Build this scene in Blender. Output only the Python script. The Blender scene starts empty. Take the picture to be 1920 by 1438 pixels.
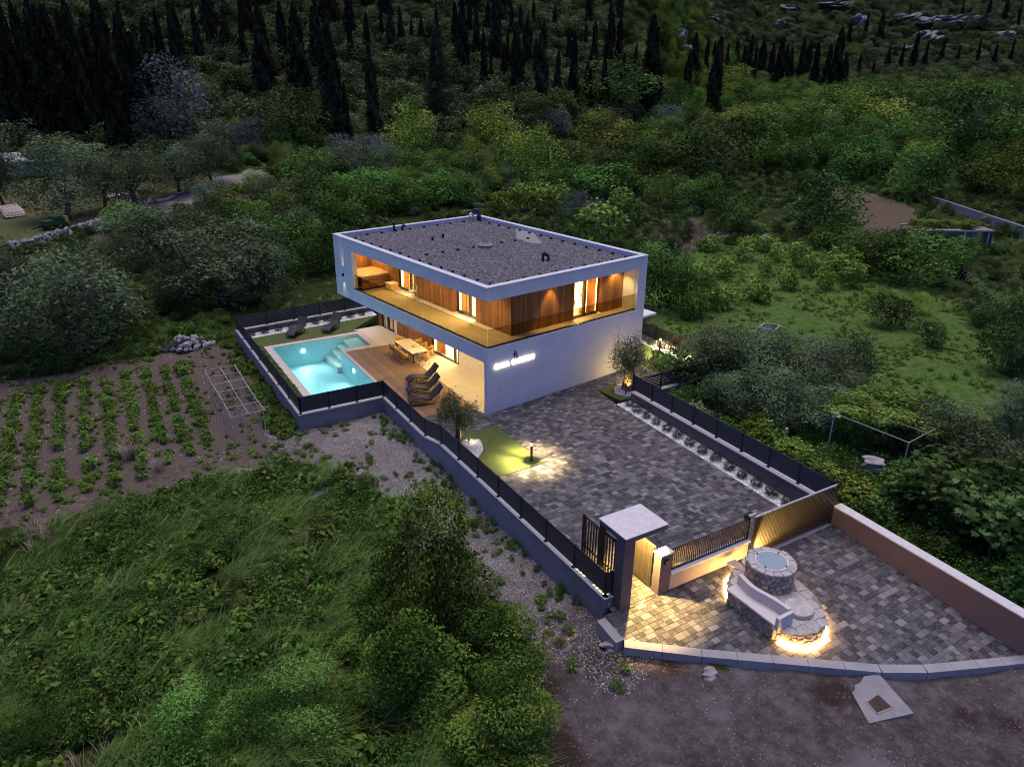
import bpy, bmesh, math, random
import numpy as np
from mathutils import Vector, Matrix, Euler

R = math.radians
scene = bpy.context.scene
COL = scene.collection

# ------------------------------------------------------------------ camera, world, sun, exposure
cam_data = bpy.data.cameras.new('camera')
cam = bpy.data.objects.new('camera', cam_data)
COL.objects.link(cam)
scene.camera = cam
_yaw, _pitch, _roll = R(30.838), 0.39980, 0.00930
_f = Vector((math.sin(_yaw) * math.cos(_pitch), math.cos(_yaw) * math.cos(_pitch), -math.sin(_pitch)))
_r0 = Vector((math.cos(_yaw), -math.sin(_yaw), 0))
_u0 = _r0.cross(_f)
_r = _r0 * math.cos(_roll) + _u0 * math.sin(_roll)
_u = -_r0 * math.sin(_roll) + _u0 * math.cos(_roll)
_m = Matrix(((_r.x, _u.x, -_f.x, 0), (_r.y, _u.y, -_f.y, 0), (_r.z, _u.z, -_f.z, 0), (0, 0, 0, 1)))
cam.matrix_world = Matrix.Translation((-16.4453, -30.0006, 16.2072)) @ _m
cam_data.sensor_fit = 'HORIZONTAL'
cam_data.sensor_width = 36.0
cam_data.lens = 25.682
cam_data.clip_start = 0.2
cam_data.clip_end = 3000.0

world = bpy.data.worlds.new('World')
scene.world = world
world.use_nodes = True
wn = world.node_tree
wn.nodes.clear()
w_out = wn.nodes.new('ShaderNodeOutputWorld')
w_bg = wn.nodes.new('ShaderNodeBackground')
w_sky = wn.nodes.new('ShaderNodeTexSky')
w_sky.sky_type = 'NISHITA'
w_sky.sun_disc = False
w_sky.sun_elevation = R(78)
w_sky.sun_rotation = R(40)
w_sky.altitude = 50
w_sky.ozone_density = 3.0
w_mul = wn.nodes.new('ShaderNodeMix')
w_mul.data_type = 'RGBA'
w_mul.blend_type = 'MULTIPLY'
w_mul.inputs[0].default_value = 1.0
w_mul.inputs[7].default_value = (0.71, 0.755, 1.38, 1)
wn.links.new(w_sky.outputs[0], w_mul.inputs[6])
wn.links.new(w_mul.outputs[2], w_bg.inputs[0])
w_bg.inputs[1].default_value = 0.05
wn.links.new(w_bg.outputs[0], w_out.inputs[0])

sun_d = bpy.data.lights.new('sun', 'SUN')
sun_d.energy = 1.25
sun_d.angle = R(50)
sun_d.color = (1.0, 0.88, 0.68)
sun = bpy.data.objects.new('sun', sun_d)
COL.objects.link(sun)
sun.rotation_euler = (-Vector((math.sin(R(40)) * math.cos(R(78)), math.cos(R(40)) * math.cos(R(78)), math.sin(R(78))))).to_track_quat('-Z', 'Y').to_euler()

scene.view_settings.view_transform = 'Standard'
scene.view_settings.look = 'None'
scene.view_settings.exposure = 1.0
scene.view_settings.gamma = 1.0
scene.view_settings.use_curve_mapping = False
scene.render.engine = 'CYCLES'
cy = scene.cycles
cy.use_denoising = True
cy.use_adaptive_sampling = True
cy.adaptive_threshold = 0.02
cy.max_bounces = 6
cy.diffuse_bounces = 3
cy.glossy_bounces = 2
cy.transmission_bounces = 4
cy.transparent_max_bounces = 12
cy.caustics_reflective = False
cy.caustics_refractive = False
cy.sample_clamp_indirect = 6.0
cy.use_light_tree = True
cy.filter_width = 1.0

# ------------------------------------------------------------------ helpers
def props(o, label=None, cat=None, group=None, kind=None):
    if label: o['label'] = label
    if cat: o['category'] = cat
    if group: o['group'] = group
    if kind: o['kind'] = kind
    return o

def link(name, data, parent=None, loc=None, rot=None, scale=None):
    o = bpy.data.objects.new(name, data)
    COL.objects.link(o)
    if parent is not None: o.parent = parent
    if loc is not None: o.location = loc
    if rot is not None: o.rotation_euler = rot
    if scale is not None: o.scale = scale if hasattr(scale, '__len__') else (scale,) * 3
    return o

def thing(name, label, cat, loc=(0, 0, 0), rotz=0, group=None):
    o = link(name, None, None, loc, (0, 0, rotz))
    o.empty_display_size = 0.2
    return props(o, label, cat, group)

def dup_tree(o, parent=None):
    c = o.copy()
    COL.objects.link(c)
    if parent is not None: c.parent = parent
    for ch in list(o.children):
        dup_tree(ch, c)
    return c

class MB:
    def __init__(s):
        s.v = []; s.f = []
    def add(s, vs, fs):
        b = len(s.v)
        s.v.extend(tuple(p) for p in vs)
        s.f.extend(tuple(i + b for i in f) for f in fs)
        return s
    def box(s, x0, y0, z0, x1, y1, z1):
        return s.add([(x0, y0, z0), (x1, y0, z0), (x1, y1, z0), (x0, y1, z0), (x0, y0, z1), (x1, y0, z1), (x1, y1, z1), (x0, y1, z1)],
                     [(3, 2, 1, 0), (4, 5, 6, 7), (0, 1, 5, 4), (1, 2, 6, 5), (2, 3, 7, 6), (3, 0, 4, 7)])
    def prism(s, poly, z0, z1):
        n = len(poly)
        zb = z0 if hasattr(z0, '__len__') else [z0] * n
        zt = z1 if hasattr(z1, '__len__') else [z1] * n
        a = sum(poly[i][0] * poly[(i + 1) % n][1] - poly[(i + 1) % n][0] * poly[i][1] for i in range(n))
        idx = list(range(n)) if a > 0 else list(range(n))[::-1]
        vs = [(poly[i][0], poly[i][1], zb[i]) for i in idx] + [(poly[i][0], poly[i][1], zt[i]) for i in idx]
        fs = [tuple(range(n))[::-1], tuple(range(n, 2 * n))] + [(i, (i + 1) % n, n + (i + 1) % n, n + i) for i in range(n)]
        return s.add(vs, fs)
    def bar(s, p0, p1, w, h=None):
        h = h or w
        a, b = Vector(p0), Vector(p1)
        d = (b - a).normalized()
        up = Vector((0, 0, 1)) if abs(d.z) < 0.95 else Vector((1, 0, 0))
        x = d.cross(up).normalized() * (w / 2)
        y = x.cross(d).normalized() * (h / 2)
        vs = [a - x - y, a + x - y, a + x + y, a - x + y, b - x - y, b + x - y, b + x + y, b - x + y]
        return s.add(vs, [(3, 2, 1, 0), (4, 5, 6, 7), (0, 1, 5, 4), (1, 2, 6, 5), (2, 3, 7, 6), (3, 0, 4, 7)])
    def tube(s, pts, r, n=8, cap=True):
        pts = [Vector(p) for p in pts]
        rs = r if hasattr(r, '__len__') else [r] * len(pts)
        rings = []
        for i, p in enumerate(pts):
            d = (pts[min(i + 1, len(pts) - 1)] - pts[max(i - 1, 0)]).normalized()
            up = Vector((0, 0, 1)) if abs(d.z) < 0.9 else Vector((1, 0, 0))
            x = d.cross(up).normalized(); y = x.cross(d).normalized()
            rings.append([p + (x * math.cos(2 * math.pi * k / n) + y * math.sin(2 * math.pi * k / n)) * rs[i] for k in range(n)])
        vs = [q for ring in rings for q in ring]; fs = []
        for i in range(len(pts) - 1):
            for k in range(n):
                a = i * n + k; b = i * n + (k + 1) % n
                fs.append((a, a + n, b + n, b))
        if cap:
            fs.append(tuple(range(n))); fs.append(tuple(range((len(pts) - 1) * n, len(pts) * n))[::-1])
        return s.add(vs, fs)
    def lathe(s, prof, n=24, c=(0, 0)):
        vs = []; fs = []
        for (r, z) in prof:
            for k in range(n):
                t = 2 * math.pi * k / n
                vs.append((c[0] + r * math.cos(t), c[1] + r * math.sin(t), z))
        for i in range(len(prof) - 1):
            for k in range(n):
                a = i * n + k; b = i * n + (k + 1) % n
                fs.append((a, b, b + n, a + n))
        fs.append(tuple(range(n))[::-1]); fs.append(tuple(range((len(prof) - 1) * n, len(prof) * n)))
        return s.add(vs, fs)
    def mesh(s, name, m=None, smooth=False):
        me = bpy.data.meshes.new(name)
        me.from_pydata(s.v, [], s.f)
        if m: me.materials.append(m)
        if smooth: me.polygons.foreach_set('use_smooth', [True] * len(me.polygons))
        me.update()
        return me
    def build(s, name, m, parent=None, loc=None, rot=None, smooth=False, bevel=0):
        o = link(name, s.mesh(name, m, smooth), parent, loc, rot)
        if bevel:
            b = o.modifiers.new('bevel', 'BEVEL'); b.width = bevel; b.segments = 2; b.limit_method = 'ANGLE'
        return o

def np_mesh(name, verts, quads, m, face_attr=None, smooth=False, n=4):
    me = bpy.data.meshes.new(name)
    verts = np.ascontiguousarray(verts, dtype=np.float32); quads = np.ascontiguousarray(quads, dtype=np.int32)
    me.vertices.add(len(verts)); me.vertices.foreach_set('co', verts.ravel())
    me.loops.add(quads.size); me.loops.foreach_set('vertex_index', quads.ravel())
    me.polygons.add(len(quads))
    me.polygons.foreach_set('loop_start', np.arange(len(quads), dtype=np.int32) * n)
    if m: me.materials.append(m)
    if smooth: me.polygons.foreach_set('use_smooth', np.ones(len(quads), dtype=bool))
    me.update(calc_edges=True)
    for k, a in (face_attr or {}).items():
        at = me.attributes.new(k, 'FLOAT', 'FACE'); at.data.foreach_set('value', np.ascontiguousarray(a, dtype=np.float32))
    return me

def clip_poly(poly, conv):
    """clip a polygon by a convex counter-clockwise polygon"""
    out = list(poly)
    n = len(conv)
    for i in range(n):
        ax, ay = conv[i]; bx, by = conv[(i + 1) % n]
        src = out; out = []
        if not src: return []
        def side(p): return (bx - ax) * (p[1] - ay) - (by - ay) * (p[0] - ax)
        for j in range(len(src)):
            p, q = src[j], src[(j + 1) % len(src)]
            sp, sq = side(p), side(q)
            if sp >= 0: out.append(p)
            if (sp >= 0) != (sq >= 0):
                t = sp / (sp - sq)
                out.append((p[0] + (q[0] - p[0]) * t, p[1] + (q[1] - p[1]) * t))
    return out

def area(p):
    return 0.5 * sum(p[i][0] * p[(i + 1) % len(p)][1] - p[(i + 1) % len(p)][0] * p[i][1] for i in range(len(p)))

def in_poly(px, py, poly):
    px = np.asarray(px, float); py = np.asarray(py, float)
    c = np.zeros(px.shape, bool)
    n = len(poly)
    for i in range(n):
        x0, y0 = poly[i]; x1, y1 = poly[(i + 1) % n]
        if y0 == y1: continue
        cond = ((y0 > py) != (y1 > py)) & (px < (x1 - x0) * (py - y0) / (y1 - y0) + x0)
        c ^= cond
    return c

def poly_dist(px, py, poly):
    """distance to a polygon's outline, positive inside"""
    px = np.asarray(px, float); py = np.asarray(py, float)
    d = np.full(px.shape, 1e9)
    n = len(poly)
    for i in range(n):
        x0, y0 = poly[i]; x1, y1 = poly[(i + 1) % n]
        L = (x1 - x0) ** 2 + (y1 - y0) ** 2 + 1e-12
        t = np.clip(((px - x0) * (x1 - x0) + (py - y0) * (y1 - y0)) / L, 0, 1)
        d = np.minimum(d, np.hypot(px - x0 - t * (x1 - x0), py - y0 - t * (y1 - y0)))
    return np.where(in_poly(px, py, poly), d, -d)

def sst(x):
    x = np.clip(x, 0, 1)
    return x * x * (3 - 2 * x)

# ------------------------------------------------------------------ materials
def nd(t, k, **kw):
    n = t.nodes.new(k)
    for a, v in kw.items(): setattr(n, a, v)
    return n

def mix_rgb(t, fac, a, b, mode='MIX'):
    n = nd(t, 'ShaderNodeMix', data_type='RGBA', blend_type=mode)
    for i, x in ((0, fac), (6, a), (7, b)):
        if isinstance(x, bpy.types.NodeSocket): t.links.new(x, n.inputs[i])
        elif i == 0: n.inputs[0].default_value = x
        else: n.inputs[i].default_value = (*x[:3], 1)
    return n.outputs[2]

def math_n(t, op, a, b=None):
    n = nd(t, 'ShaderNodeMath', operation=op)
    for i, x in ((0, a), (1, b)):
        if x is None: continue
        if isinstance(x, bpy.types.NodeSocket): t.links.new(x, n.inputs[i])
        else: n.inputs[i].default_value = x
    return n.outputs[0]

def ramp(t, fac, stops):
    n = nd(t, 'ShaderNodeValToRGB')
    e = n.color_ramp.elements
    while len(e) < len(stops): e.new(0.5)
    for i, (p, c) in enumerate(stops):
        e[i].position = p
        e[i].color = (*c[:3], 1) if hasattr(c, '__len__') else (c, c, c, 1)
    t.links.new(fac, n.inputs[0])
    return n.outputs[0]

def noise(t, scale, detail=4, rough=0.6, coord=None, stretch=None):
    n = nd(t, 'ShaderNodeTexNoise')
    n.inputs['Scale'].default_value = scale; n.inputs['Detail'].default_value = detail; n.inputs['Roughness'].default_value = rough
    if coord is None: coord = nd(t, 'ShaderNodeTexCoord').outputs['Object']
    if stretch:
        mp = nd(t, 'ShaderNodeMapping'); mp.inputs['Scale'].default_value = stretch
        t.links.new(coord, mp.inputs[0]); coord = mp.outputs[0]
    t.links.new(coord, n.inputs['Vector'])
    return n.outputs[0]

def new_mat(name):
    m = bpy.data.materials.new(name); m.use_nodes = True
    t = m.node_tree; t.nodes.clear()
    out = nd(t, 'ShaderNodeOutputMaterial'); b = nd(t, 'ShaderNodeBsdfPrincipled')
    t.links.new(b.outputs[0], out.inputs[0])
    return m, t, b, out

def bump(t, b, h, strength, dist=0.02):
    n = nd(t, 'ShaderNodeBump'); n.inputs['Strength'].default_value = strength; n.inputs['Distance'].default_value = dist
    t.links.new(h, n.inputs['Height']); t.links.new(n.outputs[0], b.inputs['Normal'])

def simple(name, col, rough=0.6, metal=0.0, var=0.12, vscale=3.0, bscale=None, bstr=0.2, stretch=None, objrand=0.0, spec=0.4):
    m, t, b, out = new_mat(name)
    n = noise(t, vscale, 5, 0.65, stretch=stretch)
    lo = tuple(c * (1 - var) for c in col); hi = tuple(min(1, c * (1 + var)) for c in col)
    c = ramp(t, n, [(0.3, lo), (0.7, hi)])
    if objrand:
        oi = nd(t, 'ShaderNodeObjectInfo')
        k = math_n(t, 'ADD', math_n(t, 'MULTIPLY', oi.outputs['Random'], 2 * objrand), 1 - objrand)
        cc = nd(t, 'ShaderNodeVectorMath', operation='SCALE'); t.links.new(c, cc.inputs[0]); t.links.new(k, cc.inputs['Scale']); c = cc.outputs[0]
    t.links.new(c, b.inputs['Base Color'])
    b.inputs['Roughness'].default_value = rough; b.inputs['Metallic'].default_value = metal
    b.inputs['Specular IOR Level'].default_value = spec
    if bscale: bump(t, b, noise(t, bscale, 6, 0.7, stretch=stretch), bstr)
    return m

def emit(name, col, strength, base=(0.8, 0.8, 0.8)):
    m, t, b, out = new_mat(name)
    b.inputs['Base Color'].default_value = (*base, 1)
    b.inputs['Emission Color'].default_value = (*col, 1); b.inputs['Emission Strength'].default_value = strength
    return m

def leaf_mat(name, dark, light, objvar=0.25, transl=0.2, rough=0.7, far=False):
    m, t, b, out = new_mat(name)
    at = nd(t, 'ShaderNodeAttribute', attribute_name='tint')
    oi = nd(t, 'ShaderNodeObjectInfo')
    light = (light[0] * 1.45, light[1] * 1.28, light[2] * 1.55)
    c = ramp(t, at.outputs['Fac'], [(0.0, dark), (0.55, tuple((a + b_) / 2 for a, b_ in zip(dark, light))), (1.0, light)])
    hs = nd(t, 'ShaderNodeHueSaturation')
    t.links.new(math_n(t, 'ADD', math_n(t, 'MULTIPLY', oi.outputs['Random'], 0.034), 0.478), hs.inputs['Hue'])
    t.links.new(math_n(t, 'ADD', math_n(t, 'MULTIPLY', oi.outputs['Random'], 2 * objvar), 1 - objvar), hs.inputs['Value'])
    t.links.new(c, hs.inputs['Color'])
    t.links.new(hs.outputs[0], b.inputs['Base Color'])
    b.inputs['Roughness'].default_value = rough; b.inputs['Specular IOR Level'].default_value = 0.04
    if transl:
        tr = nd(t, 'ShaderNodeBsdfTranslucent'); t.links.new(hs.outputs[0], tr.inputs[0])
        mx = nd(t, 'ShaderNodeMixShader'); mx.inputs[0].default_value = transl
        t.links.new(b.outputs[0], mx.inputs[1]); t.links.new(tr.outputs[0], mx.inputs[2]); t.links.new(mx.outputs[0], out.inputs[0])
    return m

WARM = (1.0, 0.68, 0.23)
WARM2 = (1.0, 0.73, 0.34)

def plaster_mat():
    m, t, b, out = new_mat('white_plaster')
    n1 = noise(t, 0.7, 5, 0.6); n2 = noise(t, 6, 4, 0.6)
    c = ramp(t, n1, [(0.3, (0.70, 0.70, 0.71)), (0.7, (0.80, 0.80, 0.80))])
    c = mix_rgb(t, 0.15, c, ramp(t, n2, [(0.3, 0.6), (0.7, 0.9)]), 'MULTIPLY')
    t.links.new(c, b.inputs['Base Color']); b.inputs['Roughness'].default_value = 0.85; b.inputs['Specular IOR Level'].default_value = 0.2
    st = noise(t, 1.6, 5, 0.65, stretch=(1.2, 1.2, 0.12))
    c = mix_rgb(t, ramp(t, st, [(0.52, 0.0), (0.75, 0.22)]), c, (0.50, 0.49, 0.48))
    t.links.new(c, b.inputs['Base Color'])
    bump(t, b, noise(t, 90, 3, 0.7), 0.25, 0.004)
    return m

def wood_mat(name, col, axis_stretch, rough=0.5, objrand=0.2):
    return simple(name, col, rough, 0, 0.35, 2.2, 14, 0.25, axis_stretch, objrand, 0.35)

def paver_mat():
    m, t, b, out = new_mat('paver')
    at = nd(t, 'ShaderNodeAttribute', attribute_name='tint')
    oi = nd(t, 'ShaderNodeObjectInfo')
    geo = nd(t, 'ShaderNodeNewGeometry')
    f = math_n(t, 'FRACT', math_n(t, 'ADD', at.outputs['Fac'], math_n(t, 'MULTIPLY', oi.outputs['Random'], 1.0)))
    base = ramp(t, f, [(0.0, (0.034, 0.033, 0.039)), (0.4, (0.078, 0.074, 0.082)), (0.7, (0.125, 0.118, 0.127)), (0.9, (0.175, 0.166, 0.176)), (1.0, (0.25, 0.24, 0.25))])
    # each paver carries its own cloud of light and dark, streaked along one side
    off = nd(t, 'ShaderNodeCombineXYZ'); t.links.new(math_n(t, 'MULTIPLY', f, 37.0), off.inputs[2])
    ad = nd(t, 'ShaderNodeVectorMath', operation='ADD'); t.links.new(geo.outputs['Position'], ad.inputs[0]); t.links.new(off.outputs[0], ad.inputs[1])
    n1 = noise(t, 5.5, 4, 0.65, ad.outputs[0], (1, 2.6, 1)); n2 = noise(t, 60, 3, 0.7, geo.outputs['Position'])
    c = mix_rgb(t, ramp(t, n1, [(0.50, 0.0), (0.72, 0.6)]), base, (0.23, 0.215, 0.225))
    c = mix_rgb(t, ramp(t, n1, [(0.25, 0.6), (0.38, 0.0)]), c, (0.026, 0.025, 0.030))
    c = mix_rgb(t, 0.35, c, ramp(t, n2, [(0.3, 0.5), (0.7, 1.0)]), 'MULTIPLY')
    t.links.new(c, b.inputs['Base Color']); b.inputs['Roughness'].default_value = 0.8; b.inputs['Specular IOR Level'].default_value = 0.3
    bump(t, b, noise(t, 120, 4, 0.7, geo.outputs['Position']), 0.35, 0.004)
    return m

def water_mat():
    m, t, b, out = new_mat('pool_water')
    t.nodes.remove(b)
    fr = nd(t, 'ShaderNodeFresnel'); fr.inputs[0].default_value = 1.33
    g = nd(t, 'ShaderNodeBsdfGlossy'); g.inputs['Roughness'].default_value = 0.0
    tr = nd(t, 'ShaderNodeBsdfTransparent'); tr.inputs[0].default_value = (0.66, 0.95, 0.97, 1)
    bp = nd(t, 'ShaderNodeBump'); bp.inputs['Strength'].default_value = 0.35; bp.inputs['Distance'].default_value = 0.05
    t.links.new(noise(t, 2.2, 3, 0.5), bp.inputs['Height'])
    t.links.new(bp.outputs[0], g.inputs['Normal']); t.links.new(bp.outputs[0], fr.inputs['Normal'])
    mx = nd(t, 'ShaderNodeMixShader'); t.links.new(fr.outputs[0], mx.inputs[0]); t.links.new(tr.outputs[0], mx.inputs[1]); t.links.new(g.outputs[0], mx.inputs[2])
    t.links.new(mx.outputs[0], out.inputs[0])
    return m

def glass_mat(name, tint, refl=0.8):
    m, t, b, out = new_mat(name)
    t.nodes.remove(b)
    ge = nd(t, 'ShaderNodeNewGeometry')
    dp = nd(t, 'ShaderNodeVectorMath', operation='DOT_PRODUCT'); t.links.new(ge.outputs['Incoming'], dp.inputs[0]); t.links.new(ge.outputs['Normal'], dp.inputs[1])
    f = math_n(t, 'POWER', math_n(t, 'SUBTRACT', 1.0, math_n(t, 'ABSOLUTE', dp.outputs['Value'])), 5.0)
    f = math_n(t, 'MULTIPLY', math_n(t, 'ADD', math_n(t, 'MULTIPLY', f, 0.96), 0.04), refl)
    g = nd(t, 'ShaderNodeBsdfGlossy'); g.inputs['Roughness'].default_value = 0.0
    tr = nd(t, 'ShaderNodeBsdfTransparent'); tr.inputs[0].default_value = (*tint, 1)
    mx = nd(t, 'ShaderNodeMixShader'); t.links.new(f, mx.inputs[0]); t.links.new(tr.outputs[0], mx.inputs[1]); t.links.new(g.outputs[0], mx.inputs[2])
    t.links.new(mx.outputs[0], out.inputs[0])
    return m

M = {}
M['plaster'] = plaster_mat()
M['cream'] = simple('cream_and_lit_white_plaster', (0.78, 0.74, 0.66), 0.85, 0, 0.05, 2, 60, 0.1)
M['taupe'] = simple('taupe_render', (0.125, 0.102, 0.108), 0.9, 0, 0.10, 1.2, 80, 0.4)
M['grey_render'] = simple('grey_render', (0.215, 0.215, 0.245), 0.9, 0, 0.16, 0.8, 70, 0.4)
M['beige_and_lit_taupe_render'] = simple('beige_and_lit_taupe_render', (0.42, 0.36, 0.30), 0.9, 0, 0.08, 1.5, 80, 0.3)
M['cap_stone'] = simple('pale_cap_stone', (0.62, 0.59, 0.58), 0.8, 0, 0.1, 5, 60, 0.2)
M['cap_metal'] = simple('pale_parapet_metal', (0.66, 0.66, 0.68), 0.5, 0, 0.05, 3)
M['anthracite'] = simple('anthracite_metal', (0.030, 0.034, 0.045), 0.5, 0.0, 0.15, 4, objrand=0.15, spec=0.5)
M['bronze'] = simple('dark_bronze_metal', (0.075, 0.060, 0.042), 0.42, 0.3, 0.15, 4, objrand=0.12, spec=0.5)
M['black'] = simple('black_metal', (0.012, 0.012, 0.014), 0.45, 0, 0.1, 4)
M['clad'] = wood_mat('brown_wood_cladding', (0.29, 0.125, 0.042), (14, 14, 0.5), 0.5, 0.3)
M['deck'] = wood_mat('brown_deck_board', (0.23, 0.142, 0.092), (9, 0.6, 9), 0.6, 0.22)
M['tile'] = simple('cream_floor_tile', (0.60, 0.54, 0.46), 0.55, 0, 0.06, 2)
M['gravel_roof'] = None
M['paver'] = paver_mat()
M['joint'] = simple('dark_joint_sand', (0.05, 0.048, 0.05), 0.95, 0, 0.2, 20)
M['coping'] = simple('pink_grey_coping', (0.52, 0.46, 0.45), 0.75, 0, 0.08, 4, 50, 0.15)
M['pool_tile'] = simple('pool_lining', (0.52, 0.78, 0.79), 0.5, 0, 0.06, 3)
M['pool_step'] = simple('pool_step_lining', (0.62, 0.66, 0.58), 0.6, 0, 0.08, 4)
M['water'] = water_mat()
M['glass_rail'] = glass_mat('bronze_tinted_glass', (0.79, 0.73, 0.55))
M['glass'] = glass_mat('window_glass', (0.92, 0.93, 0.92))
M['window_frame'] = simple('brown_window_frame', (0.06, 0.042, 0.03), 0.45, 0.2, 0.1, 4)
def sheer(name, col):
    m, t, b, out = new_mat(name)
    b.inputs['Base Color'].default_value = (*col, 1); b.inputs['Roughness'].default_value = 0.9
    tr = nd(t, 'ShaderNodeBsdfTranslucent'); tr.inputs[0].default_value = (*col, 1)
    mx = nd(t, 'ShaderNodeMixShader'); mx.inputs[0].default_value = 0.55
    t.links.new(b.outputs[0], mx.inputs[1]); t.links.new(tr.outputs[0], mx.inputs[2]); t.links.new(mx.outputs[0], out.inputs[0])
    return m
M['curtain'] = sheer('tan_curtain', (0.62, 0.34, 0.13))
M['curtain_white'] = sheer('pale_curtain', (0.85, 0.74, 0.54))
M['white_paint'] = simple('white_paint', (0.75, 0.74, 0.72), 0.5, 0, 0.04, 4)
M['wicker'] = simple('honey_woven_rope', (0.62, 0.36, 0.11), 0.75, 0, 0.2, 60, 160, 0.5)
M['table_top'] = simple('pale_table_top', (0.66, 0.58, 0.47), 0.5, 0, 0.1, 5, stretch=(1, 12, 1))
M['rattan'] = simple('dark_rattan', (0.030, 0.024, 0.028), 0.55, 0, 0.25, 70, 140, 0.5)
M['concrete'] = simple('pale_concrete', (0.25, 0.24, 0.25), 0.9, 0, 0.14, 3, 40, 0.4)
M['kerb'] = simple('kerb_concrete', (0.32, 0.31, 0.32), 0.9, 0, 0.12, 2, 50, 0.3)
M['stone'] = simple('rubble_stone', (0.38, 0.32, 0.255), 0.9, 0, 0.30, 4, 18, 0.7, objrand=0.3)
M['stone_flat'] = simple('pale_stone_slab', (0.46, 0.42, 0.40), 0.85, 0, 0.22, 4, 30, 0.5, objrand=0.1)
M['mortar'] = simple('mortar', (0.24, 0.21, 0.19), 0.95, 0, 0.2, 12, 40, 0.5)
M['bench'] = simple('smooth_bench_stone', (0.60, 0.56, 0.55), 0.75, 0, 0.06, 4, 40, 0.1)
M['well_glass'] = simple('frosted_well_glass', (0.30, 0.36, 0.38), 0.25, 0, 0.08, 5, spec=0.6)
M['old_rock'] = simple('weathered_rock', (0.34, 0.31, 0.32), 0.95, 0, 0.4, 2.5, 9, 0.9, objrand=0.15)
M['limestone'] = simple('pale_limestone', (0.20, 0.195, 0.205), 0.95, 0, 0.6, 0.5, 2, 1.0)
M['bark'] = simple('grey_bark', (0.11, 0.09, 0.075), 0.95, 0, 0.4, 6, 20, 0.8, (3, 3, 0.6))
M['bark_gold'] = simple('olive_bark', (0.26, 0.19, 0.12), 0.95, 0, 0.4, 6, 18, 0.9, (3, 3, 0.6))
M['cane'] = simple('dry_cane', (0.42, 0.35, 0.30), 0.8, 0, 0.2, 10, objrand=0.25)
M['pipe'] = simple('galvanised_pipe', (0.42, 0.43, 0.45), 0.5, 0.3, 0.15, 5)
M['led'] = emit('led_strip', (1.0, 0.55, 0.16), 46.0)
M['bollard_glow'] = emit('bollard_glow', (1.0, 0.68, 0.28), 60.0)
M['lamp_glow'] = emit('lamp_glow', (1.0, 0.72, 0.40), 14.0)
M['sign_glow'] = emit('sign_letter_light', (1.0, 0.86, 0.70), 5.0)
M['pool_lamp'] = emit('pool_lamp_glass', (0.80, 1.0, 0.98), 28.0)

def lamp(kind, name, parent, loc, power, color=WARM, target=None, size=0.05, angle=60, blend=0.5, shape=None, sx=1, sy=1):
    d = bpy.data.lights.new(name, kind)
    d.energy = power; d.color = color
    if kind in ('POINT', 'SPOT'): d.shadow_soft_size = size
    if kind == 'SPOT': d.spot_size = R(angle); d.spot_blend = blend
    if kind == 'AREA': d.shape = 'RECTANGLE'; d.size = sx; d.size_y = sy
    o = link(name, d, parent, loc)
    if target is not None:
        o.rotation_euler = (Vector(target) - Vector(loc)).to_track_quat('-Z', 'Y').to_euler()
    return o
# ------------------------------------------------------------------ terrain
TH = R(8.5)
CT, ST = math.cos(TH), math.sin(TH)
def hw(x, y):            # house axes -> plot axes
    return (x * CT - y * ST, x * ST + y * CT)

PLOT = [(-8.4, 4.75), (-3.86, 4.75), (-3.86, -14.95), (-4.1, -15.4), (-4.15, -16.5), (-2.3, -17.9), (2.1, -20.95), (3.3, -21.6), (6.75, -22.95),
        (7.2, -15.4), (7.75, -2.3), (15.4, -2.3), (15.4, 22.4), (-8.4, 20.4)]
GRAVEL = [(-3.7, 4.7), (-8.5, 4.7), (-9.8, 5.6), (-10.6, 3.0), (-11.2, 0.6), (-10.4, -2.0), (-9.0, -4.0), (-8.0, -6.0), (-7.2, -9.0), (-6.7, -12.5), (-6.5, -15.5), (-5.5, -18), (-3.6, -17.6), (-3.6, -14)]
ROAD = [(-3.6, -13.6), (-5.0, -13.0), (-6.6, -14.0), (-8.6, -17.0), (-9.6, -20.0), (-11, -24), (-14, -30), (6, -36), (40, -44), (30, -34), (16, -27.5), (7.2, -23.2), (6.3, -22.6), (2, -20.6), (-3.6, -16.8)]
FIELD = [(-27, 19.5), (-13.2, 20.0), (-9.2, 20.2), (-9.0, 5.2), (-8.6, 4.2), (-7.4, -1.4), (-9.2, 1.2), (-12.4, 1.8), (-15.6, 1.2), (-21.5, 1.8), (-28, 0.5)]
LAWN_R = [(15.9, 4.6), (21.7, 13.8), (29.7, 21.5), (38.9, 26.5), (49.0, 24.7), (50.6, 17.7), (44.5, 0.9), (36, -5), (29.7, -11.1), (23.4, -14.0), (20, -8), (16, -3)]
SOIL_R = [(85.4, 46.6), (89.0, 43.3), (84.5, 34.8), (81.6, 28.4), (70.3, 20.0), (62.7, 17.9), (53.7, 15.9), (55.5, 19.6), (64.6, 24.6), (73, 34)]
PATH_L = [(-16.2, 65.7), (-13.4, 76.8), (-10.2, 81.9), (-10.4, 88.5), (-4.4, 83.1), (4.3, 95.5), (12.4, 97.9), (10.5, 91.9), (3.9, 85.3), (-4.9, 75.1), (-9.9, 71.9), (-13.5, 66.6)]
YARD_L = [(-40, 74.9), (-26, 126), (-0.3, 112), (5.2, 95.6), (-9.2, 76), (-15.1, 68.3), (-23.6, 58.2), (-40, 45)]

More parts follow.
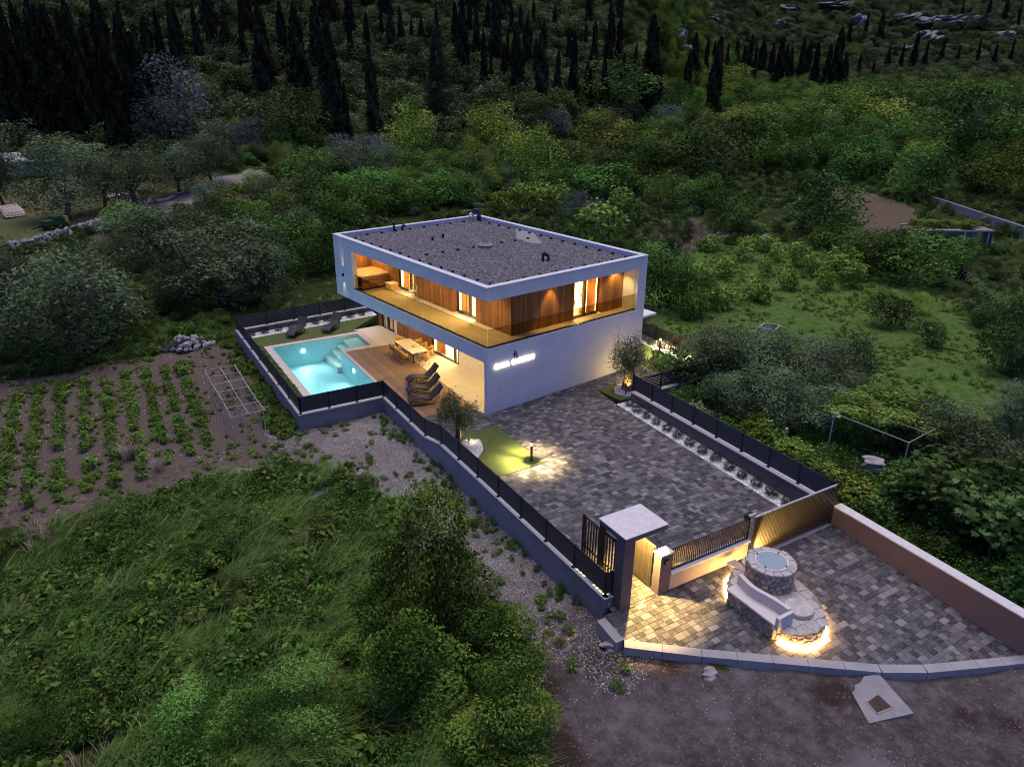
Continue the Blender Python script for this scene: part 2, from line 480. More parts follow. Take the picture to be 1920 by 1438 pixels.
CU, CV = -16.445, -30.0
def terrain(u, v):
    u = np.asarray(u, float); v = np.asarray(v, float)
    d = (u - CU) * 0.5126 + (v - CV) * 0.8586
    s = (u - CU) * 0.8586 - (v - CV) * 0.5126
    z = -0.92 + 0.60 * sst((u + 6) / 13)
    z = z * (1 - sst((-v - 12) / 4) * sst((12 - u) / 4)) - (0.44 + 0.22 * sst((u + 4) / 9)) * sst((-v - 12) / 4) * sst((12 - u) / 4)
    z = z + 0.05 * np.sin(u * 0.9 + 1.3) * np.sin(v * 0.8) + 0.035 * np.sin(u * 2.1 - v * 1.7)
    # rough mound of weeds west of the gravel
    z = z + 0.55 * np.exp(-(((u + 15) / 5.5) ** 2 + ((v + 9) / 5.0) ** 2))
    z = z + np.maximum(0, d - 85) * 0.026
    a = s / np.maximum(d, 5)
    df = np.interp(a, [-1.2, -0.75, -0.3, 0.0, 0.16, 0.32], [125, 138, 152, 172, 205, 255])
    h1 = 0.50 * 14 * np.logaddexp(0, (d - df - 6) / 14) * (1 - sst((a - 0.12) / 0.20))
    h1 = 75 * np.tanh(h1 / 75)
    h2 = 0.46 * 25 * np.logaddexp(0, (d - 470) / 25)
    h2 = 120 * np.tanh(h2 / 120)
    bump_ = (np.sin(u * 0.083 + 1) * np.sin(v * 0.071) + 0.6 * np.sin(u * 0.19 - v * 0.13) + 0.4 * np.sin(u * 0.31 + v * 0.37))
    z = z + h1 + h2 + bump_ * (0.10 * np.clip((d - 40) / 40, 0, 1) + 1.6 * np.clip((h1 + h2) / 30, 0, 1))
    return z

def tz(u, v):
    return float(terrain(u, v))

def build_terrain():
    rr = [1.0]
    while rr[-1] < 85: rr.append(rr[-1] * 1.0135 + 0.02)
    while rr[-1] < 1250: rr.append(rr[-1] * 1.028)
    rr = np.array(rr)
    a0 = math.atan2(0.5126, 0.8586)
    th = np.concatenate([a0 + np.radians(np.arange(-50, 50, 0.22)), a0 + np.radians(np.arange(50, 310, 4.0))])
    nr, nt = len(rr), len(th)
    U = CU + rr[:, None] * np.sin(th)[None, :]; V = CV + rr[:, None] * np.cos(th)[None, :]
    Z = terrain(U, V)
    near = (U > -40) & (U < 60) & (V > -40) & (V < 60)
    pd = np.full(U.shape, -99.0)
    pd[near] = poly_dist(U[near], V[near], PLOT)
    Z = np.where(pd > 0.75, np.minimum(Z, -3.0), Z)
    verts = np.stack([U.ravel(), V.ravel(), Z.ravel()], 1)
    i = np.arange(nr - 1)[:, None] * nt; j = np.arange(nt)[None, :]; j2 = (np.arange(nt)[None, :] + 1) % nt
    quads = np.stack([i + j, i + nt + j, i + nt + j2, i + j2], -1).reshape(-1, 4)
    quads = quads[:, ::-1]
    rng = np.random.default_rng(3)
    def wob(u, v): return 0.35 * np.sin(u * 1.7 + v * 0.9) + 0.25 * np.sin(u * 3.1 - v * 2.3) + 0.2 * np.sin(v * 4.7 + u)
    att = {}
    for key, poly, soft in (('gravel', GRAVEL, 0.9), ('road', ROAD, 1.0), ('field', FIELD, 1.0), ('lawn', LAWN_R, 3.0), ('soil', SOIL_R, 1.5), ('path', PATH_L, 0.8), ('yard', YARD_L, 3.0)):
        x0 = min(p[0] for p in poly) - 6; x1 = max(p[0] for p in poly) + 6; y0 = min(p[1] for p in poly) - 6; y1 = max(p[1] for p in poly) + 6
        w = np.zeros(U.shape); q = (U > x0) & (U < x1) & (V > y0) & (V < y1)
        w[q] = sst((poly_dist(U[q], V[q], poly) + wob(U[q], V[q])) / soft + 0.5)
        att[key] = w
    me = np_mesh('ground', verts, quads, None, smooth=True)
    for k, w in att.items():
        at = me.attributes.new(k, 'FLOAT', 'POINT'); at.data.foreach_set('value', w.ravel().astype(np.float32))
    m, t, b, out = new_mat('ground')
    pos = nd(t, 'ShaderNodeNewGeometry').outputs['Position']
    n_big = noise(t, 0.35, 5, 0.6, pos); n_mid = noise(t, 2.3, 5, 0.65, pos); n_fine = noise(t, 14, 5, 0.7, pos); n_pix = noise(t, 45, 3, 0.7, pos)
    def A(k): return nd(t, 'ShaderNodeAttribute', attribute_name=k).outputs['Fac']
    def edge(k, g=0.45):
        x = math_n(t, 'ADD', A(k), math_n(t, 'MULTIPLY', math_n(t, 'SUBTRACT', n_mid, 0.5), g * 2))
        return ramp(t, x, [(0.35, 0.0), (0.65, 1.0)])
    under = ramp(t, n_mid, [(0.3, (0.016, 0.026, 0.008)), (0.55, (0.034, 0.048, 0.015)), (0.75, (0.062, 0.064, 0.030))])
    lawn = ramp(t, n_mid, [(0.3, (0.050, 0.098, 0.020)), (0.55, (0.098, 0.168, 0.038)), (0.75, (0.165, 0.20, 0.085))])
    lawn = mix_rgb(t, 0.5, lawn, ramp(t, n_fine, [(0.3, 0.55), (0.7, 1.0)]), 'MULTIPLY')
    soil = ramp(t, n_fine, [(0.25, (0.062, 0.047, 0.040)), (0.55, (0.125, 0.098, 0.086)), (0.8, (0.22, 0.18, 0.16))])
    gravel = ramp(t, n_pix, [(0.25, (0.07, 0.062, 0.06)), (0.5, (0.19, 0.172, 0.17)), (0.75, (0.32, 0.30, 0.30))])
    
    vor = nd(t, 'ShaderNodeTexVoronoi'); vor.inputs['Scale'].default_value = 16; t.links.new(pos, vor.inputs[0])
    sv = nd(t, 'ShaderNodeSeparateColor'); t.links.new(vor.outputs['Color'], sv.inputs[0])
    road = ramp(t, n_mid, [(0.25, (0.058, 0.047, 0.046)), (0.5, (0.100, 0.084, 0.085)), (0.75, (0.165, 0.145, 0.147))])
    road = mix_rgb(t, 0.7, road, ramp(t, n_fine, [(0.3, 0.45), (0.7, 1.15)]), 'MULTIPLY')
    road = mix_rgb(t, ramp(t, n_big, [(0.38, 0.85), (0.47, 0.0)]), road, (0.036, 0.023, 0.018))
    road = mix_rgb(t, ramp(t, n_big, [(0.55, 0.0), (0.64, 0.6)]), road, (0.17, 0.155, 0.165))
    road = mix_rgb(t, ramp(t, sv.outputs[0], [(0.88, 0.0), (0.95, 0.5)]), road, ramp(t, sv.outputs[1], [(0.0, (0.035, 0.03, 0.032)), (1.0, (0.21, 0.195, 0.20))]))
    gravel = mix_rgb(t, 0.6, gravel, ramp(t, sv.outputs[1], [(0.0, (0.07, 0.06, 0.06)), (0.5, (0.19, 0.175, 0.178)), (1.0, (0.38, 0.36, 0.37))]))
    gravel = mix_rgb(t, ramp(t, n_big, [(0.42, 0.0), (0.60, 0.8)]), gravel, road)
    dry = ramp(t, noise(t, 1.6, 6, 0.75, pos, (1, 4, 1)), [(0.3, (0.055, 0.042, 0.028)), (0.7, (0.19, 0.145, 0.105))])
    pth = ramp(t, n_fine, [(0.3, (0.17, 0.155, 0.145)), (0.7, (0.27, 0.25, 0.24))])
    c = under
    c = mix_rgb(t, edge('yard'), c, ramp(t, n_mid, [(0.3, (0.075, 0.085, 0.035)), (0.7, (0.13, 0.125, 0.065))]))
    c = mix_rgb(t, edge('lawn'), c, lawn)
    c = mix_rgb(t, edge('soil'), c, dry)
    c = mix_rgb(t, edge('path'), c, pth)
    c = mix_rgb(t, edge('field', 0.6), c, soil)
    c = mix_rgb(t, edge('gravel'), c, gravel)
    c = mix_rgb(t, edge('road'), c, road)
    t.links.new(c, b.inputs['Base Color']); b.inputs['Roughness'].default_value = 0.95; b.inputs['Specular IOR Level'].default_value = 0.02
    h = math_n(t, 'ADD', math_n(t, 'MULTIPLY', n_fine, 0.6), math_n(t, 'MULTIPLY', n_pix, 0.4))
    bump(t, b, h, 0.8, 0.05)
    me.materials.append(m)
    return props(link('ground', me), kind='structure')
build_terrain()

# ------------------------------------------------------------------ paving
def fz(v):               # forecourt falls towards the road
    return -0.47 * min(1.0, max(0.0, (-15.4 - v) / 7.4))
DRIVE_A = [(-3.72, -15.25), (6.05, -15.25), (6.62, -2.25), (6.9, -0.25), (6.9, 1.0), (0.0, -0.03), (-0.3, 0.95), (-3.72, 0.95)]
DRIVE_B = [(6.9, -0.25), (11.55, 0.0), (11.55, 1.68), (6.9, 1.0)]
LAWN_1 = [(-3.72, -5.88), (-0.28, -5.72), (-0.24, -1.3), (-3.72, -1.55)]
FORE = [(-4.11, -15.27), (-4.16, -16.41), (-2.27, -17.85), (2.12, -20.92), (3.34, -21.59), (6.58, -22.90), (6.95, -15.27)]
def tri_fan(poly, z):
    mb = MB(); n = len(poly)
    zz = [z(p[1]) if callable(z) else z for p in poly]
    mb.prism(poly, [q - 0.35 for q in zz], zz)
    return mb

def lay_pavers(parent, convs, zfun, x0, x1, y0, y1, seed, holes, singles):
    """courses of three sizes of block, clipped at the edges; the ones that show largest are parts, the rest one part"""
    rng = random.Random(seed)
    rest_v = []; rest_f = []; rest_t = []
    cells = []
    y = y0
    while y < y1:
        h = rng.choice([0.20, 0.22, 0.27, 0.16])
        x = x0 - rng.random() * 0.3
        while x < x1:
            w = rng.choice([0.20, 0.26, 0.28, 0.36])
            cells.append((x, y, w, h)); x += w
        y += h
    cache = []
    g = 0.006
    for (x, y, w, h) in cells:
        cx, cy = x + w / 2, y + h / 2
        skip = False
        for hp in holes:
            if in_poly(np.array([cx]), np.array([cy]), hp)[0]: skip = True
        if skip: continue
        for cv in convs:
            p = clip_poly([(x + g, y + g), (x + w - g, y + g), (x + w - g, y + h - g), (x + g, y + h - g)], cv)
            if len(p) < 3 or area(p) < 0.003: continue
            dz = rng.uniform(-0.003, 0.003)
            cache.append((math.hypot(cx - CU, cy - CV), p, dz, rng.random()))
    cache.sort(key=lambda c: c[0])
    shared = {}
    for k, (d, p, dz, tint) in enumerate(cache):
        full = len(p) == 4
        if k < singles:
            cx = sum(q[0] for q in p) / len(p); cy = sum(q[1] for q in p) / len(p)
            loc = [(q[0] - cx, q[1] - cy) for q in p]
            key = tuple((round(a, 3), round(b_, 3)) for a, b_ in loc)
            sl = (zfun(cy + 0.1) - zfun(cy - 0.1)) / 0.2
            if key not in shared:
                mb = MB(); n = len(loc)
                top = [(a * 0.985, b_ * 0.985) for a, b_ in loc]
                vs = [(a, b_, -0.05) for a, b_ in loc] + [(a, b_, -0.004) for a, b_ in loc] + [(a, b_, 0) for a, b_ in top]
                fs = [tuple(range(2 * n, 3 * n))] + [(i, (i + 1) % n, n + (i + 1) % n, n + i) for i in range(n)] + [(n + i, n + (i + 1) % n, 2 * n + (i + 1) % n, 2 * n + i) for i in range(n)]
                mb.add(vs, fs); shared[key] = mb.mesh('paver', M['paver'])
            link('paver', shared[key], parent, (cx, cy, zfun(cy) + dz), (math.atan(sl), 0, 0))
        else:
            n = len(p); b = len(rest_v)
            rest_v += [(a, b_, zfun(b_) + dz - 0.05) for a, b_ in p] + [(a, b_, zfun(b_) + dz) for a, b_ in p]
            fs = [tuple(range(b + n, b + 2 * n))] + [(b + i, b + (i + 1) % n, b + n + (i + 1) % n, b + n + i) for i in range(n)]
            rest_f += fs; rest_t += [tint] * len(fs)
    if rest_v:
        me = bpy.data.meshes.new('pavers'); me.from_pydata(rest_v, [], rest_f); me.materials.append(M['paver'])
        at = me.attributes.new('tint', 'FLOAT', 'FACE'); at.data.foreach_set('value', np.array(rest_t, np.float32))
        props(link('pavers', me, parent), kind='stuff')

def z0(v): return 0.0
drive = MB()
drive.prism(DRIVE_A, -0.35, -0.012); drive.prism(DRIVE_B, -0.35, -0.0125)
drive = props(drive.build('driveway_paving', M['joint']), kind='structure')
lay_pavers(drive, [[(-3.72, -15.25), (6.05, -15.25), (6.62, -2.25), (-3.72, -2.25)], [(-3.72, -2.25), (6.62, -2.25), (6.9, -0.25), (6.9, -0.03), (-3.72, -0.03)], [(0.0, -0.03), (6.9, -0.03), (6.9, 1.0)], [(-3.72, -0.03), (0, -0.03), (-0.3, 0.95), (-3.72, 0.95)], DRIVE_B], z0, -3.8, 11.7, -15.3, 1.8, 5, [LAWN_1], 300)
fore = props(tri_fan(FORE, lambda v: fz(v) - 0.012).build('forecourt_paving', M['joint']), kind='structure')
lay_pavers(fore, [FORE], fz, -4.2, 7.1, -22.9, -15.2, 9, [], 300)

# kerb round the forecourt, stone by stone
KERB = [(-4.12, -15.36), (-4.17, -16.42), (-2.28, -17.86), (2.12, -20.93), (3.34, -21.60), (6.60, -22.93)]
kerb = props(MB().box(-0.02, -0.02, -0.3, 0.02, 0.02, -0.25).build('kerb', M['kerb'], None, (-4.1, -15.5, 0.0)), kind='structure')
for i in range(len(KERB) - 1):
    a, b = Vector(KERB[i]), Vector(KERB[i + 1])
    L = (b - a).length; n = max(1, round(L / 1.0)); d = (b - a) / L; nrm = Vector((d.y, -d.x)) * 0.30
    for k in range(n):
        p = a + d * (L * k / n + 0.006); q = a + d * (L * (k + 1) / n - 0.006)
        mb = MB(); poly = [p, p + nrm, q + nrm, q]
        zt = [fz(w.y) + 0.012 for w in poly]; zt[1] -= 0.02; zt[2] -= 0.02
        mb.prism([(w.x - kerb.location.x, w.y - kerb.location.y) for w in poly], [-0.75] * 4, [q_ + 0.02 for q_ in zt])
        mb.build('kerb_stone', M['kerb'], kerb)

# ------------------------------------------------------------------ terrace, deck, lawns, gravel beds
TZ = -0.40
terrace = MB()
terrace.prism([(-3.0, 1.0), (hw(0, 0.27)[0], 0.55), hw(3.5, 0.3), hw(3.5, 17.3), hw(1.5, 17.5), (-0.85, 17.0), (-0.85, 13.45), (-3.0, 13.45)], TZ - 0.35, TZ)
terrace = props(terrace.build('terrace_floor', M['tile']), kind='structure')
deck = props(MB().box(-3.03, 2.0, TZ + 0.004, 0.18, 13.42, TZ + 0.012).build('deck', M['joint']), kind='structure')
pl = MB().box(-0.066, -5.69, 0, 0.066, 5.69, 0.024).mesh('plank', M['deck'])
x = -2.95
while x < 0.15:
    link('plank', pl, deck, (x, 7.71, TZ + 0.012 + random.Random(int(x * 100)).uniform(0, 0.003))); x += 0.14
steps = props(MB().box(-3.72, 0.95, -0.5, hw(0, 0.3)[0] - 0.02, 1.32, -0.2).box(-3.72, 1.32, -0.5, hw(0, 0.3)[0] - 0.02, 1.99, TZ + 0.03).build('terrace_step', M['paver']), kind='structure')
props(MB().box(-3.72, 1.99, -0.6, -3.04, 4.8, TZ + 0.02).build('edge_paving', M['coping']), kind='structure')

def turf_mat():
    m, t, b, out = new_mat('turf')
    pos = nd(t, 'ShaderNodeNewGeometry').outputs['Position']
    n1 = noise(t, 1.3, 4, 0.6, pos); n2 = noise(t, 70, 4, 0.75, pos)
    c = ramp(t, n1, [(0.3, (0.075, 0.115, 0.018)), (0.7, (0.115, 0.15, 0.030))])
    c = mix_rgb(t, 0.75, c, ramp(t, n2, [(0.25, 0.35), (0.75, 1.0)]), 'MULTIPLY')
    t.links.new(c, b.inputs['Base Color']); b.inputs['Roughness'].default_value = 0.9
    bump(t, b, n2, 0.9, 0.02)
    return m
M['turf'] = turf_mat()
def lawn(poly, z, name='lawn'):
    return props(MB().prism(poly, z - 0.3, z).build(name, M['turf']), kind='structure')
lawn([(p[0], p[1]) for p in LAWN_1], 0.012)
lawn([(-8.1, 17.08), (-0.85, 17.02), hw(1.5, 17.5), (1.6, 19.95), (-8.1, 19.1)], TZ + 0.015)
lawn([(6.94, -0.29), (8.3, -0.12), (8.3, -2.05), (7.12, -2.0)], 0.012)
lawn([(11.58, 0.0), (15.0, -0.4), (15.0, 6.2), (14.3, 9.0), (11.0, 9.0)], 0.0)
props(MB().prism([(8.3, -2.05), (15.1, -2.05), (15.1, -0.4), (8.3, -0.12)], -0.3, 0.004).build('side_paving', M['tile']), kind='structure')
M['white_gravel'] = simple('white_pebbles', (0.80, 0.80, 0.80), 0.9, 0, 0.12, 30, 45, 0.15)
def bed(poly, z):
    return props(MB().prism(poly, z - 0.2, z).build('gravel_bed', M['white_gravel']), kind='structure')
bed([(6.64, -2.3), (7.62, -2.3), (6.95, -15.2), (6.07, -15.2)], 0.012)
bed([(-8.1, 19.12), (1.6, 19.97), (1.6, 21.2), (-8.1, 20.3)], TZ + 0.02)
bed([(-2.72, -2.15), (-2.15, -1.95), (-1.72, -2.35), (-1.85, -2.9), (-2.1, -3.35), (-2.6, -3.85), (-3.0, -3.7), (-3.3, -2.9)], 0.03)
bed([(7.45, -1.15), (7.9, -0.45), (8.5, -0.28), (9.0, -0.6), (8.9, -1.4), (8.4, -1.85), (7.7, -1.8)], 0.03)
bed([(14.2, -0.3), (15.1, -0.5), (15.1, 6.0), (14.5, 8.0), (14.1, 8.0)], 0.02)
# ------------------------------------------------------------------ the house (its own axes, turned 8.5 degrees to the plot)
W, D, H = 11.66, 16.3, 6.7
ZF, ZC, ZS = 6.02, 3.56, 2.80
BF = 3.45                       # balcony floor
house = thing('modern_house', 'white flat roofed two storey house with corner balcony and lit timber walls', 'house', (0, 0, 0), TH)
PL = M['plaster']
def hb(name, m, *b): return MB().box(*b).build(name, m, house)
hb('side_wall', PL, 0, 0, -0.6, W, 0.25, ZC)
slab = MB(); slab.box(0.0, 0.25, ZS, W, D, ZC - 0.18); slab.box(0, 0.25, ZC - 0.18, 0.25, D, ZC); slab.box(10.98, 0.25, ZC - 0.18, W, 1.6, ZC - 0.002); slab.build('floor_slab', PL, house)
hb('balcony_floor', M['tile'], 0.25, 0.25, ZC - 0.18, 2.5, D - 0.3, BF); hb('balcony_floor', M['tile'], 2.5, 0.25, ZC - 0.18, 10.98, 1.16, BF)
pier = MB().box(0, 13.96, ZC, 0.34, D, ZF); pier.build('corner_pier', PL, house)
hb('corner_pier', PL, 10.98, 0, ZC, W, 1.6, ZF)
hb('rear_wall', PL, 0.34, D - 0.25, ZC, W, D, ZF); hb('rear_wall', PL, 3.5, D - 0.25, -0.6, W, D, ZS)
hb('right_wall', PL, W - 0.25, 0.25, -0.6, W, D - 0.25, ZS); hb('right_wall', PL, W - 0.25, 1.6, ZC - 0.18, W, D - 0.25, ZF)
roof = MB(); roof.box(0.3, 0.3, ZF, W - 0.3, D - 0.3, ZF + 0.2)
roof.box(0, 0, ZF, W, 0.3, H); roof.box(0, D - 0.3, ZF, W, D, H); roof.box(0, 0.3, ZF, 0.3, D - 0.3, H); roof.box(W - 0.3, 0.3, ZF, W, D - 0.3, H)
roof = roof.build('roof', PL, house)
cap = MB(); o_ = 0.025
for b in ((-o_, -o_, W + o_, 0.33), (-o_, D - 0.33, W + o_, D + o_), (-o_, 0.33, 0.33, D - 0.33), (W - 0.33, 0.33, W + o_, D - 0.33)):
    cap.box(b[0], b[1], H, b[2], b[3], H + 0.035)
cap.build('parapet_cap', M['cap_metal'], roof)
def roof_gravel():
    m, t, b, out = new_mat('roof_gravel')
    pos = nd(t, 'ShaderNodeTexCoord').outputs['Object']
    v = nd(t, 'ShaderNodeTexVoronoi'); v.inputs['Scale'].default_value = 14; t.links.new(pos, v.inputs[0])
    sep = nd(t, 'ShaderNodeSeparateColor'); t.links.new(v.outputs['Color'], sep.inputs[0])
    c = ramp(t, sep.outputs[0], [(0.0, (0.03, 0.028, 0.032)), (0.5, (0.095, 0.088, 0.098)), (1.0, (0.27, 0.25, 0.27))])
    c = mix_rgb(t, 0.35, c, ramp(t, noise(t, 0.5, 4, 0.6, pos), [(0.3, 0.6), (0.7, 1.0)]), 'MULTIPLY')
    t.links.new(c, b.inputs['Base Color']); b.inputs['Roughness'].default_value = 0.95
    bump(t, b, v.outputs['Distance'], 0.8, 0.05)
    return m
M['gravel_roof'] = roof_gravel()
MB().box(0.31, 0.31, ZF + 0.2, W - 0.31, D - 0.31, 6.50).build('gravel_layer', M['gravel_roof'], roof)
MB().prism([(11.25, 11.5), (9.2, 8.9), (9.0, 7.1), (9.6, 6.8), (10.6, 8.6), (11.25, 9.6)], 6.496, 6.506).build('pale_screed', M['concrete'], roof)
# holders of the lightning wire, ring by ring
hold = MB().prism([(-0.09, -0.09), (0.09, -0.09), (0.09, 0.09), (-0.09, 0.09)], 0, 0.03).prism([(-0.06, -0.06), (0.06, -0.06), (0.06, 0.06), (-0.06, 0.06)], 0.03, 0.10).mesh('wire_holder', M['black'])
hp = []
for k in range(14):
    hp += [(0.95, 1.0 + k * 1.08)]
    hp += [(W - 0.75, 1.0 + k * 1.08)]
for k in range(1, 9):
    hp += [(0.95 + k * 1.1, 0.95), (0.95 + k * 1.1, D - 0.75), (0.95 + k * 1.1, 8.4)]
for (x, y) in hp:
    link('wire_holder', hold, roof, (x + random.Random(int(x * 97 + y * 13)).uniform(-0.05, 0.05), y, 6.50), (0, 0, x))
MB().lathe([(0.46, 6.50), (0.46, 6.66), (0.40, 6.70), (0.34, 6.70)], 28, (6.06, 8.1)).build('skylight_ring', M['concrete'], roof)
MB().lathe([(0.335, 6.50), (0.335, 6.66), (0.2, 6.73), (0.05, 6.75)], 28, (6.06, 8.1)).build('skylight_dome', simple('skylight_dome', (0.10, 0.10, 0.12), 0.2), roof)
def goose(x, y, h, r, rot, m=M['black']):
    pts = [(x, y, 6.50), (x, y, 6.50 + h)]
    for k in range(1, 7):
        a = math.pi * k / 6
        pts.append((x + math.cos(rot) * r * (1 - math.cos(a)), y + math.sin(rot) * r * (1 - math.cos(a)), 6.50 + h + r * math.sin(a)))
    return MB().tube(pts, 0.075, 10).build('vent_pipe', m, roof, smooth=True)
M['blue_black'] = simple('blue_black_rubber', (0.04, 0.055, 0.08), 0.5)
goose(11.0, 15.5, 0.45, 0.26, 2.6, M['blue_black']); goose(10.7, 15.7, 0.32, 0.18, 3.4, M['white_paint']); goose(11.0, 15.25, 0.5, 0.30, 2.2, M['blue_black'])
goose(6.5, 3.3, 0.28, 0.17, 0.6); goose(6.75, 3.1, 0.22, 0.14, 1.4)
MB().tube([(4.2, 15.75, 6.50), (4.2, 15.75, 7.05)], 0.07, 10).lathe([(0.10, 7.05), (0.12, 7.10), (0.02, 7.17)], 12, (4.2, 15.75)).build('vent_pipe', M['black'], roof)
goose(4.75, 15.6, 0.2, 0.12, 0.3)
for (x, y) in ((4.6, 11.7), (5.6, 12.0)):
    MB().tube([(x, y, 6.50), (x, y, 6.68)], 0.07, 10).lathe([(0.10, 6.68), (0.11, 6.74), (0.02, 6.77)], 12, (x, y)).build('vent_pipe', M['black'], roof)

# timber cladding, board by board
def boards(axis, at, a0, a1, z0_, z1, face, wdt=0.145, name='cladding'):
    n = max(1, round((a1 - a0) / wdt)); w = (a1 - a0) / n
    if axis == 'y':
        back = MB().box(at, a0, z0_, at + 0.10, a1, z1); me = MB().box(-0.022, -w / 2 + 0.004, z0_, 0.0, w / 2 - 0.004, z1).mesh('board', M['clad'])
    else:
        back = MB().box(a0, at, z0_, a1, at + 0.10, z1); me = MB().box(-w / 2 + 0.004, -0.022, z0_, w / 2 - 0.004, 0.0, z1).mesh('board', M['clad'])
    c = back.build(name, M['black'], house)
    for k in range(n):
        p = a0 + (k + 0.5) * w
        link('board', me, c, (at, p, 0) if axis == 'y' else (p, at, 0))
ZW = ZF
boards('y', 2.50, 1.18, 4.30, BF, ZW, -1)
boards('y', 2.50, 6.55, 10.70, BF, ZW, -1)
boards('y', 2.50, 13.00, 16.04, BF, ZW, -1)
boards('x', 1.15, 2.50, 6.98, BF, ZW, -1)
boards('x', 1.15, 9.25, 10.97, BF, ZW, -1)
boards('x', 16.03, 0.36, 2.5, BF, ZW, -1)
GX = 3.5
boards('y', GX, 16.95, 17.35, TZ, ZS, -1)
boards('y', GX, 10.50, 14.85, TZ, ZS, -1)
hb('ground_wall', M['cream'], GX, 0.25, TZ, GX + 0.15, 7.50, ZS)  # white wall in cream plaster: warm terrace light put into its colour
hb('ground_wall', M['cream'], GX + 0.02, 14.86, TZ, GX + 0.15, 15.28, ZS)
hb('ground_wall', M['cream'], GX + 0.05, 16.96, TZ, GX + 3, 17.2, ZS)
hb('soffit', M['cream'], 0.25, 0.25, ZS - 0.03, GX - 0.03, D - 0.01, ZS - 0.003)
hb('soffit', M['cream'], 0.3, 0.3, ZF - 0.03, W - 0.35, D - 0.32, ZF - 0.003)
hb('warm_lit_pier_face', M['cream'], 10.965, 0.252, BF + 0.002, 10.979, 1.14, ZF - 0.04)  # added cream skin on the white pier, warm lamplight put into its colour
hb('warm_lit_fin_face', M['cream'], 0.26, 0.252, TZ + 0.002, GX - 0.01, 0.262, ZS - 0.04)  # cream skin over the white fin wall, yellow terrace light painted in

# windows: frame (part) with panes and mullions
def window(axis, at, a0, a1, z0_, z1, splits, depth=0.12):
    f = MB(); t = 0.075
    def bx(p0, p1, q0, q1, e=0.0):
        if axis == 'y': f.box(at - e, p0, q0, at + depth, p1, q1)
        else: f.box(p0, at - e, q0, p1, at + depth, q1)
    bx(a0, a1, z0_, z0_ + t); bx(a0, a1, z1 - t, z1); bx(a0, a0 + t, z0_ + t, z1 - t); bx(a1 - t, a1, z0_ + t, z1 - t)
    for s in splits: bx(s - t * 0.9, s + t * 0.9, z0_ + t, z1 - t, 0.004)
    w = f.build('window', M['window_frame'], house)
    e = [a0 + t] + [q for s in splits for q in (s - t * 0.9, s + t * 0.9)] + [a1 - t]
    for k in range(0, len(e), 2):
        g = MB()
        if axis == 'y': g.box(at + depth * 0.45, e[k], z0_ + t, at + depth * 0.55, e[k + 1], z1 - t)
        else: g.box(e[k], at + depth * 0.45, z0_ + t, e[k + 1], at + depth * 0.55, z1 - t)
        g.build('pane', M['glass'], w)
    return w
window('y', 2.78, 4.30, 6.55, BF, ZW - 0.02, [5.25])
window('y', 2.78, 10.70, 13.00, BF, ZW - 0.02, [11.6])
window('x', 1.40, 6.98, 9.25, BF, ZW - 0.02, [8.1])
window('y', GX, 7.52, 10.50, TZ, ZS - 0.04, [7.95])
window('y', GX, 15.28, 16.95, TZ, ZS - 0.04, [16.1])
# deep timber reveals beside the recessed openings
for y in (4.30, 6.51, 10.70, 12.96):
    hb('reveal', M['clad'], 2.50, y, BF, 2.78, y + 0.04, ZW)
for x in (6.98, 9.21):
    hb('reveal', M['clad'], x, 1.15, BF, x + 0.04, 1.40, ZW)

# rooms behind the glass
def room(x0, y0, x1, y1, z0_, z1, walls, floor_m=M['tile'], power=120, col=WARM2, lz=None):
    g = MB()
    for s in walls:
        if s == 'x0': g.box(x0, y0, z0_, x0 + 0.08, y1, z1)
        if s == 'x1': g.box(x1 - 0.08, y0, z0_, x1, y1, z1)
        if s == 'y0': g.box(x0, y0, z0_, x1, y0 + 0.08, z1)
        if s == 'y1': g.box(x0, y1 - 0.08, z0_, x1, y1, z1)
    g.build('room_wall', M['cream'], house)
    MB().box(x0, y0, z0_ - 0.01, x1, y1, z0_ + 0.01).build('room_floor', floor_m, house)
    lamp('AREA', 'room_lamp', house, ((x0 + x1) / 2, (y0 + y1) / 2, z1 - 0.12), power, col, ((x0 + x1) / 2, (y0 + y1) / 2, 0), sx=(x1 - x0) * 0.5, sy=(y1 - y0) * 0.5)
room(2.92, 1.60, 6.6, 6.9, BF, ZF - 0.035, ('x1', 'y0', 'y1'), power=560)
room(6.72, 1.54, 11.3, 6.0, BF, ZF - 0.035, ('x0', 'x1', 'y1'), power=520)
room(2.92, 9.8, 7.0, 13.6, BF, ZF - 0.035, ('x1', 'y0', 'y1'), power=420)
room(GX + 0.16, 6.9, 9.0, 11.0, TZ, ZS - 0.004, ('x1', 'y0', 'y1'), power=520)
room(GX + 0.16, 14.6, 7.0, 17.0, TZ, ZS - 0.004, ('x1', 'y0', 'y1'), power=130)
def curtain(axis, at, a0, a1, z0_, z1, m):
    n = 26; mb = MB(); vs = []; fs = []
    for k in range(n + 1):
        p = a0 + (a1 - a0) * k / n; q = at + 0.05 * math.sin(k * 1.55)
        for z in (z0_, z1): vs.append((q, p, z) if axis == 'y' else (p, q, z))
    fs = [(2 * k, 2 * k + 2, 2 * k + 3, 2 * k + 1) for k in range(n)]
    o = mb.add(vs, fs).build('curtain', m, house, smooth=True)
    s = o.modifiers.new('thickness', 'SOLIDIFY'); s.thickness = 0.01
curtain('y', 3.10, 6.0, 6.5, BF + 0.02, ZF - 0.1, M['curtain']); curtain('y', 3.12, 5.55, 6.0, BF + 0.02, ZF - 0.1, M['curtain'])
curtain('y', 3.10, 12.3, 12.95, BF + 0.02, ZF - 0.1, M['curtain']); curtain('y', 3.12, 11.7, 12.25, BF + 0.02, ZF - 0.1, M['curtain_white'])
curtain('y', 3.10, 10.75, 11.2, BF + 0.02, ZF - 0.1, M['curtain_white'])
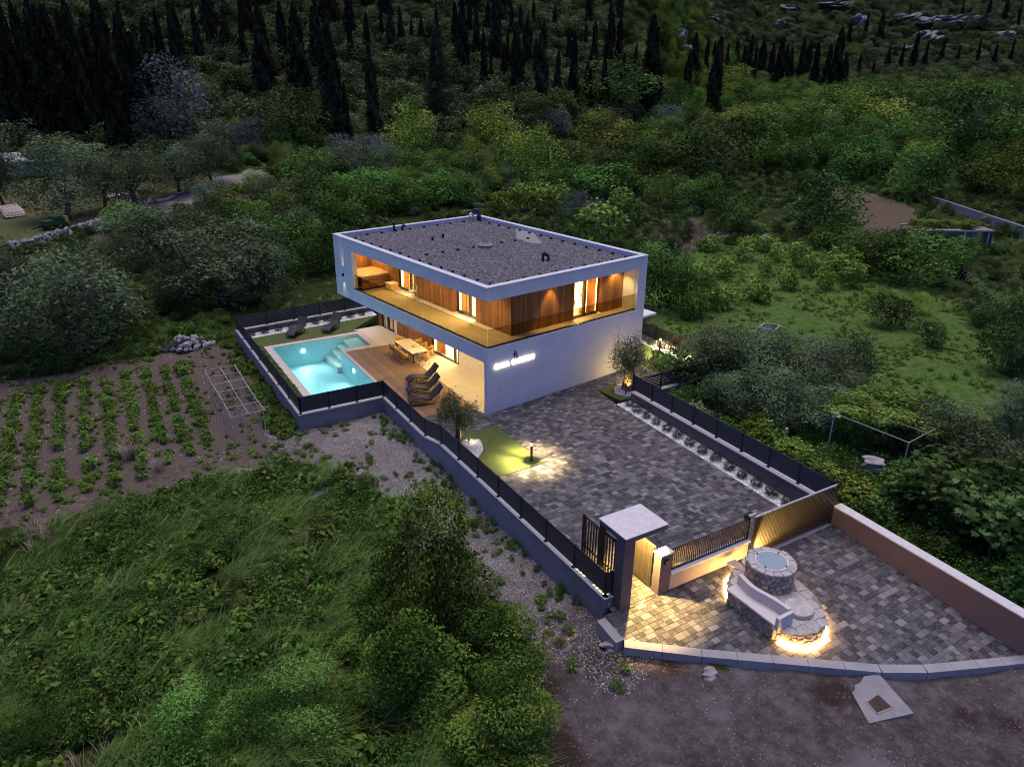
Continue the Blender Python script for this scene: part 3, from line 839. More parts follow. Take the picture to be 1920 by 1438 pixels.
curtain('x', 1.62, 8.5, 9.2, BF + 0.02, ZF - 0.1, M['curtain']); curtain('x', 1.7, 8.2, 8.5, BF + 0.02, ZF - 0.1, M['curtain'])
curtain('y', GX + 0.3, 9.4, 10.4, TZ + 0.02, ZS - 0.1, M['curtain']); curtain('y', GX + 0.3, 15.4, 16.0, TZ + 0.02, ZS - 0.1, M['curtain'])
# furniture that shows through the glass
def bed(x, y, rot, label):
    b = thing('bed', label, 'bed', hw(x, y) + (BF,), TH + rot)
    MB().box(-0.85, -1.0, 0.0, 0.85, 1.0, 0.28).build('bed_base', M['clad'], b)
    MB().box(-0.83, -0.98, 0.28, 0.83, 0.98, 0.50).build('mattress', M['white_paint'], b, bevel=0.05)
    MB().box(-0.9, 1.0, 0.0, 0.9, 1.08, 1.05).build('headboard', M['curtain'], b)
    for s in (-0.42, 0.42): MB().box(s - 0.33, 0.5, 0.50, s + 0.33, 0.92, 0.62).build('pillow', M['white_paint'], b, bevel=0.05)
bed(8.3, 4.2, 0, 'white bed behind the front sliding door upstairs')
bed(5.2, 4.4, R(-90), 'white bed behind the side window nearest the balcony corner')
def art_plant(x, y, z):
    p = thing('potted_plant', 'tall potted plant just inside the front sliding door upstairs', 'plant', hw(x, y) + (z,))
    MB().lathe([(0.14, 0), (0.18, 0.3), (0.16, 0.3)], 14).build('pot', M['white_paint'], p)
    g = MB(); rr = random.Random(4)
    for k in range(26):
        a = rr.random() * 6.28; h = 0.5 + rr.random() * 1.4; L = 0.35
        c, s = math.cos(a), math.sin(a); b0 = (0.02 * c, 0.02 * s, h)
        g.add([b0, (c * L * .5 - s * .05, s * L * .5 + c * .05, h + .08), (c * L, s * L, h - .05), (c * L * .5 + s * .05, s * L * .5 - c * .05, h + .06)], [(0, 1, 2, 3)])
    g.tube([(0, 0, 0.25), (0.03, 0, 1.1), (0, 0.02, 1.9)], 0.015, 5)
    g.build('foliage', simple('plant_green', (0.05, 0.10, 0.03)), p)
art_plant(8.35, 1.95, BF)

# balcony balustrade: panels of bronze glass on a black channel
rail = MB(); rail.box(0.06, 0.06, ZC, 0.18, 13.94, ZC + 0.07); rail.box(0.18, 0.06, ZC, 10.96, 0.18, ZC + 0.07)
rail = rail.build('balustrade', M['black'], house)
capm = MB(); capm.box(0.0, 0.0, ZC - 0.004, 0.25, 13.96, ZC + 0.012); capm.box(0.25, 0.0, ZC - 0.004, 10.98, 0.25, ZC + 0.012); capm.build('sill_cap', M['cap_metal'], house)
n = 11; L = (13.92 - 0.12) / n
for k in range(n):
    MB().box(0.112, 0.12 + k * L + 0.007, ZC + 0.07, 0.128, 0.12 + (k + 1) * L - 0.007, ZC + 0.95).build('glass_panel', M['glass_rail'], rail)
    MB().box(0.106, 0.12 + k * L + 0.007, ZC + 0.95, 0.134, 0.12 + (k + 1) * L - 0.007, ZC + 0.965).build('panel_edge', M['bronze'], rail)
n = 9; L = (10.96 - 0.14) / n
for k in range(n):
    MB().box(0.14 + k * L + 0.007, 0.112, ZC + 0.07, 0.14 + (k + 1) * L - 0.007, 0.128, ZC + 0.95).build('glass_panel', M['glass_rail'], rail)
    MB().box(0.14 + k * L + 0.007, 0.106, ZC + 0.95, 0.14 + (k + 1) * L - 0.007, 0.134, ZC + 0.965).build('panel_edge', M['bronze'], rail)
hb('canopy', M['white_paint'], W, 0.15, 2.85, 13.05, 1.25, 2.97)
# lights in the soffits
def down(x, y, z, power, angle=110, col=WARM, blend=0.8):
    MB().lathe([(0.07, z - 0.012), (0.07, z)], 12, (x, y)).build('downlight', M['lamp_glow'], house)
    lamp('SPOT', 'downlight_lamp', house, (x, y, z - 0.04), power, col, (x, y, 0), 0.05, angle, blend)
for y in (1.2, 3.4, 5.8, 8.2): down(1.75, y, ZS - 0.032, 105, 135)
for y in (10.6, 12.8, 15.2): down(1.75, y, ZS - 0.032, 80, 135)
for y in (2.4, 5.2, 8.2, 11.6, 14.6): down(1.3, y, ZF - 0.032, 95, 140)
down(1.3, 0.8, ZF - 0.032, 14, 110)
for x, p in ((5.15, 130), (8.2, 70), (10.2, 80)): down(x, 0.83, ZF - 0.032, p, 75 if x < 6 else 120)
lamp('POINT', 'niche_lamp', house, (1.6, 15.2, 5.7), 22, WARM, size=0.1)

# wall lamp that washes up and down
wl = thing('wall_lamp', 'small black up and down wall lamp on the white end pier', 'lamp', hw(-0.05, 15.19) + (4.28,), TH)
MB().box(-0.05, -0.05, -0.09, 0.05, 0.05, 0.09).build('lamp_body', M['black'], wl)
lamp('SPOT', 'up_beam', wl, (-0.09, 0, 0.10), 26, WARM2, (0.02, 0, 3), 0.01, 34, 0.6)
lamp('SPOT', 'down_beam', wl, (-0.09, 0, -0.10), 26, WARM2, (0.02, 0, -3), 0.01, 40, 0.6)

# lit lettering and emblem on the side wall
def text_mesh(txt, size, depth):
    c = bpy.data.curves.new('letter', 'FONT'); c.body = txt; c.size = size; c.extrude = depth / 2
    o = bpy.data.objects.new('letter', c); COL.objects.link(o)
    dg = bpy.context.evaluated_depsgraph_get(); me = bpy.data.meshes.new_from_object(o.evaluated_get(dg))
    bpy.data.objects.remove(o); me.name = 'letter'
    return me
sign = thing('lit_sign', 'glowing white house name lettering on the white side wall', 'sign', hw(0.45, -0.045) + (2.40,), TH)
def word(txt, x0, x1, h):
    sz = h / 0.70; n = len(txt); step = (x1 - x0) / n
    for k, ch in enumerate(txt):
        me = text_mesh(ch, sz, 0.03); me.materials.clear(); me.materials.append(M['sign_glow'])
        ws = [v.co.x for v in me.vertices]; wd = max(ws) - min(ws)
        o = link('letter', me, sign, (x0 + step * (k + 0.5) - wd / 2 - min(ws), 0, 0), (R(90), 0, 0))
word('CASA', 0.0, 0.98, 0.24); word('GARDEN', 1.14, 2.66, 0.24)
logo = thing('wall_emblem', 'black monogram of a pointed A and a round G above the lit lettering', 'emblem', hw(1.65, -0.03) + (2.70,), TH)
lg = MB()
lg.add([(0.02, -0.015, 0.12), (0.075, -0.015, 0.12), (0.145, -0.015, 0.46), (0.125, -0.015, 0.46)], [(0, 1, 2, 3)])
lg.add([(0.125, -0.015, 0.46), (0.145, -0.015, 0.46), (0.27, -0.015, 0.22), (0.19, -0.015, 0.22)], [(0, 1, 2, 3)])
lg.bar((0.05, -0.015, 0.24), (0.22, -0.015, 0.24), 0.03)
pts = [(0.19 + 0.115 * math.cos(a), -0.015, 0.125 + 0.125 * math.sin(a)) for a in np.linspace(0.6, 5.9, 22)]
lg.tube(pts, 0.018, 6); lg.bar((0.21, -0.015, 0.11), (0.31, -0.015, 0.11), 0.03); lg.bar((0.295, -0.015, 0.11), (0.295, -0.015, 0.05), 0.03)
lo = lg.build('monogram', M['black'], logo); s_ = lo.modifiers.new('thickness', 'SOLIDIFY'); s_.thickness = 0.02

# balcony things
tub = thing('hot_tub', 'square hot tub with pale cover in the timber balcony corner', 'hot tub', hw(1.48, 14.72) + (BF,), TH)
MB().box(-1.0, -1.02, 0, 1.0, 1.02, 0.10).build('tub_base', M['black'], tub)
for k in range(6):
    z = 0.12 + k * 0.115
    MB().box(-1.02, -1.04, z, 1.02, 1.04, z + 0.10).build('side_slat', M['clad'], tub, bevel=0.03)
def rounded(x0, y0, x1, y1, r, n=6):
    p = []
    for cx, cy, a0 in ((x1 - r, y0 + r, -90), (x1 - r, y1 - r, 0), (x0 + r, y1 - r, 90), (x0 + r, y0 + r, 180)):
        for k in range(n + 1):
            a = R(a0 + 90 * k / n); p.append((cx + r * math.cos(a), cy + r * math.sin(a)))
    return p
MB().prism(rounded(-1.07, -1.09, 1.07, 1.09, 0.28), 0.81, 0.92).build('cover', simple('tan_tub_cover', (0.42, 0.30, 0.16), 0.7, 0, 0.08), tub, bevel=0.03)
st = thing('side_steps', 'small wooden step box beside the hot tub', 'steps', hw(2.15, 12.85) + (BF,), TH)
MB().box(-0.28, -0.3, 0, 0.28, 0.3, 0.42).build('body', M['wicker'], st, bevel=0.01); MB().box(-0.3, -0.32, 0.42, 0.3, 0.32, 0.46).build('top', M['table_top'], st)
def stool():
    t = thing('balcony_chair', 'white chair with a looped back rail by the balcony sliding door', 'chair', hw(2.12, 10.35) + (BF,), TH + R(200))
    MB().prism(rounded(-0.22, -0.22, 0.22, 0.22, 0.08), 0.44, 0.475).build('seat', M['white_paint'], t)
    for sx in (-1, 1):
        for sy in (-1, 1):
            MB().tube([(sx * 0.17, sy * 0.17, 0.44), (sx * 0.23, sy * 0.23, 0)], 0.018, 8).build('leg', M['white_paint'], t)
    pts = [(0.24 * math.cos(a), 0.2 + 0.03 * math.cos(a), 0.72 + 0.16 * math.sin(a)) for a in np.linspace(-0.5, math.pi + 0.5, 14)]
    MB().tube([(0.18, 0.19, 0.47)] + pts + [(-0.18, 0.19, 0.47)], 0.02, 8).build('backrest', M['white_paint'], t, smooth=True)
stool()
# ------------------------------------------------------------------ boundary walls and slatted fences
def wall_run(label, pts, thick, zb, m, cap_m, cap_w, name='boundary_wall', cat='wall', over=0.03):
    """wall along pts [(u, v, z of its top)], wall body on the left of the line, cap in stones"""
    o = thing(name, label, cat, (pts[0][0], pts[0][1], 0))
    ox, oy = pts[0][0], pts[0][1]
    P2 = [Vector((p[0] - ox, p[1] - oy)) for p in pts]
    def offs(i, dist):
        ns = []
        if i > 0: d = (P2[i] - P2[i - 1]).normalized(); ns.append(Vector((-d.y, d.x)))
        if i < len(P2) - 1: d = (P2[i + 1] - P2[i]).normalized(); ns.append(Vector((-d.y, d.x)))
        nn = sum(ns, Vector((0, 0))); nn.normalize()
        return P2[i] + nn * (dist / max(0.3, nn.dot(ns[0])))
    for i in range(len(pts) - 1):
        q = [P2[i], P2[i + 1], offs(i + 1, thick), offs(i, thick)]
        zt = [pts[i][2], pts[i + 1][2], pts[i + 1][2], pts[i][2]]
        MB().prism([(a.x, a.y) for a in q], [zb] * 4, [z - 0.05 for z in zt]).build('wall_body', m, o)
        L = (P2[i + 1] - P2[i]).length; n = max(1, round(L / 2.0))
        a0, a1, b0, b1 = offs(i, -over), offs(i + 1, -over), offs(i, cap_w - over), offs(i + 1, cap_w - over)
        for k in range(n):
            t0, t1 = k / n, (k + 1) / n
            e = 0.004 / max(L, 0.1)
            c = [a0.lerp(a1, t0 + e), a0.lerp(a1, t1 - e), b0.lerp(b1, t1 - e), b0.lerp(b1, t0 + e)]
            za = pts[i][2] + (pts[i + 1][2] - pts[i][2]) * (t0 + e); zc = pts[i][2] + (pts[i + 1][2] - pts[i][2]) * (t1 - e)
            MB().prism([(a.x, a.y) for a in c], [za - 0.05, zc - 0.05, zc - 0.05, za - 0.05], [za, zc, zc, za]).build('cap_stone', cap_m, o)
    return o

_slat = {}
def fence_run(label, pts, height=0.92, nsl=9, m=None, post_every=1.9, outside=1, tilt=0.0, sh=0.092):
    m = m or M['anthracite']
    o = thing('slat_fence', label, 'fence', (pts[0][0], pts[0][1], 0))
    ox, oy = pts[0][0], pts[0][1]
    post = MB().box(-0.03, -0.03, -0.06, 0.03, 0.03, height + 0.02).box(-0.07, -0.07, 0.0, 0.07, 0.07, 0.012).box(-0.05, -0.10, -0.10, 0.05, -0.05, 0.012).mesh('post', M['black'])
    posts = []
    for i in range(len(pts) - 1):
        a, b = Vector(pts[i]), Vector(pts[i + 1]); L = (b - a).length; n = max(1, round(L / post_every))
        ang = math.atan2(b.y - a.y, b.x - a.x); pit = math.atan2(b.z - a.z, math.hypot(b.x - a.x, b.y - a.y))
        for k in range(n + 1):
            p = a.lerp(b, k / n)
            if k == n and i < len(pts) - 2: continue
            link('post', post, o, (p.x - ox, p.y - oy, p.z), (0, 0, ang if outside > 0 else ang + math.pi))
        sl = L / n - 0.064; key = (round(sl, 2), sh, m.name)
        if key not in _slat: _slat[key] = MB().box(-sl / 2, -0.011, -sh / 2, sl / 2, 0.011, sh / 2).mesh('slat', m)
        for k in range(n):
            c = a.lerp(b, (k + 0.5) / n)
            for j in range(nsl):
                z = c.z + 0.06 + (height - 0.06) * (j + 0.5) / nsl
                link('slat', _slat[key], o, (c.x - ox, c.y - oy, z), (tilt, -pit, ang))
    return o

GR, CS = M['grey_render'], M['cap_stone']
# outer left side, pool corner, drive
wall_run('grey retaining wall with pale cap along the far side of the pool', [(-8.43, 20.45, 0), (-8.43, 4.75, 0)], 0.25, -1.6, GR, CS, 0.30)
wall_run('grey retaining wall with pale cap at the near end of the pool', [(-8.436, 4.744, 0.001), (-3.876, 4.744, 0.001)], 0.25, -1.6, GR, CS, 0.30)
wall_run('long grey retaining wall that steps up beside the paved drive', [(-3.87, 4.75, 0.002), (-3.87, -0.65, 0.002), (-3.87, -2.45, 0.42), (-3.87, -14.98, 0.42)], 0.25, -1.6, GR, CS, 0.30)
wall_run('short grey wall end with a beige plate beside the gate pillar', [(-3.885, -14.995, 0.421), (-3.52, -14.995, 0.421)], 0.25, -1.2, GR, CS, 0.30)
props(MB().box(-3.74, -15.015, -0.02, -3.62, -14.997, 0.18).build('meter_plate', M['beige_and_lit_taupe_render']), 'small beige meter plate on the short grey wall by the gate pillar', 'meter plate')
fence_run('dark slatted fence along the far side of the pool', [(-8.33, 20.35, 0), (-8.33, 4.85, 0)], post_every=2.25)
fence_run('dark slatted fence at the near end of the pool', [(-8.33, 4.85, 0), (-3.77, 4.85, 0)], post_every=1.52)
fence_run('long dark slatted fence that steps up beside the paved drive', [(-3.77, 4.85, 0), (-3.77, -0.6, 0), (-3.77, -2.45, 0.42), (-3.77, -14.88, 0.42)], post_every=1.75)
fence_run('short dark fence panel turning in to the gate pillar', [(-3.77, -14.9, 0.42), (-3.5, -14.9, 0.42)], post_every=2)
# far side behind the lawn
wall_run('taupe wall with pale cap behind the pool lawn', [(3.4, 21.45, 0), (-8.2, 20.38, 0)], 0.25, -1.2, M['taupe'], CS, 0.30)
fence_run('open dark slatted fence behind the pool lawn', [(-8.2, 20.30, 0), (3.4, 21.37, 0)], nsl=9, sh=0.082, post_every=1.85)
# right side of the drive
wall_run('taupe wall with pale cap beside the white pebble strip', [(7.12, -15.3, 0.84), (7.82, -2.32, 0.56)], 0.25, -1.0, M['taupe'], CS, 0.32, over=0.02)
fence_run('dark slatted fence beside the white pebble strip of the drive', [(7.02, -15.2, 0.84), (7.73, -2.25, 0.56)], post_every=1.6, outside=1, sh=0.084)
wall_run('taupe wall turning right behind the second olive tree', [(7.80, -2.42, 0.30), (15.3, -2.42, 0.30)], 0.25, -1.0, M['taupe'], CS, 0.30)
fence_run('dark slatted fence turning right behind the second olive tree', [(7.82, -2.28, 0.30), (15.25, -2.28, 0.30)], post_every=1.9, sh=0.076)
wall_run('warm lit taupe wall along the side garden right of the house', [(15.3, -2.2, 0.30), (14.7, 6.0, 0.30), (14.0, 14.0, 0.30)], 0.25, -1.0, M['beige_and_lit_taupe_render'], CS, 0.30)  # taupe wall in a paler beige, its warm light put into the colour
fence_run('dark slatted fence along the side garden right of the house', [(15.15, -2.2, 0.30), (14.55, 6.0, 0.30), (13.85, 14.0, 0.30)], post_every=2.0, m=M['bronze'], sh=0.074)
# forecourt right wall
wall_run('long taupe wall with broad cap right of the forecourt', [(6.95, -15.45, 0.82), (6.56, -23.05, 0.82)], 0.25, -1.6, M['taupe'], CS, 0.42, over=0.02)

# ------------------------------------------------------------------ gate: canopy pillar, screens, open wicket, low wall, sliding gate
GV = -15.35
porch = thing('gate_pillar', 'tall taupe gate pillar carrying a wide pale canopy slab', 'gate pillar', (-3.07, GV, 0))
MB().box(-0.43, 0.0, -0.3, 0.0, 0.42, 2.66).build('pillar', M['taupe'], porch)
MB().box(-0.43, 1.0, -0.3, -0.37, 1.30, 2.66).build('rear_post', M['black'], porch)
MB().box(-0.46, -0.06, 2.66, 1.25, 1.30, 2.84).build('canopy', M['taupe'], porch)
MB().box(-0.48, -0.08, 2.84, 1.28, 1.33, 2.87).build('canopy_cap', CS, porch)
for k in range(12):
    y = 0.45 + k * 0.145
    MB().box(-0.42, y, 0.03, -0.38, y + 0.05, 2.45).build('screen_bar', M['black'], porch)
for z in (0.05, 1.25, 2.42): MB().box(-0.425, 0.42, z, -0.375, 2.18, z + 0.05).build('screen_rail', M['black'], porch)
MB().box(-0.44, 2.14, 0, -0.36, 2.24, 2.50).build('screen_post', M['black'], porch)
MB().lathe([(0.07, 2.645), (0.07, 2.658)], 14, (0.55, 0.55)).build('downlight', M['lamp_glow'], porch)
lamp('SPOT', 'porch_lamp', porch, (0.55, 0.55, 2.6), 1700, (1.0, 0.64, 0.19), (0.55, 0.55, 0), 0.04, 100, 0.35)
p2 = thing('gate_post', 'shorter taupe gate post with pale cap right of the wicket', 'gate post', (-1.62, GV, 0))
MB().box(-0.25, 0.0, -0.3, 0.25, 0.34, 1.54).build('post', M['taupe'], p2); MB().box(-0.28, -0.03, 1.54, 0.28, 0.37, 1.60).build('cap', CS, p2)
MB().box(-0.1, -0.07, 1.22, 0.06, -0.002, 1.36).build('camera_box', M['black'], p2)
wk = thing('wicket_gate', 'open dark wicket gate of vertical slats lit golden', 'gate', (-1.86, GV + 0.36, 0))
for k in range(11):
    y = 0.05 + k * 0.098
    MB().box(-0.025, y, 0.06, 0.015, y + 0.086, 1.72).build('slat', M['bronze'], wk)
MB().box(0.0, 0.0, 0.04, 0.04, 1.14, 0.10).build('rail', M['bronze'], wk); MB().box(0.0, 0.0, 1.68, 0.04, 1.14, 1.75).build('rail', M['bronze'], wk)
lw = thing('front_wall', 'low beige front wall with pale cap lit by the light strip', 'wall', (-1.37, GV, 0))
MB().box(0.0, 0.02, -0.3, 3.78, 0.24, 0.66).build('wall_body', M['beige_and_lit_taupe_render'], lw); MB().box(0.01, -0.05, 0.66, 3.80, 0.29, 0.72).build('cap_stone', CS, lw)
ff = thing('bar_fence', 'low dark fence of upright slats on the front wall', 'fence', (-1.37, GV, 0))
sb = MB().box(-0.03, -0.012, 0, 0.03, 0.012, 0.80).mesh('slat', M['bronze'])
for k in range(42): link('slat', sb, ff, (0.07 + k * 0.0888, 0.12, 0.76), (0, 0, R(18)))
MB().box(0.0, 0.10, 0.74, 3.76, 0.14, 0.765).build('rail', M['black'], ff); MB().box(0.0, 0.135, 1.54, 3.76, 0.165, 1.58).build('rail', M['bronze'], ff)
MB().box(3.72, 0.09, 0.72, 3.78, 0.15, 1.72).build('post', M['black'], ff); MB().box(3.62, 0.02, 1.74, 3.98, 0.1, 1.80).build('guide_arm', M['pipe'], ff); MB().box(3.58, 0.10, 1.60, 3.72, 0.24, 1.78).build('guide_box', M['black'], ff)
sg = thing('sliding_gate', 'wide dark sliding gate of upright slats, golden lit at one end', 'gate', (2.45, GV - 0.06, 0))
sb2 = MB().box(-0.020, -0.045, 0, 0.020, -0.006, 1.60).mesh('slat', M['bronze'])
MB().box(0.03, -0.004, 0.10, 4.5, 0.012, 1.70).build('backing_sheet', M['bronze'], sg)
for k in range(56): link('slat', sb2, sg, (0.07 + k * 0.0795, 0, 0.10))
MB().box(0, -0.02, 0.05, 4.52, 0.03, 0.12).build('rail', M['bronze'], sg); MB().box(0, -0.03, 1.70, 4.52, 0.035, 1.76).build('rail', M['pipe'], sg); MB().box(0, 0.03, 0.85, 4.52, 0.06, 0.93).build('rail', M['bronze'], sg)
MB().box(4.46, -0.05, 0, 4.56, 0.06, 1.78).build('end_post', M['black'], sg)
props(MB().box(2.4, GV - 0.20, -0.25, 7.0, GV - 0.015, 0.008).build('gate_track', M['kerb']), kind='structure')

# ------------------------------------------------------------------ round stone well with bench and light strip
well = thing('stone_well', 'round rubble stone well with glass lid, bench and glowing light strip', 'well', (1.72, -16.9, fz(-17.3)))
WZ = well.location.z
def smooth_loop(pts, n=8):
    out = []
    m_ = len(pts)
    for i in range(m_):
        p0, p1, p2, p3 = (Vector(pts[(i + k - 1) % m_]) for k in range(4))
        for k in range(n):
            t = k / n
            out.append(tuple(0.5 * ((2 * p1) + (-p0 + p2) * t + (2 * p0 - 5 * p1 + 4 * p2 - p3) * t * t + (-p0 + 3 * p1 - 3 * p2 + p3) * t ** 3)))
    return out
loop = smooth_loop([(-1.50, 0.35), (-0.75, 1.0), (0.2, 1.08), (0.85, 0.55), (0.92, -0.4), (0.72, -1.4), (0.15, -2.25), (-0.55, -2.58), (-1.25, -2.38), (-1.62, -1.75), (-1.66, -0.7)])
loop = loop[::-1] if area(loop) < 0 else loop
pz = -0.25
MB().prism([(x * 0.97 - 0.01, y * 0.97 - 0.015) for x, y in loop], pz, 0.36).build('plinth', M['mortar'], well)

def stones_on(rows, place, parent, seed, mat_, thick=(0.02, 0.05), label=None, jit=0.32):
    """irregular rubble: jittered points on the unrolled wall, each Voronoi cell one stone"""
    rng = random.Random(seed)
    Lx, Lz, nx, nz, wrap = rows
    pts = []
    for j in range(nz):
        for i in range(nx):
            pts.append(((i + 0.5 + (0.5 if j % 2 else 0) + rng.uniform(-jit, jit)) * Lx / nx, (j + 0.5 + rng.uniform(-jit, jit)) * Lz / nz))
    ext = pts + ([(x + Lx, z) for x, z in pts] + [(x - Lx, z) for x, z in pts] if wrap else [])
    for (x, z) in pts:
        rx = Lx / nx * 2; rz = Lz / nz * 2
        cell = [(x - rx, max(0, z - rz)), (x + rx, max(0, z - rz)), (x + rx, min(Lz, z + rz)), (x - rx, min(Lz, z + rz))]
        if not wrap: cell = [(min(max(a, 0), Lx), b) for a, b in cell]
        for (qx, qz) in ext:
            if (qx, qz) == (x, z) or abs(qx - x) > rx * 1.6 or abs(qz - z) > rz * 1.6: continue
            mx, mz = (x + qx) / 2, (z + qz) / 2; dx, dz = qx - x, qz - z
            out = []
            for i in range(len(cell)):
                a, b = cell[i], cell[(i + 1) % len(cell)]
                sa = (a[0] - mx) * dx + (a[1] - mz) * dz; sb_ = (b[0] - mx) * dx + (b[1] - mz) * dz
                if sa <= 0: out.append(a)
                if (sa <= 0) != (sb_ <= 0):
                    t = sa / (sa - sb_); out.append((a[0] + (b[0] - a[0]) * t, a[1] + (b[1] - a[1]) * t))
            cell = out
            if len(cell) < 3: break
        if len(cell) < 3: continue
        cx = sum(a for a, b in cell) / len(cell); cz = sum(b for a, b in cell) / len(cell)
        s = 0.90; s2 = 0.62; h = rng.uniform(*thick); n = len(cell)
        vs = [place(cx + (a - cx) * s, cz + (b - cz) * s, -0.02) for a, b in cell] + [place(cx + (a - cx) * s, cz + (b - cz) * s, h * 0.45) for a, b in cell] + [place(cx + (a - cx) * s2, cz + (b - cz) * s2, h) for a, b in cell]
        c0 = Vector(place(cx, cz, 0))
        vs = [tuple(Vector(v) - c0) for v in vs]
        fs = [(i, (i + 1) % n, n + (i + 1) % n, n + i) for i in range(n)] + [(n + i, n + (i + 1) % n, 2 * n + (i + 1) % n, 2 * n + i) for i in range(n)] + [tuple(range(2 * n, 3 * n))]
        MB().add(vs, fs).build('stone', mat_, parent, tuple(c0))
# drum
RW = 0.76
drum = MB().lathe([(RW - 0.02, 0.3), (RW - 0.02, 1.12)], 40).build('well_drum', M['mortar'], well)
stones_on((2 * math.pi * RW, 0.80, 24, 4, True), lambda x, z, h: ((RW + h) * math.cos(x / RW), (RW + h) * math.sin(x / RW), 0.34 + z), drum, 3, M['stone'], (0.03, 0.06))
ring = MB().lathe([(0.5, 1.08), (RW + 0.0, 1.08), (RW + 0.0, 1.14), (0.5, 1.14)], 40).build('well_rim', M['mortar'], well)
rr = random.Random(8)
aa = 0
while aa < 2 * math.pi - 0.12:
    da = min(rr.uniform(0.26, 0.5), 2 * math.pi - aa); q = []
    R0, R1 = 0.54, RW + rr.uniform(0.04, 0.10)
    for k in range(4): a = aa + 0.012 + (da - 0.024) * k / 3; q.append((R1 * math.cos(a), R1 * math.sin(a)))
    for k in range(3, -1, -1): a = aa + 0.012 + (da - 0.024) * k / 3; q.append((R0 * math.cos(a), R0 * math.sin(a)))
    MB().prism(q, 1.10, 1.185 + rr.uniform(-0.01, 0.012)).build('rim_stone', M['stone_flat'], ring, bevel=0.012); aa += da
MB().lathe([(0.56, 1.13), (0.585, 1.20), (0.52, 1.215), (0.47, 1.21)], 40).build('lid_ring', M['cap_stone'], well, smooth=True)
MB().lathe([(0.50, 1.205), (0.50, 1.222)], 40).build('glass_lid', M['well_glass'], well)
MB().lathe([(0.53, 0.96), (0.53, 0.97)], 30).build('well_bottom', simple('well_inside', (0.30, 0.31, 0.31), 0.9), well)
for a in (0.3, 1.85, 3.45, 5.0):
    MB().lathe([(0.028, 1.215), (0.028, 1.25)], 10, (0.52 * math.cos(a), 0.52 * math.sin(a))).build('lid_clamp', M['black'], well)
# plinth face stones (split-faced) and top slabs
per = [0]
for i in range(len(loop)): per.append(per[-1] + math.hypot(loop[(i + 1) % len(loop)][0] - loop[i][0], loop[(i + 1) % len(loop)][1] - loop[i][1]))
def on_loop(x, z, h):
    x %= per[-1]
    i = max(k for k in range(len(loop)) if per[k] <= x + 1e-9); i = min(i, len(loop) - 1); t = (x - per[i]) / max(per[i + 1] - per[i], 1e-6)
    a, b = Vector(loop[i]), Vector(loop[(i + 1) % len(loop)]); p = a.lerp(b, t); d = (b - a).normalized()
    return (p.x * 0.97 - 0.01 + d.y * h, p.y * 0.97 - 0.015 - d.x * h, pz + z)
face = MB().box(-0.02, -0.02, 0.2, 0.02, 0.02, 0.24).build('plinth_face', M['mortar'], well)
stones_on((per[-1], 0.58, 44, 6, True), on_loop, face, 11, M['stone'], (0.015, 0.075), jit=0.4)
top = MB().prism([(x * 0.985, y * 0.985) for x, y in loop], 0.34, 0.395).build('plinth_top', M['mortar'], well)
lpo = [(x * 1.0, y * 1.0) for x, y in loop]
rng = random.Random(21)
cells = []
for gx in np.arange(-1.9, 1.2, 0.42):
    for gy in np.arange(-2.8, 1.3, 0.42): cells.append((gx + rng.uniform(-.14, .14), gy + rng.uniform(-.14, .14)))
for (x, y) in cells:
    if not in_poly(np.array([x]), np.array([y]), lpo)[0] or x * x + y * y < 0.5: continue
    c = [(x - .6, y - .6), (x + .6, y - .6), (x + .6, y + .6), (x - .6, y + .6)]
    for (qx, qy) in cells:
        if (qx, qy) == (x, y) or abs(qx - x) > 1.1 or abs(qy - y) > 1.1: continue
        mx, my, dx, dy = (x + qx) / 2, (y + qy) / 2, qx - x, qy - y; out = []
        for i in range(len(c)):
            a, b = c[i], c[(i + 1) % len(c)]; sa = (a[0] - mx) * dx + (a[1] - my) * dy; sb_ = (b[0] - mx) * dx + (b[1] - my) * dy
            if sa <= 0: out.append(a)
            if (sa <= 0) != (sb_ <= 0): t = sa / (sa - sb_); out.append((a[0] + (b[0] - a[0]) * t, a[1] + (b[1] - a[1]) * t))
        c = out
        if len(c) < 3: break
    if len(c) < 3: continue
    cx = sum(p[0] for p in c) / len(c); cy_ = sum(p[1] for p in c) / len(c)
    c = [(cx + (a - cx) * .95, cy_ + (b - cy_) * .95) for a, b in c]
    c = [p if in_poly(np.array([p[0]]), np.array([p[1]]), lpo)[0] else (cx + (p[0] - cx) * .55, cy_ + (p[1] - cy_) * .55) for p in c]
    MB().prism([(a - x, b - y) for a, b in c], 0.38, 0.405 + rng.uniform(-.004, .006)).build('stone_slab', M['stone_flat'], top, (x, y, 0))
MB().lathe([(0.43, 0.40), (0.46, 0.42), (0.46, 0.53), (0.44, 0.555), (0.05, 0.56)], 30, (-0.38, -1.58)).build('millstone', M['stone_flat'], well, smooth=False)
# bench: seat, backrest curving round the well, two ends
bench = thing('stone_bench', 'smooth pale stone bench built against the round well', 'bench', (1.72, -16.9, WZ))
MB().box(-1.72, -1.75, -0.25, -1.22, 0.20, 0.50).build('bench_base', M['mortar'], bench)
stones_on((1.95, 0.72, 9, 4, False), lambda x, z, h: (-1.72 - h, -1.75 + x, -0.25 + z), bench, 31, M['stone'], (0.02, 0.05))
MB().box(-1.80, -1.80, 0.50, -1.25, 0.24, 0.585).build('seat', M['bench'], bench, bevel=0.02)
bk = MB(); curve = []
for k in range(13):
    y = -1.80 + 2.04 * k / 12; curve.append((-1.25 + 0.16 * math.exp(-((y + 0.45) / 0.6) ** 2) * -1 + 0.0, y))
bk.prism([(x - 0.0, y) for x, y in curve] + [(x + 0.16, y) for x, y in curve[::-1]], 0.40, 0.96)
bk.build('backrest', M['bench'], bench, bevel=0.015)
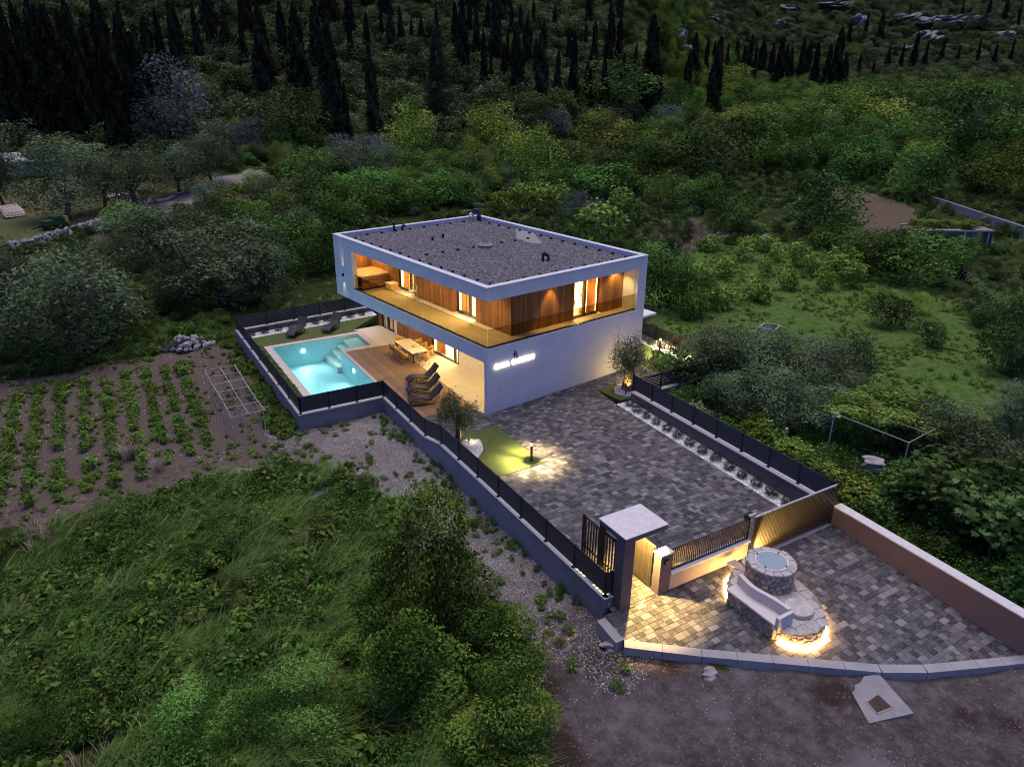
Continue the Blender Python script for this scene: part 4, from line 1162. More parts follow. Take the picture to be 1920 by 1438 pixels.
MB().box(-1.80, -1.93, 0.42, -1.10, -1.80, 0.90).build('bench_end', M['bench'], bench, bevel=0.015)
# light strip on the paving round the plinth
ls = [(x * 1.045, y * 1.03) for x, y in loop]
idx = [i for i, (x, y) in enumerate(ls) if not (x < -1.52 and -1.9 < y < 0.05)]
start = next(i for i in idx if (i - 1) % len(ls) not in idx)
seq = []
i = start
while i in idx and len(seq) < len(idx): seq.append(ls[i]); i = (i + 1) % len(ls)
strip = MB().tube([(x, y, fz(-16.9 + y) - WZ + 0.035) for x, y in seq], 0.046, 6).build('light_strip', M['led'], well)

# ------------------------------------------------------------------ pool
pool = thing('swimming_pool', 'lit turquoise swimming pool with shallow step bay', 'pool', (-5.1, 11.2, TZ))
X0, X1, Y0, Y1 = -6.93 + 5.1, -3.22 + 5.1, 5.75 - 11.2, 16.57 - 11.2
BX, BY = -1.15 + 5.1, 13.95 - 11.2
bs = MB()
bs.box(X0 - 0.2, Y0 - 0.2, -1.75, X1 + 0.2, Y1 + 0.2, -1.55)
bs.box(X0 - 0.2, Y0 - 0.2, -1.55, X0, Y1 + 0.2, -0.02); bs.box(X0, Y0 - 0.2, -1.55, X1 + 0.2, Y0, -0.02); bs.box(X0, Y1, -1.55, BX + 0.2, Y1 + 0.2, -0.02)
bs.box(X1, Y0, -1.55, X1 + 0.2, BY, -0.02); bs.box(BX, BY - 0.2, -1.55, BX + 0.2, Y1, -0.02); bs.box(X1 + 0.2, BY - 0.2, -1.55, BX, BY, -0.02)
bs.build('basin', M['pool_tile'], pool)
for k, (xa, z) in enumerate([(X1 - 0.30, -1.15), (X1 + 0.12, -0.80), (X1 + 0.54, -0.50), (X1 + 0.96, -0.22)]):
    MB().box(xa, BY + 0.001, -1.55, BX - 0.001, Y1 - 0.001, z).build('step', M['pool_step'], pool)
wv = MB().box(X0 + 0.001, Y0 + 0.001, -0.145, X1, Y1 - 0.001, -0.14)
water = MB().add([(X0, Y0, -0.13), (X1, Y0, -0.13), (X1, BY, -0.13), (BX, BY, -0.13), (BX, Y1, -0.13), (X0, Y1, -0.13)], [(0, 1, 2, 3, 4, 5)]).build('water', M['water'], pool)
cw = 0.45
def coping(x0, y0, x1, y1):
    L = max(x1 - x0, y1 - y0); n = max(1, round(L / 0.9)); hor = (x1 - x0) > (y1 - y0)
    for k in range(n):
        a, b = k / n, (k + 1) / n
        if hor: MB().box(x0 + (x1 - x0) * a + .003, y0, -0.03, x0 + (x1 - x0) * b - .003, y1, 0.03).build('coping_stone', M['coping'], pool)
        else: MB().box(x0, y0 + (y1 - y0) * a + .003, -0.03, x1, y0 + (y1 - y0) * b - .003, 0.03).build('coping_stone', M['coping'], pool)
coping(X0 - cw, Y0 - cw, X0, Y1 + cw); coping(X0, Y0 - cw, X1 + 0.28, Y0); coping(X0, Y1, BX + cw, Y1 + cw)
coping(X1, Y0, X1 + 0.28, BY - 0.46); coping(X1, BY - 0.46, BX + cw, BY); coping(BX, BY, BX + cw, Y1)
def pool_light(x, y, d, power):
    MB().lathe([(0.11, 0), (0.11, 0.03)], 16).build('pool_light', M['pool_lamp'], pool, (x, y, -0.55), (R(90), 0, math.atan2(d[1], d[0]) + R(90)))
    lamp('SPOT', 'pool_lamp', pool, (x + d[0] * 0.06, y + d[1] * 0.06, -0.55), power, (0.80, 1.0, 0.98), (x + d[0] * 2, y + d[1] * 2, -1.5), 0.09, 125, 0.9)
pool_light(-4.95 + 5.1, Y1, (0, -1), 95); pool_light(X1, 11.5 - 11.2, (-1, 0), 85); pool_light(X0, 8.2 - 11.2, (1, 0), 14)
pool_light(BX - 0.95 - 0.97, BY, (0, 1), 12)
props(MB().box(-8.15, 4.98, TZ - 0.3, -7.40, 17.05, TZ - 0.02).build('soil_bed', simple('planting_soil', (0.06, 0.045, 0.035), 0.95)), kind='structure')
props(MB().box(-7.40, 4.98, TZ - 0.3, -3.04, 5.28, TZ - 0.01).build('edge_paving', M['coping']), kind='structure')

# ------------------------------------------------------------------ sun loungers
def lounger_proto():
    t = thing('sun_lounger', 'dark rattan wave sun lounger on the deck nearest the dining table', 'sun lounger', (0, 0, 0), 0, 'dark rattan sun loungers')
    prof = [(0.0, 0.20), (0.12, 0.30), (0.35, 0.41), (0.55, 0.43), (0.8, 0.38), (1.05, 0.33), (1.22, 0.35), (1.45, 0.52), (1.65, 0.72), (1.82, 0.92), (1.88, 0.99)]
    P3 = [Vector((x, 0, z)) for x, z in smooth_loop([(a, b) for a, b in prof], 1)]
    top = []; bot = []
    for i, p in enumerate(P3):
        d = (P3[min(i + 1, len(P3) - 1)] - P3[max(i - 1, 0)]).normalized(); nrm = Vector((-d.z, 0, d.x))
        top.append(p + nrm * 0.03); bot.append(p - nrm * 0.04)
    poly = top + bot[::-1]; n = len(poly); w = 0.34
    vs = [(p.x, -w, p.z) for p in poly] + [(p.x, w, p.z) for p in poly]
    m_ = len(top)
    fs = [(i, i + 1, n + i + 1, n + i) for i in range(n - 1)] + [(n - 1, 0, n, 2 * n - 1)]
    fs += [(i + 1, i, n - 1 - i, n - 2 - i) for i in range(m_ - 1)] + [(n + i, n + i + 1, 2 * n - 2 - i, 2 * n - 1 - i) for i in range(m_ - 1)]
    MB().add(vs, fs).build('bed', M['rattan'], t, bevel=0.012)
    for s in (-0.28, 0.28):
        MB().tube([(1.80, s, 0.86), (1.35, s, 0.02), (0.55, s, 0.02), (0.5, s, 0.38)], 0.022, 6).build('leg', M['rattan'], t)
        MB().tube([(0.04, s, 0.20), (0.16, s, 0.02), (0.6, s, 0.02)], 0.02, 6).build('leg', M['rattan'], t)
    return t
lp = lounger_proto()
dz = TZ + 0.036
for i, (u, v, rz, lab, z) in enumerate([(-1.72, 6.55, -6, 'dark rattan wave lounger on the deck nearest the dining table', dz), (-2.32, 5.15, -9, 'middle dark rattan wave lounger of the three on the deck', dz),
        (-2.78, 3.85, -12, 'dark rattan wave lounger on the deck nearest the drive fence', dz), (-5.45, 17.85, 43, 'dark lounger on the pool lawn farther from the house', TZ + 0.02), (-3.05, 17.65, 43, 'dark lounger on the pool lawn nearer to the house', TZ + 0.02)]):
    o = lp if i == 0 else dup_tree(lp)
    o.location = (u, v, z); o.rotation_euler = (0, 0, R(rz)); o['label'] = lab

# ------------------------------------------------------------------ dining table and eight chairs
tb = thing('dining_table', 'long pale topped outdoor dining table on the terrace', 'table', (0.33, 10.6, TZ + 0.012), R(2))
for k in range(8):
    MB().box(-0.55 + k * 0.1385, -1.35, 0.72, -0.55 + (k + 1) * 0.1385 - 0.004, 1.35, 0.755).build('board', M['table_top'], tb)
MB().box(-0.45, -1.2, 0.66, 0.45, -1.14, 0.72).box(-0.45, 1.14, 0.66, 0.45, 1.2, 0.72).box(-0.03, -1.2, 0.66, 0.03, 1.2, 0.718).build('apron', M['black'], tb)
for sx in (-0.45, 0.45):
    for sy in (-1.2, 1.2): MB().bar((sx, sy, 0.70), (sx * 0.9, sy * 0.98, 0), 0.06).build('leg', M['black'], tb)
def chair_proto():
    t = thing('dining_chair', 'honey coloured woven dining chair', 'chair', (0, 0, 0), 0, 'woven chairs round the dining table')
    MB().prism(rounded(-0.27, -0.26, 0.27, 0.27, 0.12), 0.40, 0.47).build('seat', M['wicker'], t, bevel=0.02)
    vs = []; fs = []; n = 16
    for k in range(n + 1):
        a = math.pi * (-0.12 + 1.24 * k / n); x = 0.31 * math.cos(a); y = 0.05 + 0.27 * math.sin(a)
        h = 0.66 + 0.18 * max(0, math.sin(a)) ** 1.5
        vs += [(x * 0.9, y * 0.9, 0.44), (x, y, h)]
    fs = [(2 * k, 2 * k + 2, 2 * k + 3, 2 * k + 1) for k in range(n)]
    o = MB().add(vs, fs).build('backrest', M['wicker'], t, smooth=True); s = o.modifiers.new('thickness', 'SOLIDIFY'); s.thickness = 0.03
    for sx in (-1, 1):
        for sy in (-1, 1): MB().tube([(sx * 0.21, sy * 0.19, 0.42), (sx * 0.26, sy * 0.25, 0)], [0.02, 0.014], 6).build('leg', M['wicker'], t)
    return t
cp = chair_proto()
for i, (x, y, rz, lab) in enumerate([(-0.78, 0.85, 90, 'woven chair on the pool side of the table, farthest along'), (-0.78, 0.05, 90, 'woven chair in the middle of the pool side of the table'), (-0.80, -0.75, 90, 'woven chair on the pool side of the table, nearest the loungers'),
        (0.80, 0.80, -90, 'woven chair on the house side of the table, farthest along'), (0.80, 0.0, -90, 'woven chair in the middle of the house side of the table'), (0.82, -0.8, -90, 'woven chair on the house side of the table, nearest the loungers'),
        (-0.05, 1.62, 0, 'woven chair at the far head of the table'), (0.12, -1.62, 180, 'woven chair at the head of the table nearest the loungers')]):
    o = cp if i == 0 else dup_tree(cp)
    p = Matrix.Rotation(R(2), 3, 'Z') @ Vector((x, y, 0))
    o.location = (0.33 + p.x, 10.6 + p.y, TZ + (0.036 if p.x + 0.33 < 0.15 else 0.002)); o.rotation_euler = (0, 0, R(rz + random.Random(i).uniform(-9, 9))); o['label'] = lab
bw = thing('fruit_bowl', 'low wooden bowl on the pale dining table', 'bowl', (0.42, 10.35, TZ + 0.768))
MB().lathe([(0.06, 0), (0.17, 0.05), (0.19, 0.07), (0.16, 0.06), (0.04, 0.02)], 20).build('bowl', M['wicker'], bw, smooth=True)

# ------------------------------------------------------------------ bollard lamps and uplights
def bollard(u, v, z, label, power=60):
    t = thing('bollard_lamp', label, 'bollard lamp', (u, v, z), 0, 'bollard garden lamps')
    for k in range(3): MB().bar((0.052 * math.cos(k * 2.1), 0.052 * math.sin(k * 2.1), 0.76), (0.052 * math.cos(k * 2.1), 0.052 * math.sin(k * 2.1), 0.885), 0.008).build('stay', M['black'], t)
    lamp('SPOT', 'bollard_light', t, (0, 0, 0.872), power, WARM2, (0, 0, 0), 0.012, 148, 0.5)
    MB().lathe([(0.10, 0), (0.10, 0.02), (0.055, 0.03), (0.055, 0.76)], 16).build('post', M['black'], t)
    MB().lathe([(0.022, 0.76), (0.022, 0.845)], 16).build('lamp_glass', M['bollard_glow'], t); MB().lathe([(0.06, 0.885), (0.06, 0.98), (0.03, 0.99)], 16).build('cap', M['bronze'], t)
bollard(-0.62, -5.28, 0.012, 'bollard lamp lit on the corner of the small drive lawn', 850)
bollard(14.05, 2.75, 0.0, 'bollard lamp lit in the side garden by the lit wall', 260)
bollard(12.6, 1.7, 0.0, 'bollard lamp lit behind the second olive tree', 160)
def uplight(u, v, z, target, power, label, ang=80):
    t = thing('garden_spotlight', label, 'spotlight', (u, v, z), 0, 'small garden spotlights')
    MB().lathe([(0.05, 0), (0.05, 0.02), (0.015, 0.03), (0.015, 0.12)], 10).build('spike', M['black'], t)
    d = Vector(target) - Vector((u, v, z + 0.17)); d.normalize()
    MB().tube([(-d.x * .06, -d.y * .06, 0.17 - d.z * .06), (d.x * .06, d.y * .06, 0.17 + d.z * .06)], 0.045, 10).build('lamp_head', M['black'], t)
    lamp('SPOT', 'spot_beam', t, (d.x * .08, d.y * .08, 0.17 + d.z * .08), power, WARM, tuple(d * 3 + Vector((0, 0, .17))), 0.03, ang, 0.5)
uplight(7.75, -1.65, 0.03, (8.45, -1.05, 0.9), 60, 'small spotlight on white pebbles aimed at the second olive tree', 50)
uplight(9.35, -0.45, 0.03, (8.6, -1.0, 1.2), 30, 'small spotlight behind the trunk of the second olive tree', 70)
lamp('POINT', 'spot_glow', bpy.data.objects['garden_spotlight.001'], (0.1, 0.25, 0.35), 42, WARM, size=0.06)
uplight(-2.3, -2.35, 0.03, (-2.75, -2.25, 1.2), 40, 'small spotlight on white pebbles under the first olive tree', 110)
lamp('POINT', 'pebble_glow', bpy.data.objects['garden_spotlight.002'], (0.1, -0.1, 0.28), 3, WARM2, size=0.03)
uplight(2.35, -15.72, -0.02, (3.7, -15.42, 1.3), 620, 'small spotlight at the end of the front wall washing the sliding gate', 75)
wl2 = thing('wall_spot', 'small lit lamp on the side garden wall', 'lamp', (14.85, 0.9, 0.05))
MB().box(-0.06, -0.08, -0.06, 0.06, 0.08, 0.06).build('lamp_glass', M['lamp_glow'], wl2); lamp('POINT', 'wall_glow', wl2, (-0.16, 0, 0), 50, WARM, size=0.05)

# ------------------------------------------------------------------ slab with hatch in the road
ms = thing('concrete_slab', 'cracked concrete slab with rusty square hatch in the dirt road', 'slab', (1.05, -21.75, tz(1.0, -21.8)), 0)
sl = [(-0.42, 0.80), (0.90, 0.62), (0.42, -0.80), (-1.05, -0.40)]
sl = [(-0.46, 0.58), (-0.30, 0.60), (-0.16, 0.72), (0.05, 0.70), (0.22, 0.74), (0.40, 0.80), (0.88, 0.62), (0.39, -0.80), (-1.03, -0.38), (-0.58, 0.40)]
hx = [(-0.42, 0.14), (0.14, 0.16), (0.06, -0.38), (-0.56, -0.28)]
MB().prism(sl, -0.12, 0.05).build('slab', M['concrete'], ms)
MB().prism(hx, 0.04, 0.056).build('hatch_cover', simple('rusty_hatch', (0.055, 0.033, 0.028), 0.8, 0.1, 0.4, 6), ms)
for i in range(4):
    a, b = Vector(hx[i]), Vector(hx[(i + 1) % 4]); MB().bar((a.x, a.y, 0.054), (b.x, b.y, 0.054), 0.05, 0.02).build('hatch_frame', M['concrete'], ms)

# ------------------------------------------------------------------ bean canes in the vegetable field
cf = thing('bean_frame', 'tall frame of dry canes standing in the vegetable field', 'trellis', (-11.0, 7.7, -1.0))
rng = random.Random(5)
for sx in (-0.78, 0.0, 0.78):
    for k in range(17):
        y = -3.5 + k * 0.44
        MB().tube([(sx + rng.uniform(-.06, .06), y + rng.uniform(-.05, .05), -0.1), (sx + rng.uniform(-.09, .09), y + rng.uniform(-.12, .12), 1.9 + rng.uniform(-.12, .1))], 0.013, 5).build('cane', M['cane'], cf)
    for a, b in ((-3.6, -1.2), (-1.3, 1.2), (1.0, 3.6)):
        MB().tube([(sx + rng.uniform(-.05, .05), a, 1.86 + rng.uniform(-.06, .06)), (sx + rng.uniform(-.05, .05), b, 1.86 + rng.uniform(-.06, .06))], 0.02, 5).build('top_rail', M['cane'], cf)
for y in (-3.5, -2.3, -1.25, -0.1, 1.1, 2.3, 3.45):
    MB().tube([(-0.86, y + rng.uniform(-.1, .1), 1.9), (0.86, y + rng.uniform(-.1, .1), 1.9)], 0.02, 5).build('cross_rail', M['cane'], cf)

# ------------------------------------------------------------------ vine arbour of pipes, stone block, posts on the right
GZ = tz(12, -13)
ar = thing('pipe_arbour', 'thin metal pipe arbour frame carrying the grape vine', 'arbour', (11.7, -11.6, GZ))
tp = [(0.0, 0.0), (0.25, -3.45), (4.4, 0.9), (4.9, -3.0)]
for (x, y) in tp: MB().tube([(x, y, -0.1), (x, y, 2.45)], 0.032, 8).build('pipe_post', M['pipe'], ar)
for a, b in ((0, 1), (0, 2), (1, 3), (2, 3)):
    MB().tube([(*tp[a], 2.45), (*tp[b], 2.45)], 0.017, 6).build('pipe_rail', M['pipe'], ar)
for t in (0.33, 0.66):
    MB().tube([(tp[0][0] + (tp[2][0] - tp[0][0]) * t, tp[0][1] + (tp[2][1] - tp[0][1]) * t, 2.45), (tp[1][0] + (tp[3][0] - tp[1][0]) * t, tp[1][1] + (tp[3][1] - tp[1][1]) * t, 2.45)], 0.014, 6).build('pipe_rail', M['pipe'], ar)

def rock_mesh(name, seed, r, squash=(1, 1, 0.7), m=None, sub=3, amp=0.25, flat_top=None):
    bm = bmesh.new(); bmesh.ops.create_icosphere(bm, subdivisions=sub, radius=1)
    rg = np.random.default_rng(seed); ph = rg.uniform(0, 6.28, 9); fr = rg.uniform(1.2, 5.5, (9, 3))
    for v in bm.verts:
        c = v.co; k = 1 + amp * sum(math.sin(c.x * fr[i][0] + c.y * fr[i][1] + c.z * fr[i][2] + ph[i]) / (1.5 + i * 0.45) for i in range(9)) * 0.5
        p = Vector((c.x * squash[0] * r * k, c.y * squash[1] * r * k, c.z * squash[2] * r * k))
        if flat_top is not None: p.z = min(p.z, flat_top)
        v.co = p
    me = bpy.data.meshes.new(name); bm.to_mesh(me); bm.free()
    if m: me.materials.append(m)
    return me
sbk = thing('stone_block', 'old weathered stone block with a flat cap under the pipe arbour', 'stone block', (11.95, -13.75, GZ))
link('block', rock_mesh('block', 5, 0.52, (0.95, 0.95, 1.05), M['old_rock'], 4, 0.3), sbk, (0, 0, 0.45)); link('cap', rock_mesh('cap', 9, 0.5, (0.85, 1.0, 0.26), M['old_rock'], 3, 0.2), sbk, (0.02, 0.02, 0.95))
MB().box(0.35, -0.75, 0, 1.35, -0.66, 0.30).box(1.27, -0.66, 0, 1.36, 0.3, 0.30).build('basin_wall', M['concrete'], sbk)
for (u, v, h, lab, ln) in [(11.9, -7.0, 2.0, 'grey wooden post standing in the olive thicket', 0.02), (16.6, -11.4, 1.9, 'thin metal post behind the pipe arbour', 0.0), (11.5, -16.6, 1.3, 'short leaning wooden post by the fig tree', 0.35), (10.4, -10.2, 1.3, 'dark wooden vine post beside the drive fence', 0.0)]:
    o = MB().tube([(0, 0, -0.1), (ln * 0.5, ln * 0.3, h)], 0.07 if 'metal' not in lab else 0.03, 8).build('garden_post', M['cane'] if 'metal' not in lab else M['pipe'], None, (u, v, tz(u, v)))
    props(o, lab, 'post')
# plants measured on site: kind, place, u, v, crown width, height (metres)
PLANTS = [
    ('olive', 'leftfront', -18.3, 22.4, 9.6, 6.1), ('olive', 'leftfront', -21.6, 29.1, 4.4, 5.7), ('olive', 'leftfront', -15.7, 25.9, 4.4, 5.1), ('olive', 'leftback', -7.4, 30.0, 10.3, 5.7),
    ('olive', 'leftback', -9.4, 46.4, 10.7, 4.8), ('olive', 'leftback', -10.5, 29.9, 4.5, 3.4), ('olive', 'leftback', -4.4, 28.9, 4.6, 4.3), ('bush', 'lefthouse', 0.1, 36.0, 6.2, 4.4),
    ('bush', 'lefthouse', -1.1, 49.9, 6.4, 4.3), ('bush', 'lefthouse', 4.0, 54.1, 7.1, 4.4), ('bush', 'lefthouse', 9.7, 58.3, 7.6, 4.7), ('bush', 'lefthouse', 14.6, 79.1, 8.5, 4.9),
    ('bush', 'lefthouse', 14.0, 65.2, 6.9, 3.8), ('bush', 'lefthouse', 17.7, 63.3, 7.6, 4.4), ('bush', 'lefthouse', 20.0, 58.0, 6.7, 3.7), ('bush', 'lefthouse', 25.3, 59.8, 6.3, 3.9),
    ('bush', 'lefthouse', 28.6, 58.4, 5.6, 3.6), ('bush', 'lefthouse', 9.1, 50.6, 6.5, 4.3), ('bush', 'lefthouse', 14.6, 56.9, 6.4, 3.6), ('bush', 'lefthouse', -2.2, 38.3, 4.8, 3.1),
    ('bush', 'lefthouse', 2.0, 33.9, 3.8, 4.8), ('bush', 'lefthouse', -11.2, 61.6, 6.4, 3.2), ('bush', 'lefthouse', 22.6, 105.0, 7.5, 5.2), ('olive', 'lefthouse', 4.9, 67.4, 6.1, 4.0),
    ('olive', 'lefthouse', 20.0, 80.6, 8.7, 5.1), ('olive', 'lefthouse', 2.9, 45.6, 4.9, 3.5), ('olive', 'lefthouse', -1.3, 66.2, 5.8, 4.2), ('olive', 'lefthouse', 27.4, 81.9, 7.5, 4.6),
    ('yellow', 'lefthouse', -0.5, 63.7, 4.5, 3.5), ('yellow', 'lefthouse', 13.1, 118.3, 5.9, 4.5), ('yellow', 'lefthouse', 6.2, 78.9, 5.2, 3.1), ('olive', 'roadside', -17.1, 76.4, 11.0, 7.7),
    ('olive', 'roadside', -8.8, 79.5, 10.0, 6.4), ('olive', 'roadside', -3.1, 85.6, 8.6, 6.2), ('olive', 'roadside', 2.2, 90.6, 8.7, 6.6), ('olive', 'roadside', -23.9, 86.6, 6.2, 6.9),
    ('olive', 'roadside', -12.7, 79.5, 6.2, 6.0), ('grey', 'hillfoot', 3.3, 122.1, 13.5, 12.0), ('grey', 'hillfoot', 9.4, 108.1, 9.1, 5.0), ('grey', 'hillfoot', -2.1, 119.0, 10.3, 7.7),
    ('grey', 'hillfoot', 13.1, 108.3, 8.3, 5.1), ('oak', 'hillfoot', 20.6, 111.5, 14.4, 8.4), ('oak', 'hillfoot', 16.3, 106.3, 5.6, 5.1), ('oak', 'hillfoot', 47.8, 123.0, 10.1, 7.2),
    ('yellow', 'behind', 36.8, 94.6, 10.7, 9.0), ('yellow', 'behind', 54.3, 95.5, 12.4, 8.6), ('yellow', 'behind', 45.8, 70.3, 10.3, 7.9), ('yellow', 'behind', 84.6, 102.0, 13.5, 6.2),
    ('yellow', 'behind', 84.2, 91.6, 14.9, 4.9), ('yellow', 'behind', 46.5, 91.1, 5.7, 4.4), ('oak', 'behind', 106.5, 128.2, 23.9, 11.6), ('oak', 'behind', 129.2, 130.9, 11.6, 8.0),
    ('oak', 'behind', 41.4, 91.5, 7.4, 4.7), ('oak', 'behind', 77.5, 116.7, 13.0, 7.6), ('oak', 'behind', 68.3, 52.1, 13.0, 10.2), ('oak', 'behind', 86.8, 121.9, 11.2, 6.9),
    ('grey', 'behind', 104.3, 104.6, 8.5, 7.3), ('grey', 'behind', 77.5, 110.0, 6.9, 5.3), ('grey', 'behind', 29.3, 93.7, 8.1, 5.0), ('grey', 'behind', 24.1, 89.8, 9.5, 5.5),
    ('grey', 'behind', 34.8, 41.2, 3.8, 3.5), ('grey', 'behind', 33.2, 35.9, 4.1, 3.5), ('bush', 'behind', 56.4, 75.1, 11.0, 4.5), ('bush', 'behind', 48.3, 56.4, 11.2, 4.5),
    ('bush', 'behind', 68.3, 68.4, 10.6, 5.7), ('bush', 'behind', 74.5, 63.4, 6.2, 4.9), ('bush', 'behind', 52.6, 44.9, 6.4, 3.9), ('bush', 'behind', 53.5, 41.1, 5.5, 3.5),
    ('bush', 'behind', 48.0, 29.3, 5.4, 5.0), ('bush', 'behind', 52.0, 76.6, 7.1, 4.1), ('bush', 'behind', 61.4, 67.0, 9.4, 4.7), ('bush', 'behind', 43.1, 58.3, 8.2, 3.4),
    ('bush', 'behind', 53.4, 53.0, 6.8, 3.5), ('bush', 'behind', 55.9, 41.7, 5.6, 3.9), ('bush', 'behind', 36.1, 72.9, 7.3, 3.7), ('bush', 'behind', 31.0, 75.5, 8.0, 4.1),
    ('lime', 'behind', 33.6, 52.2, 3.4, 3.3), ('lime', 'behind', 34.6, 47.7, 4.0, 3.7), ('lime', 'behind', 39.9, 50.7, 2.8, 2.7), ('lime', 'behind', 31.0, 31.8, 5.0, 4.1),
    ('lime', 'behind', 41.8, 42.0, 3.3, 3.6), ('lime', 'behind', 29.9, 50.7, 2.7, 2.5), ('oak', 'rightback', 56.3, 23.3, 8.0, 6.0), ('oak', 'rightback', 72.5, 39.8, 4.9, 3.6),
    ('oak', 'rightback', 172.3, 95.6, 15.3, 8.3), ('oak', 'rightback', 123.9, 47.7, 13.4, 10.6), ('oak', 'rightback', 165.5, 84.3, 13.1, 7.2), ('oak', 'rightback', 187.3, 72.7, 14.5, 8.5),
    ('oak', 'rightback', 222.1, 110.5, 18.1, 8.3), ('bush', 'rightback', 87.7, 32.2, 7.9, 6.2), ('bush', 'rightback', 94.9, 47.6, 7.8, 6.4), ('bush', 'rightback', 113.2, 65.8, 8.2, 6.6),
    ('bush', 'rightback', 115.8, 74.3, 7.6, 6.5), ('bush', 'rightback', 110.5, 78.0, 9.8, 7.0), ('bush', 'rightback', 145.5, 50.6, 10.5, 7.3), ('bush', 'rightback', 102.1, 30.8, 8.7, 5.5),
    ('bush', 'rightback', 121.6, 55.6, 11.0, 6.4), ('bush', 'rightback', 165.3, 132.3, 14.2, 8.0), ('bush', 'rightback', 174.3, 124.0, 15.6, 7.9), ('bush', 'rightback', 204.8, 130.3, 17.0, 8.6),
    ('bush', 'rightback', 261.1, 157.8, 18.4, 8.5), ('bush', 'rightback', 266.8, 125.8, 22.5, 8.6), ('bush', 'rightback', 294.4, 159.0, 23.7, 7.9), ('bush', 'rightback', 69.0, 30.2, 4.8, 2.5),
    ('bush', 'rightback', 88.0, 59.4, 7.3, 5.0), ('bush', 'rightback', 104.3, 50.3, 7.3, 4.2), ('yellow', 'rightback', 147.3, 83.1, 16.0, 9.6), ('yellow', 'rightback', 95.8, 23.7, 7.3, 6.4),
    ('yellow', 'rightback', 121.3, 97.0, 13.5, 6.8), ('yellow', 'rightback', 148.8, 109.8, 15.3, 6.4), ('yellow', 'rightback', 215.2, 148.8, 20.2, 7.6), ('yellow', 'rightback', 189.8, 172.4, 20.6, 8.6),
    ('lime', 'lawn', 32.7, 15.8, 2.4, 1.6), ('lime', 'lawn', 39.4, 23.9, 2.5, 1.5), ('lime', 'lawn', 39.5, 19.2, 2.2, 1.7), ('lime', 'lawn', 44.6, 20.8, 2.3, 1.5),
    ('lime', 'lawn', 41.7, 17.3, 1.9, 1.6), ('lime', 'lawn', 42.2, 15.1, 2.2, 2.2), ('lime', 'lawn', 39.6, 11.8, 1.5, 1.9), ('lime', 'lawn', 37.0, 8.1, 1.6, 1.4),
    ('lime', 'lawn', 41.3, 9.7, 3.4, 2.5), ('lime', 'lawn', 39.5, 7.5, 2.3, 2.1), ('lime', 'lawn', 29.5, 8.6, 2.2, 1.6), ('lime', 'lawn', 25.2, 8.7, 2.5, 1.7),
    ('lime', 'lawn', 27.6, 13.8, 2.7, 2.1), ('lime', 'lawn', 43.6, 22.8, 2.2, 1.3), ('lime', 'lawn', 36.3, 14.1, 1.6, 1.5), ('lime', 'lawn', 34.6, 9.7, 1.8, 1.5),
    ('bush', 'houseright', 21.3, 10.7, 4.5, 4.5), ('bush', 'houseright', 22.0, 8.0, 3.5, 3.3), ('bush', 'houseright', 27.3, 19.4, 4.3, 2.6), ('bush', 'houseright', 27.0, 15.2, 3.2, 2.5),
    ('bush', 'lawnhedge', 44.6, 9.5, 7.1, 3.7), ('bush', 'lawnhedge', 45.6, 5.0, 6.8, 4.2), ('bush', 'lawnhedge', 51.8, 18.6, 6.1, 2.5), ('bush', 'lawnhedge', 52.0, 5.6, 3.4, 3.1),
    ('bush', 'lawnhedge', 52.2, 12.7, 4.7, 2.4), ('oak', 'lawnright', 32.7, -0.7, 3.4, 2.2), ('oak', 'lawnright', 31.4, -4.4, 2.2, 1.7), ('oak', 'lawnright', 31.2, -9.6, 4.0, 4.0),
    ('oak', 'lawnright', 39.5, -3.6, 2.7, 1.4), ('oak', 'lawnright', 40.5, -5.5, 2.3, 2.1), ('yellow', 'lawnright', 37.5, 0.1, 2.1, 1.6), ('olive', 'rightthicket', 13.8, -2.3, 4.6, 3.1),
    ('olive', 'rightthicket', 14.7, -4.3, 5.3, 3.4), ('olive', 'rightthicket', 16.3, -6.5, 5.2, 3.3), ('olive', 'rightthicket', 19.3, -6.6, 3.9, 2.9), ('olive', 'rightthicket', 12.4, -7.7, 4.6, 2.8),
    ('olive', 'rightthicket', 13.4, -9.5, 3.9, 2.4), ('olive', 'rightthicket', 11.0, -6.1, 3.3, 2.3), ('olive', 'rightthicket', 16.9, -9.1, 2.5, 2.1), ('fig', 'rightthicket', 11.6, -1.9, 2.6, 2.1),
    ('fig', 'rightthicket', 10.9, -5.2, 2.2, 1.8), ('fig', 'rightthicket', 12.3, 0.5, 1.6, 1.2), ('vine', 'arbour', 20.5, -7.5, 2.4, 1.4), ('vine', 'arbour', 20.3, -9.0, 2.6, 1.6),
    ('vine', 'arbour', 20.5, -10.1, 2.6, 1.6), ('vine', 'arbour', 20.6, -11.3, 2.2, 1.3), ('vine', 'arbour', 21.1, -6.3, 1.9, 1.4), ('vine', 'arbour', 20.7, -12.2, 2.2, 1.3),
    ('vine', 'rightfence', 9.8, -9.6, 1.8, 1.4), ('vine', 'rightfence', 9.7, -11.0, 1.7, 1.3), ('vine', 'rightfence', 9.5, -12.3, 1.7, 1.2), ('vine', 'rightfence', 9.5, -13.5, 1.8, 1.3),
    ('vine', 'rightfence', 9.7, -14.6, 1.8, 1.2), ('vine', 'rightfence', 10.6, -8.1, 1.3, 1.2), ('vine', 'rightfence', 10.0, -15.7, 1.7, 1.1), ('olive', 'rightfront', 15.5, -15.0, 4.5, 2.8),
    ('olive', 'rightfront', 15.7, -17.0, 3.4, 2.3), ('olive', 'rightfront', 21.3, -14.9, 2.9, 2.6), ('fig', 'rightfront', 11.4, -17.9, 4.4, 2.9), ('fig', 'rightfront', 10.7, -20.1, 4.3, 2.8),
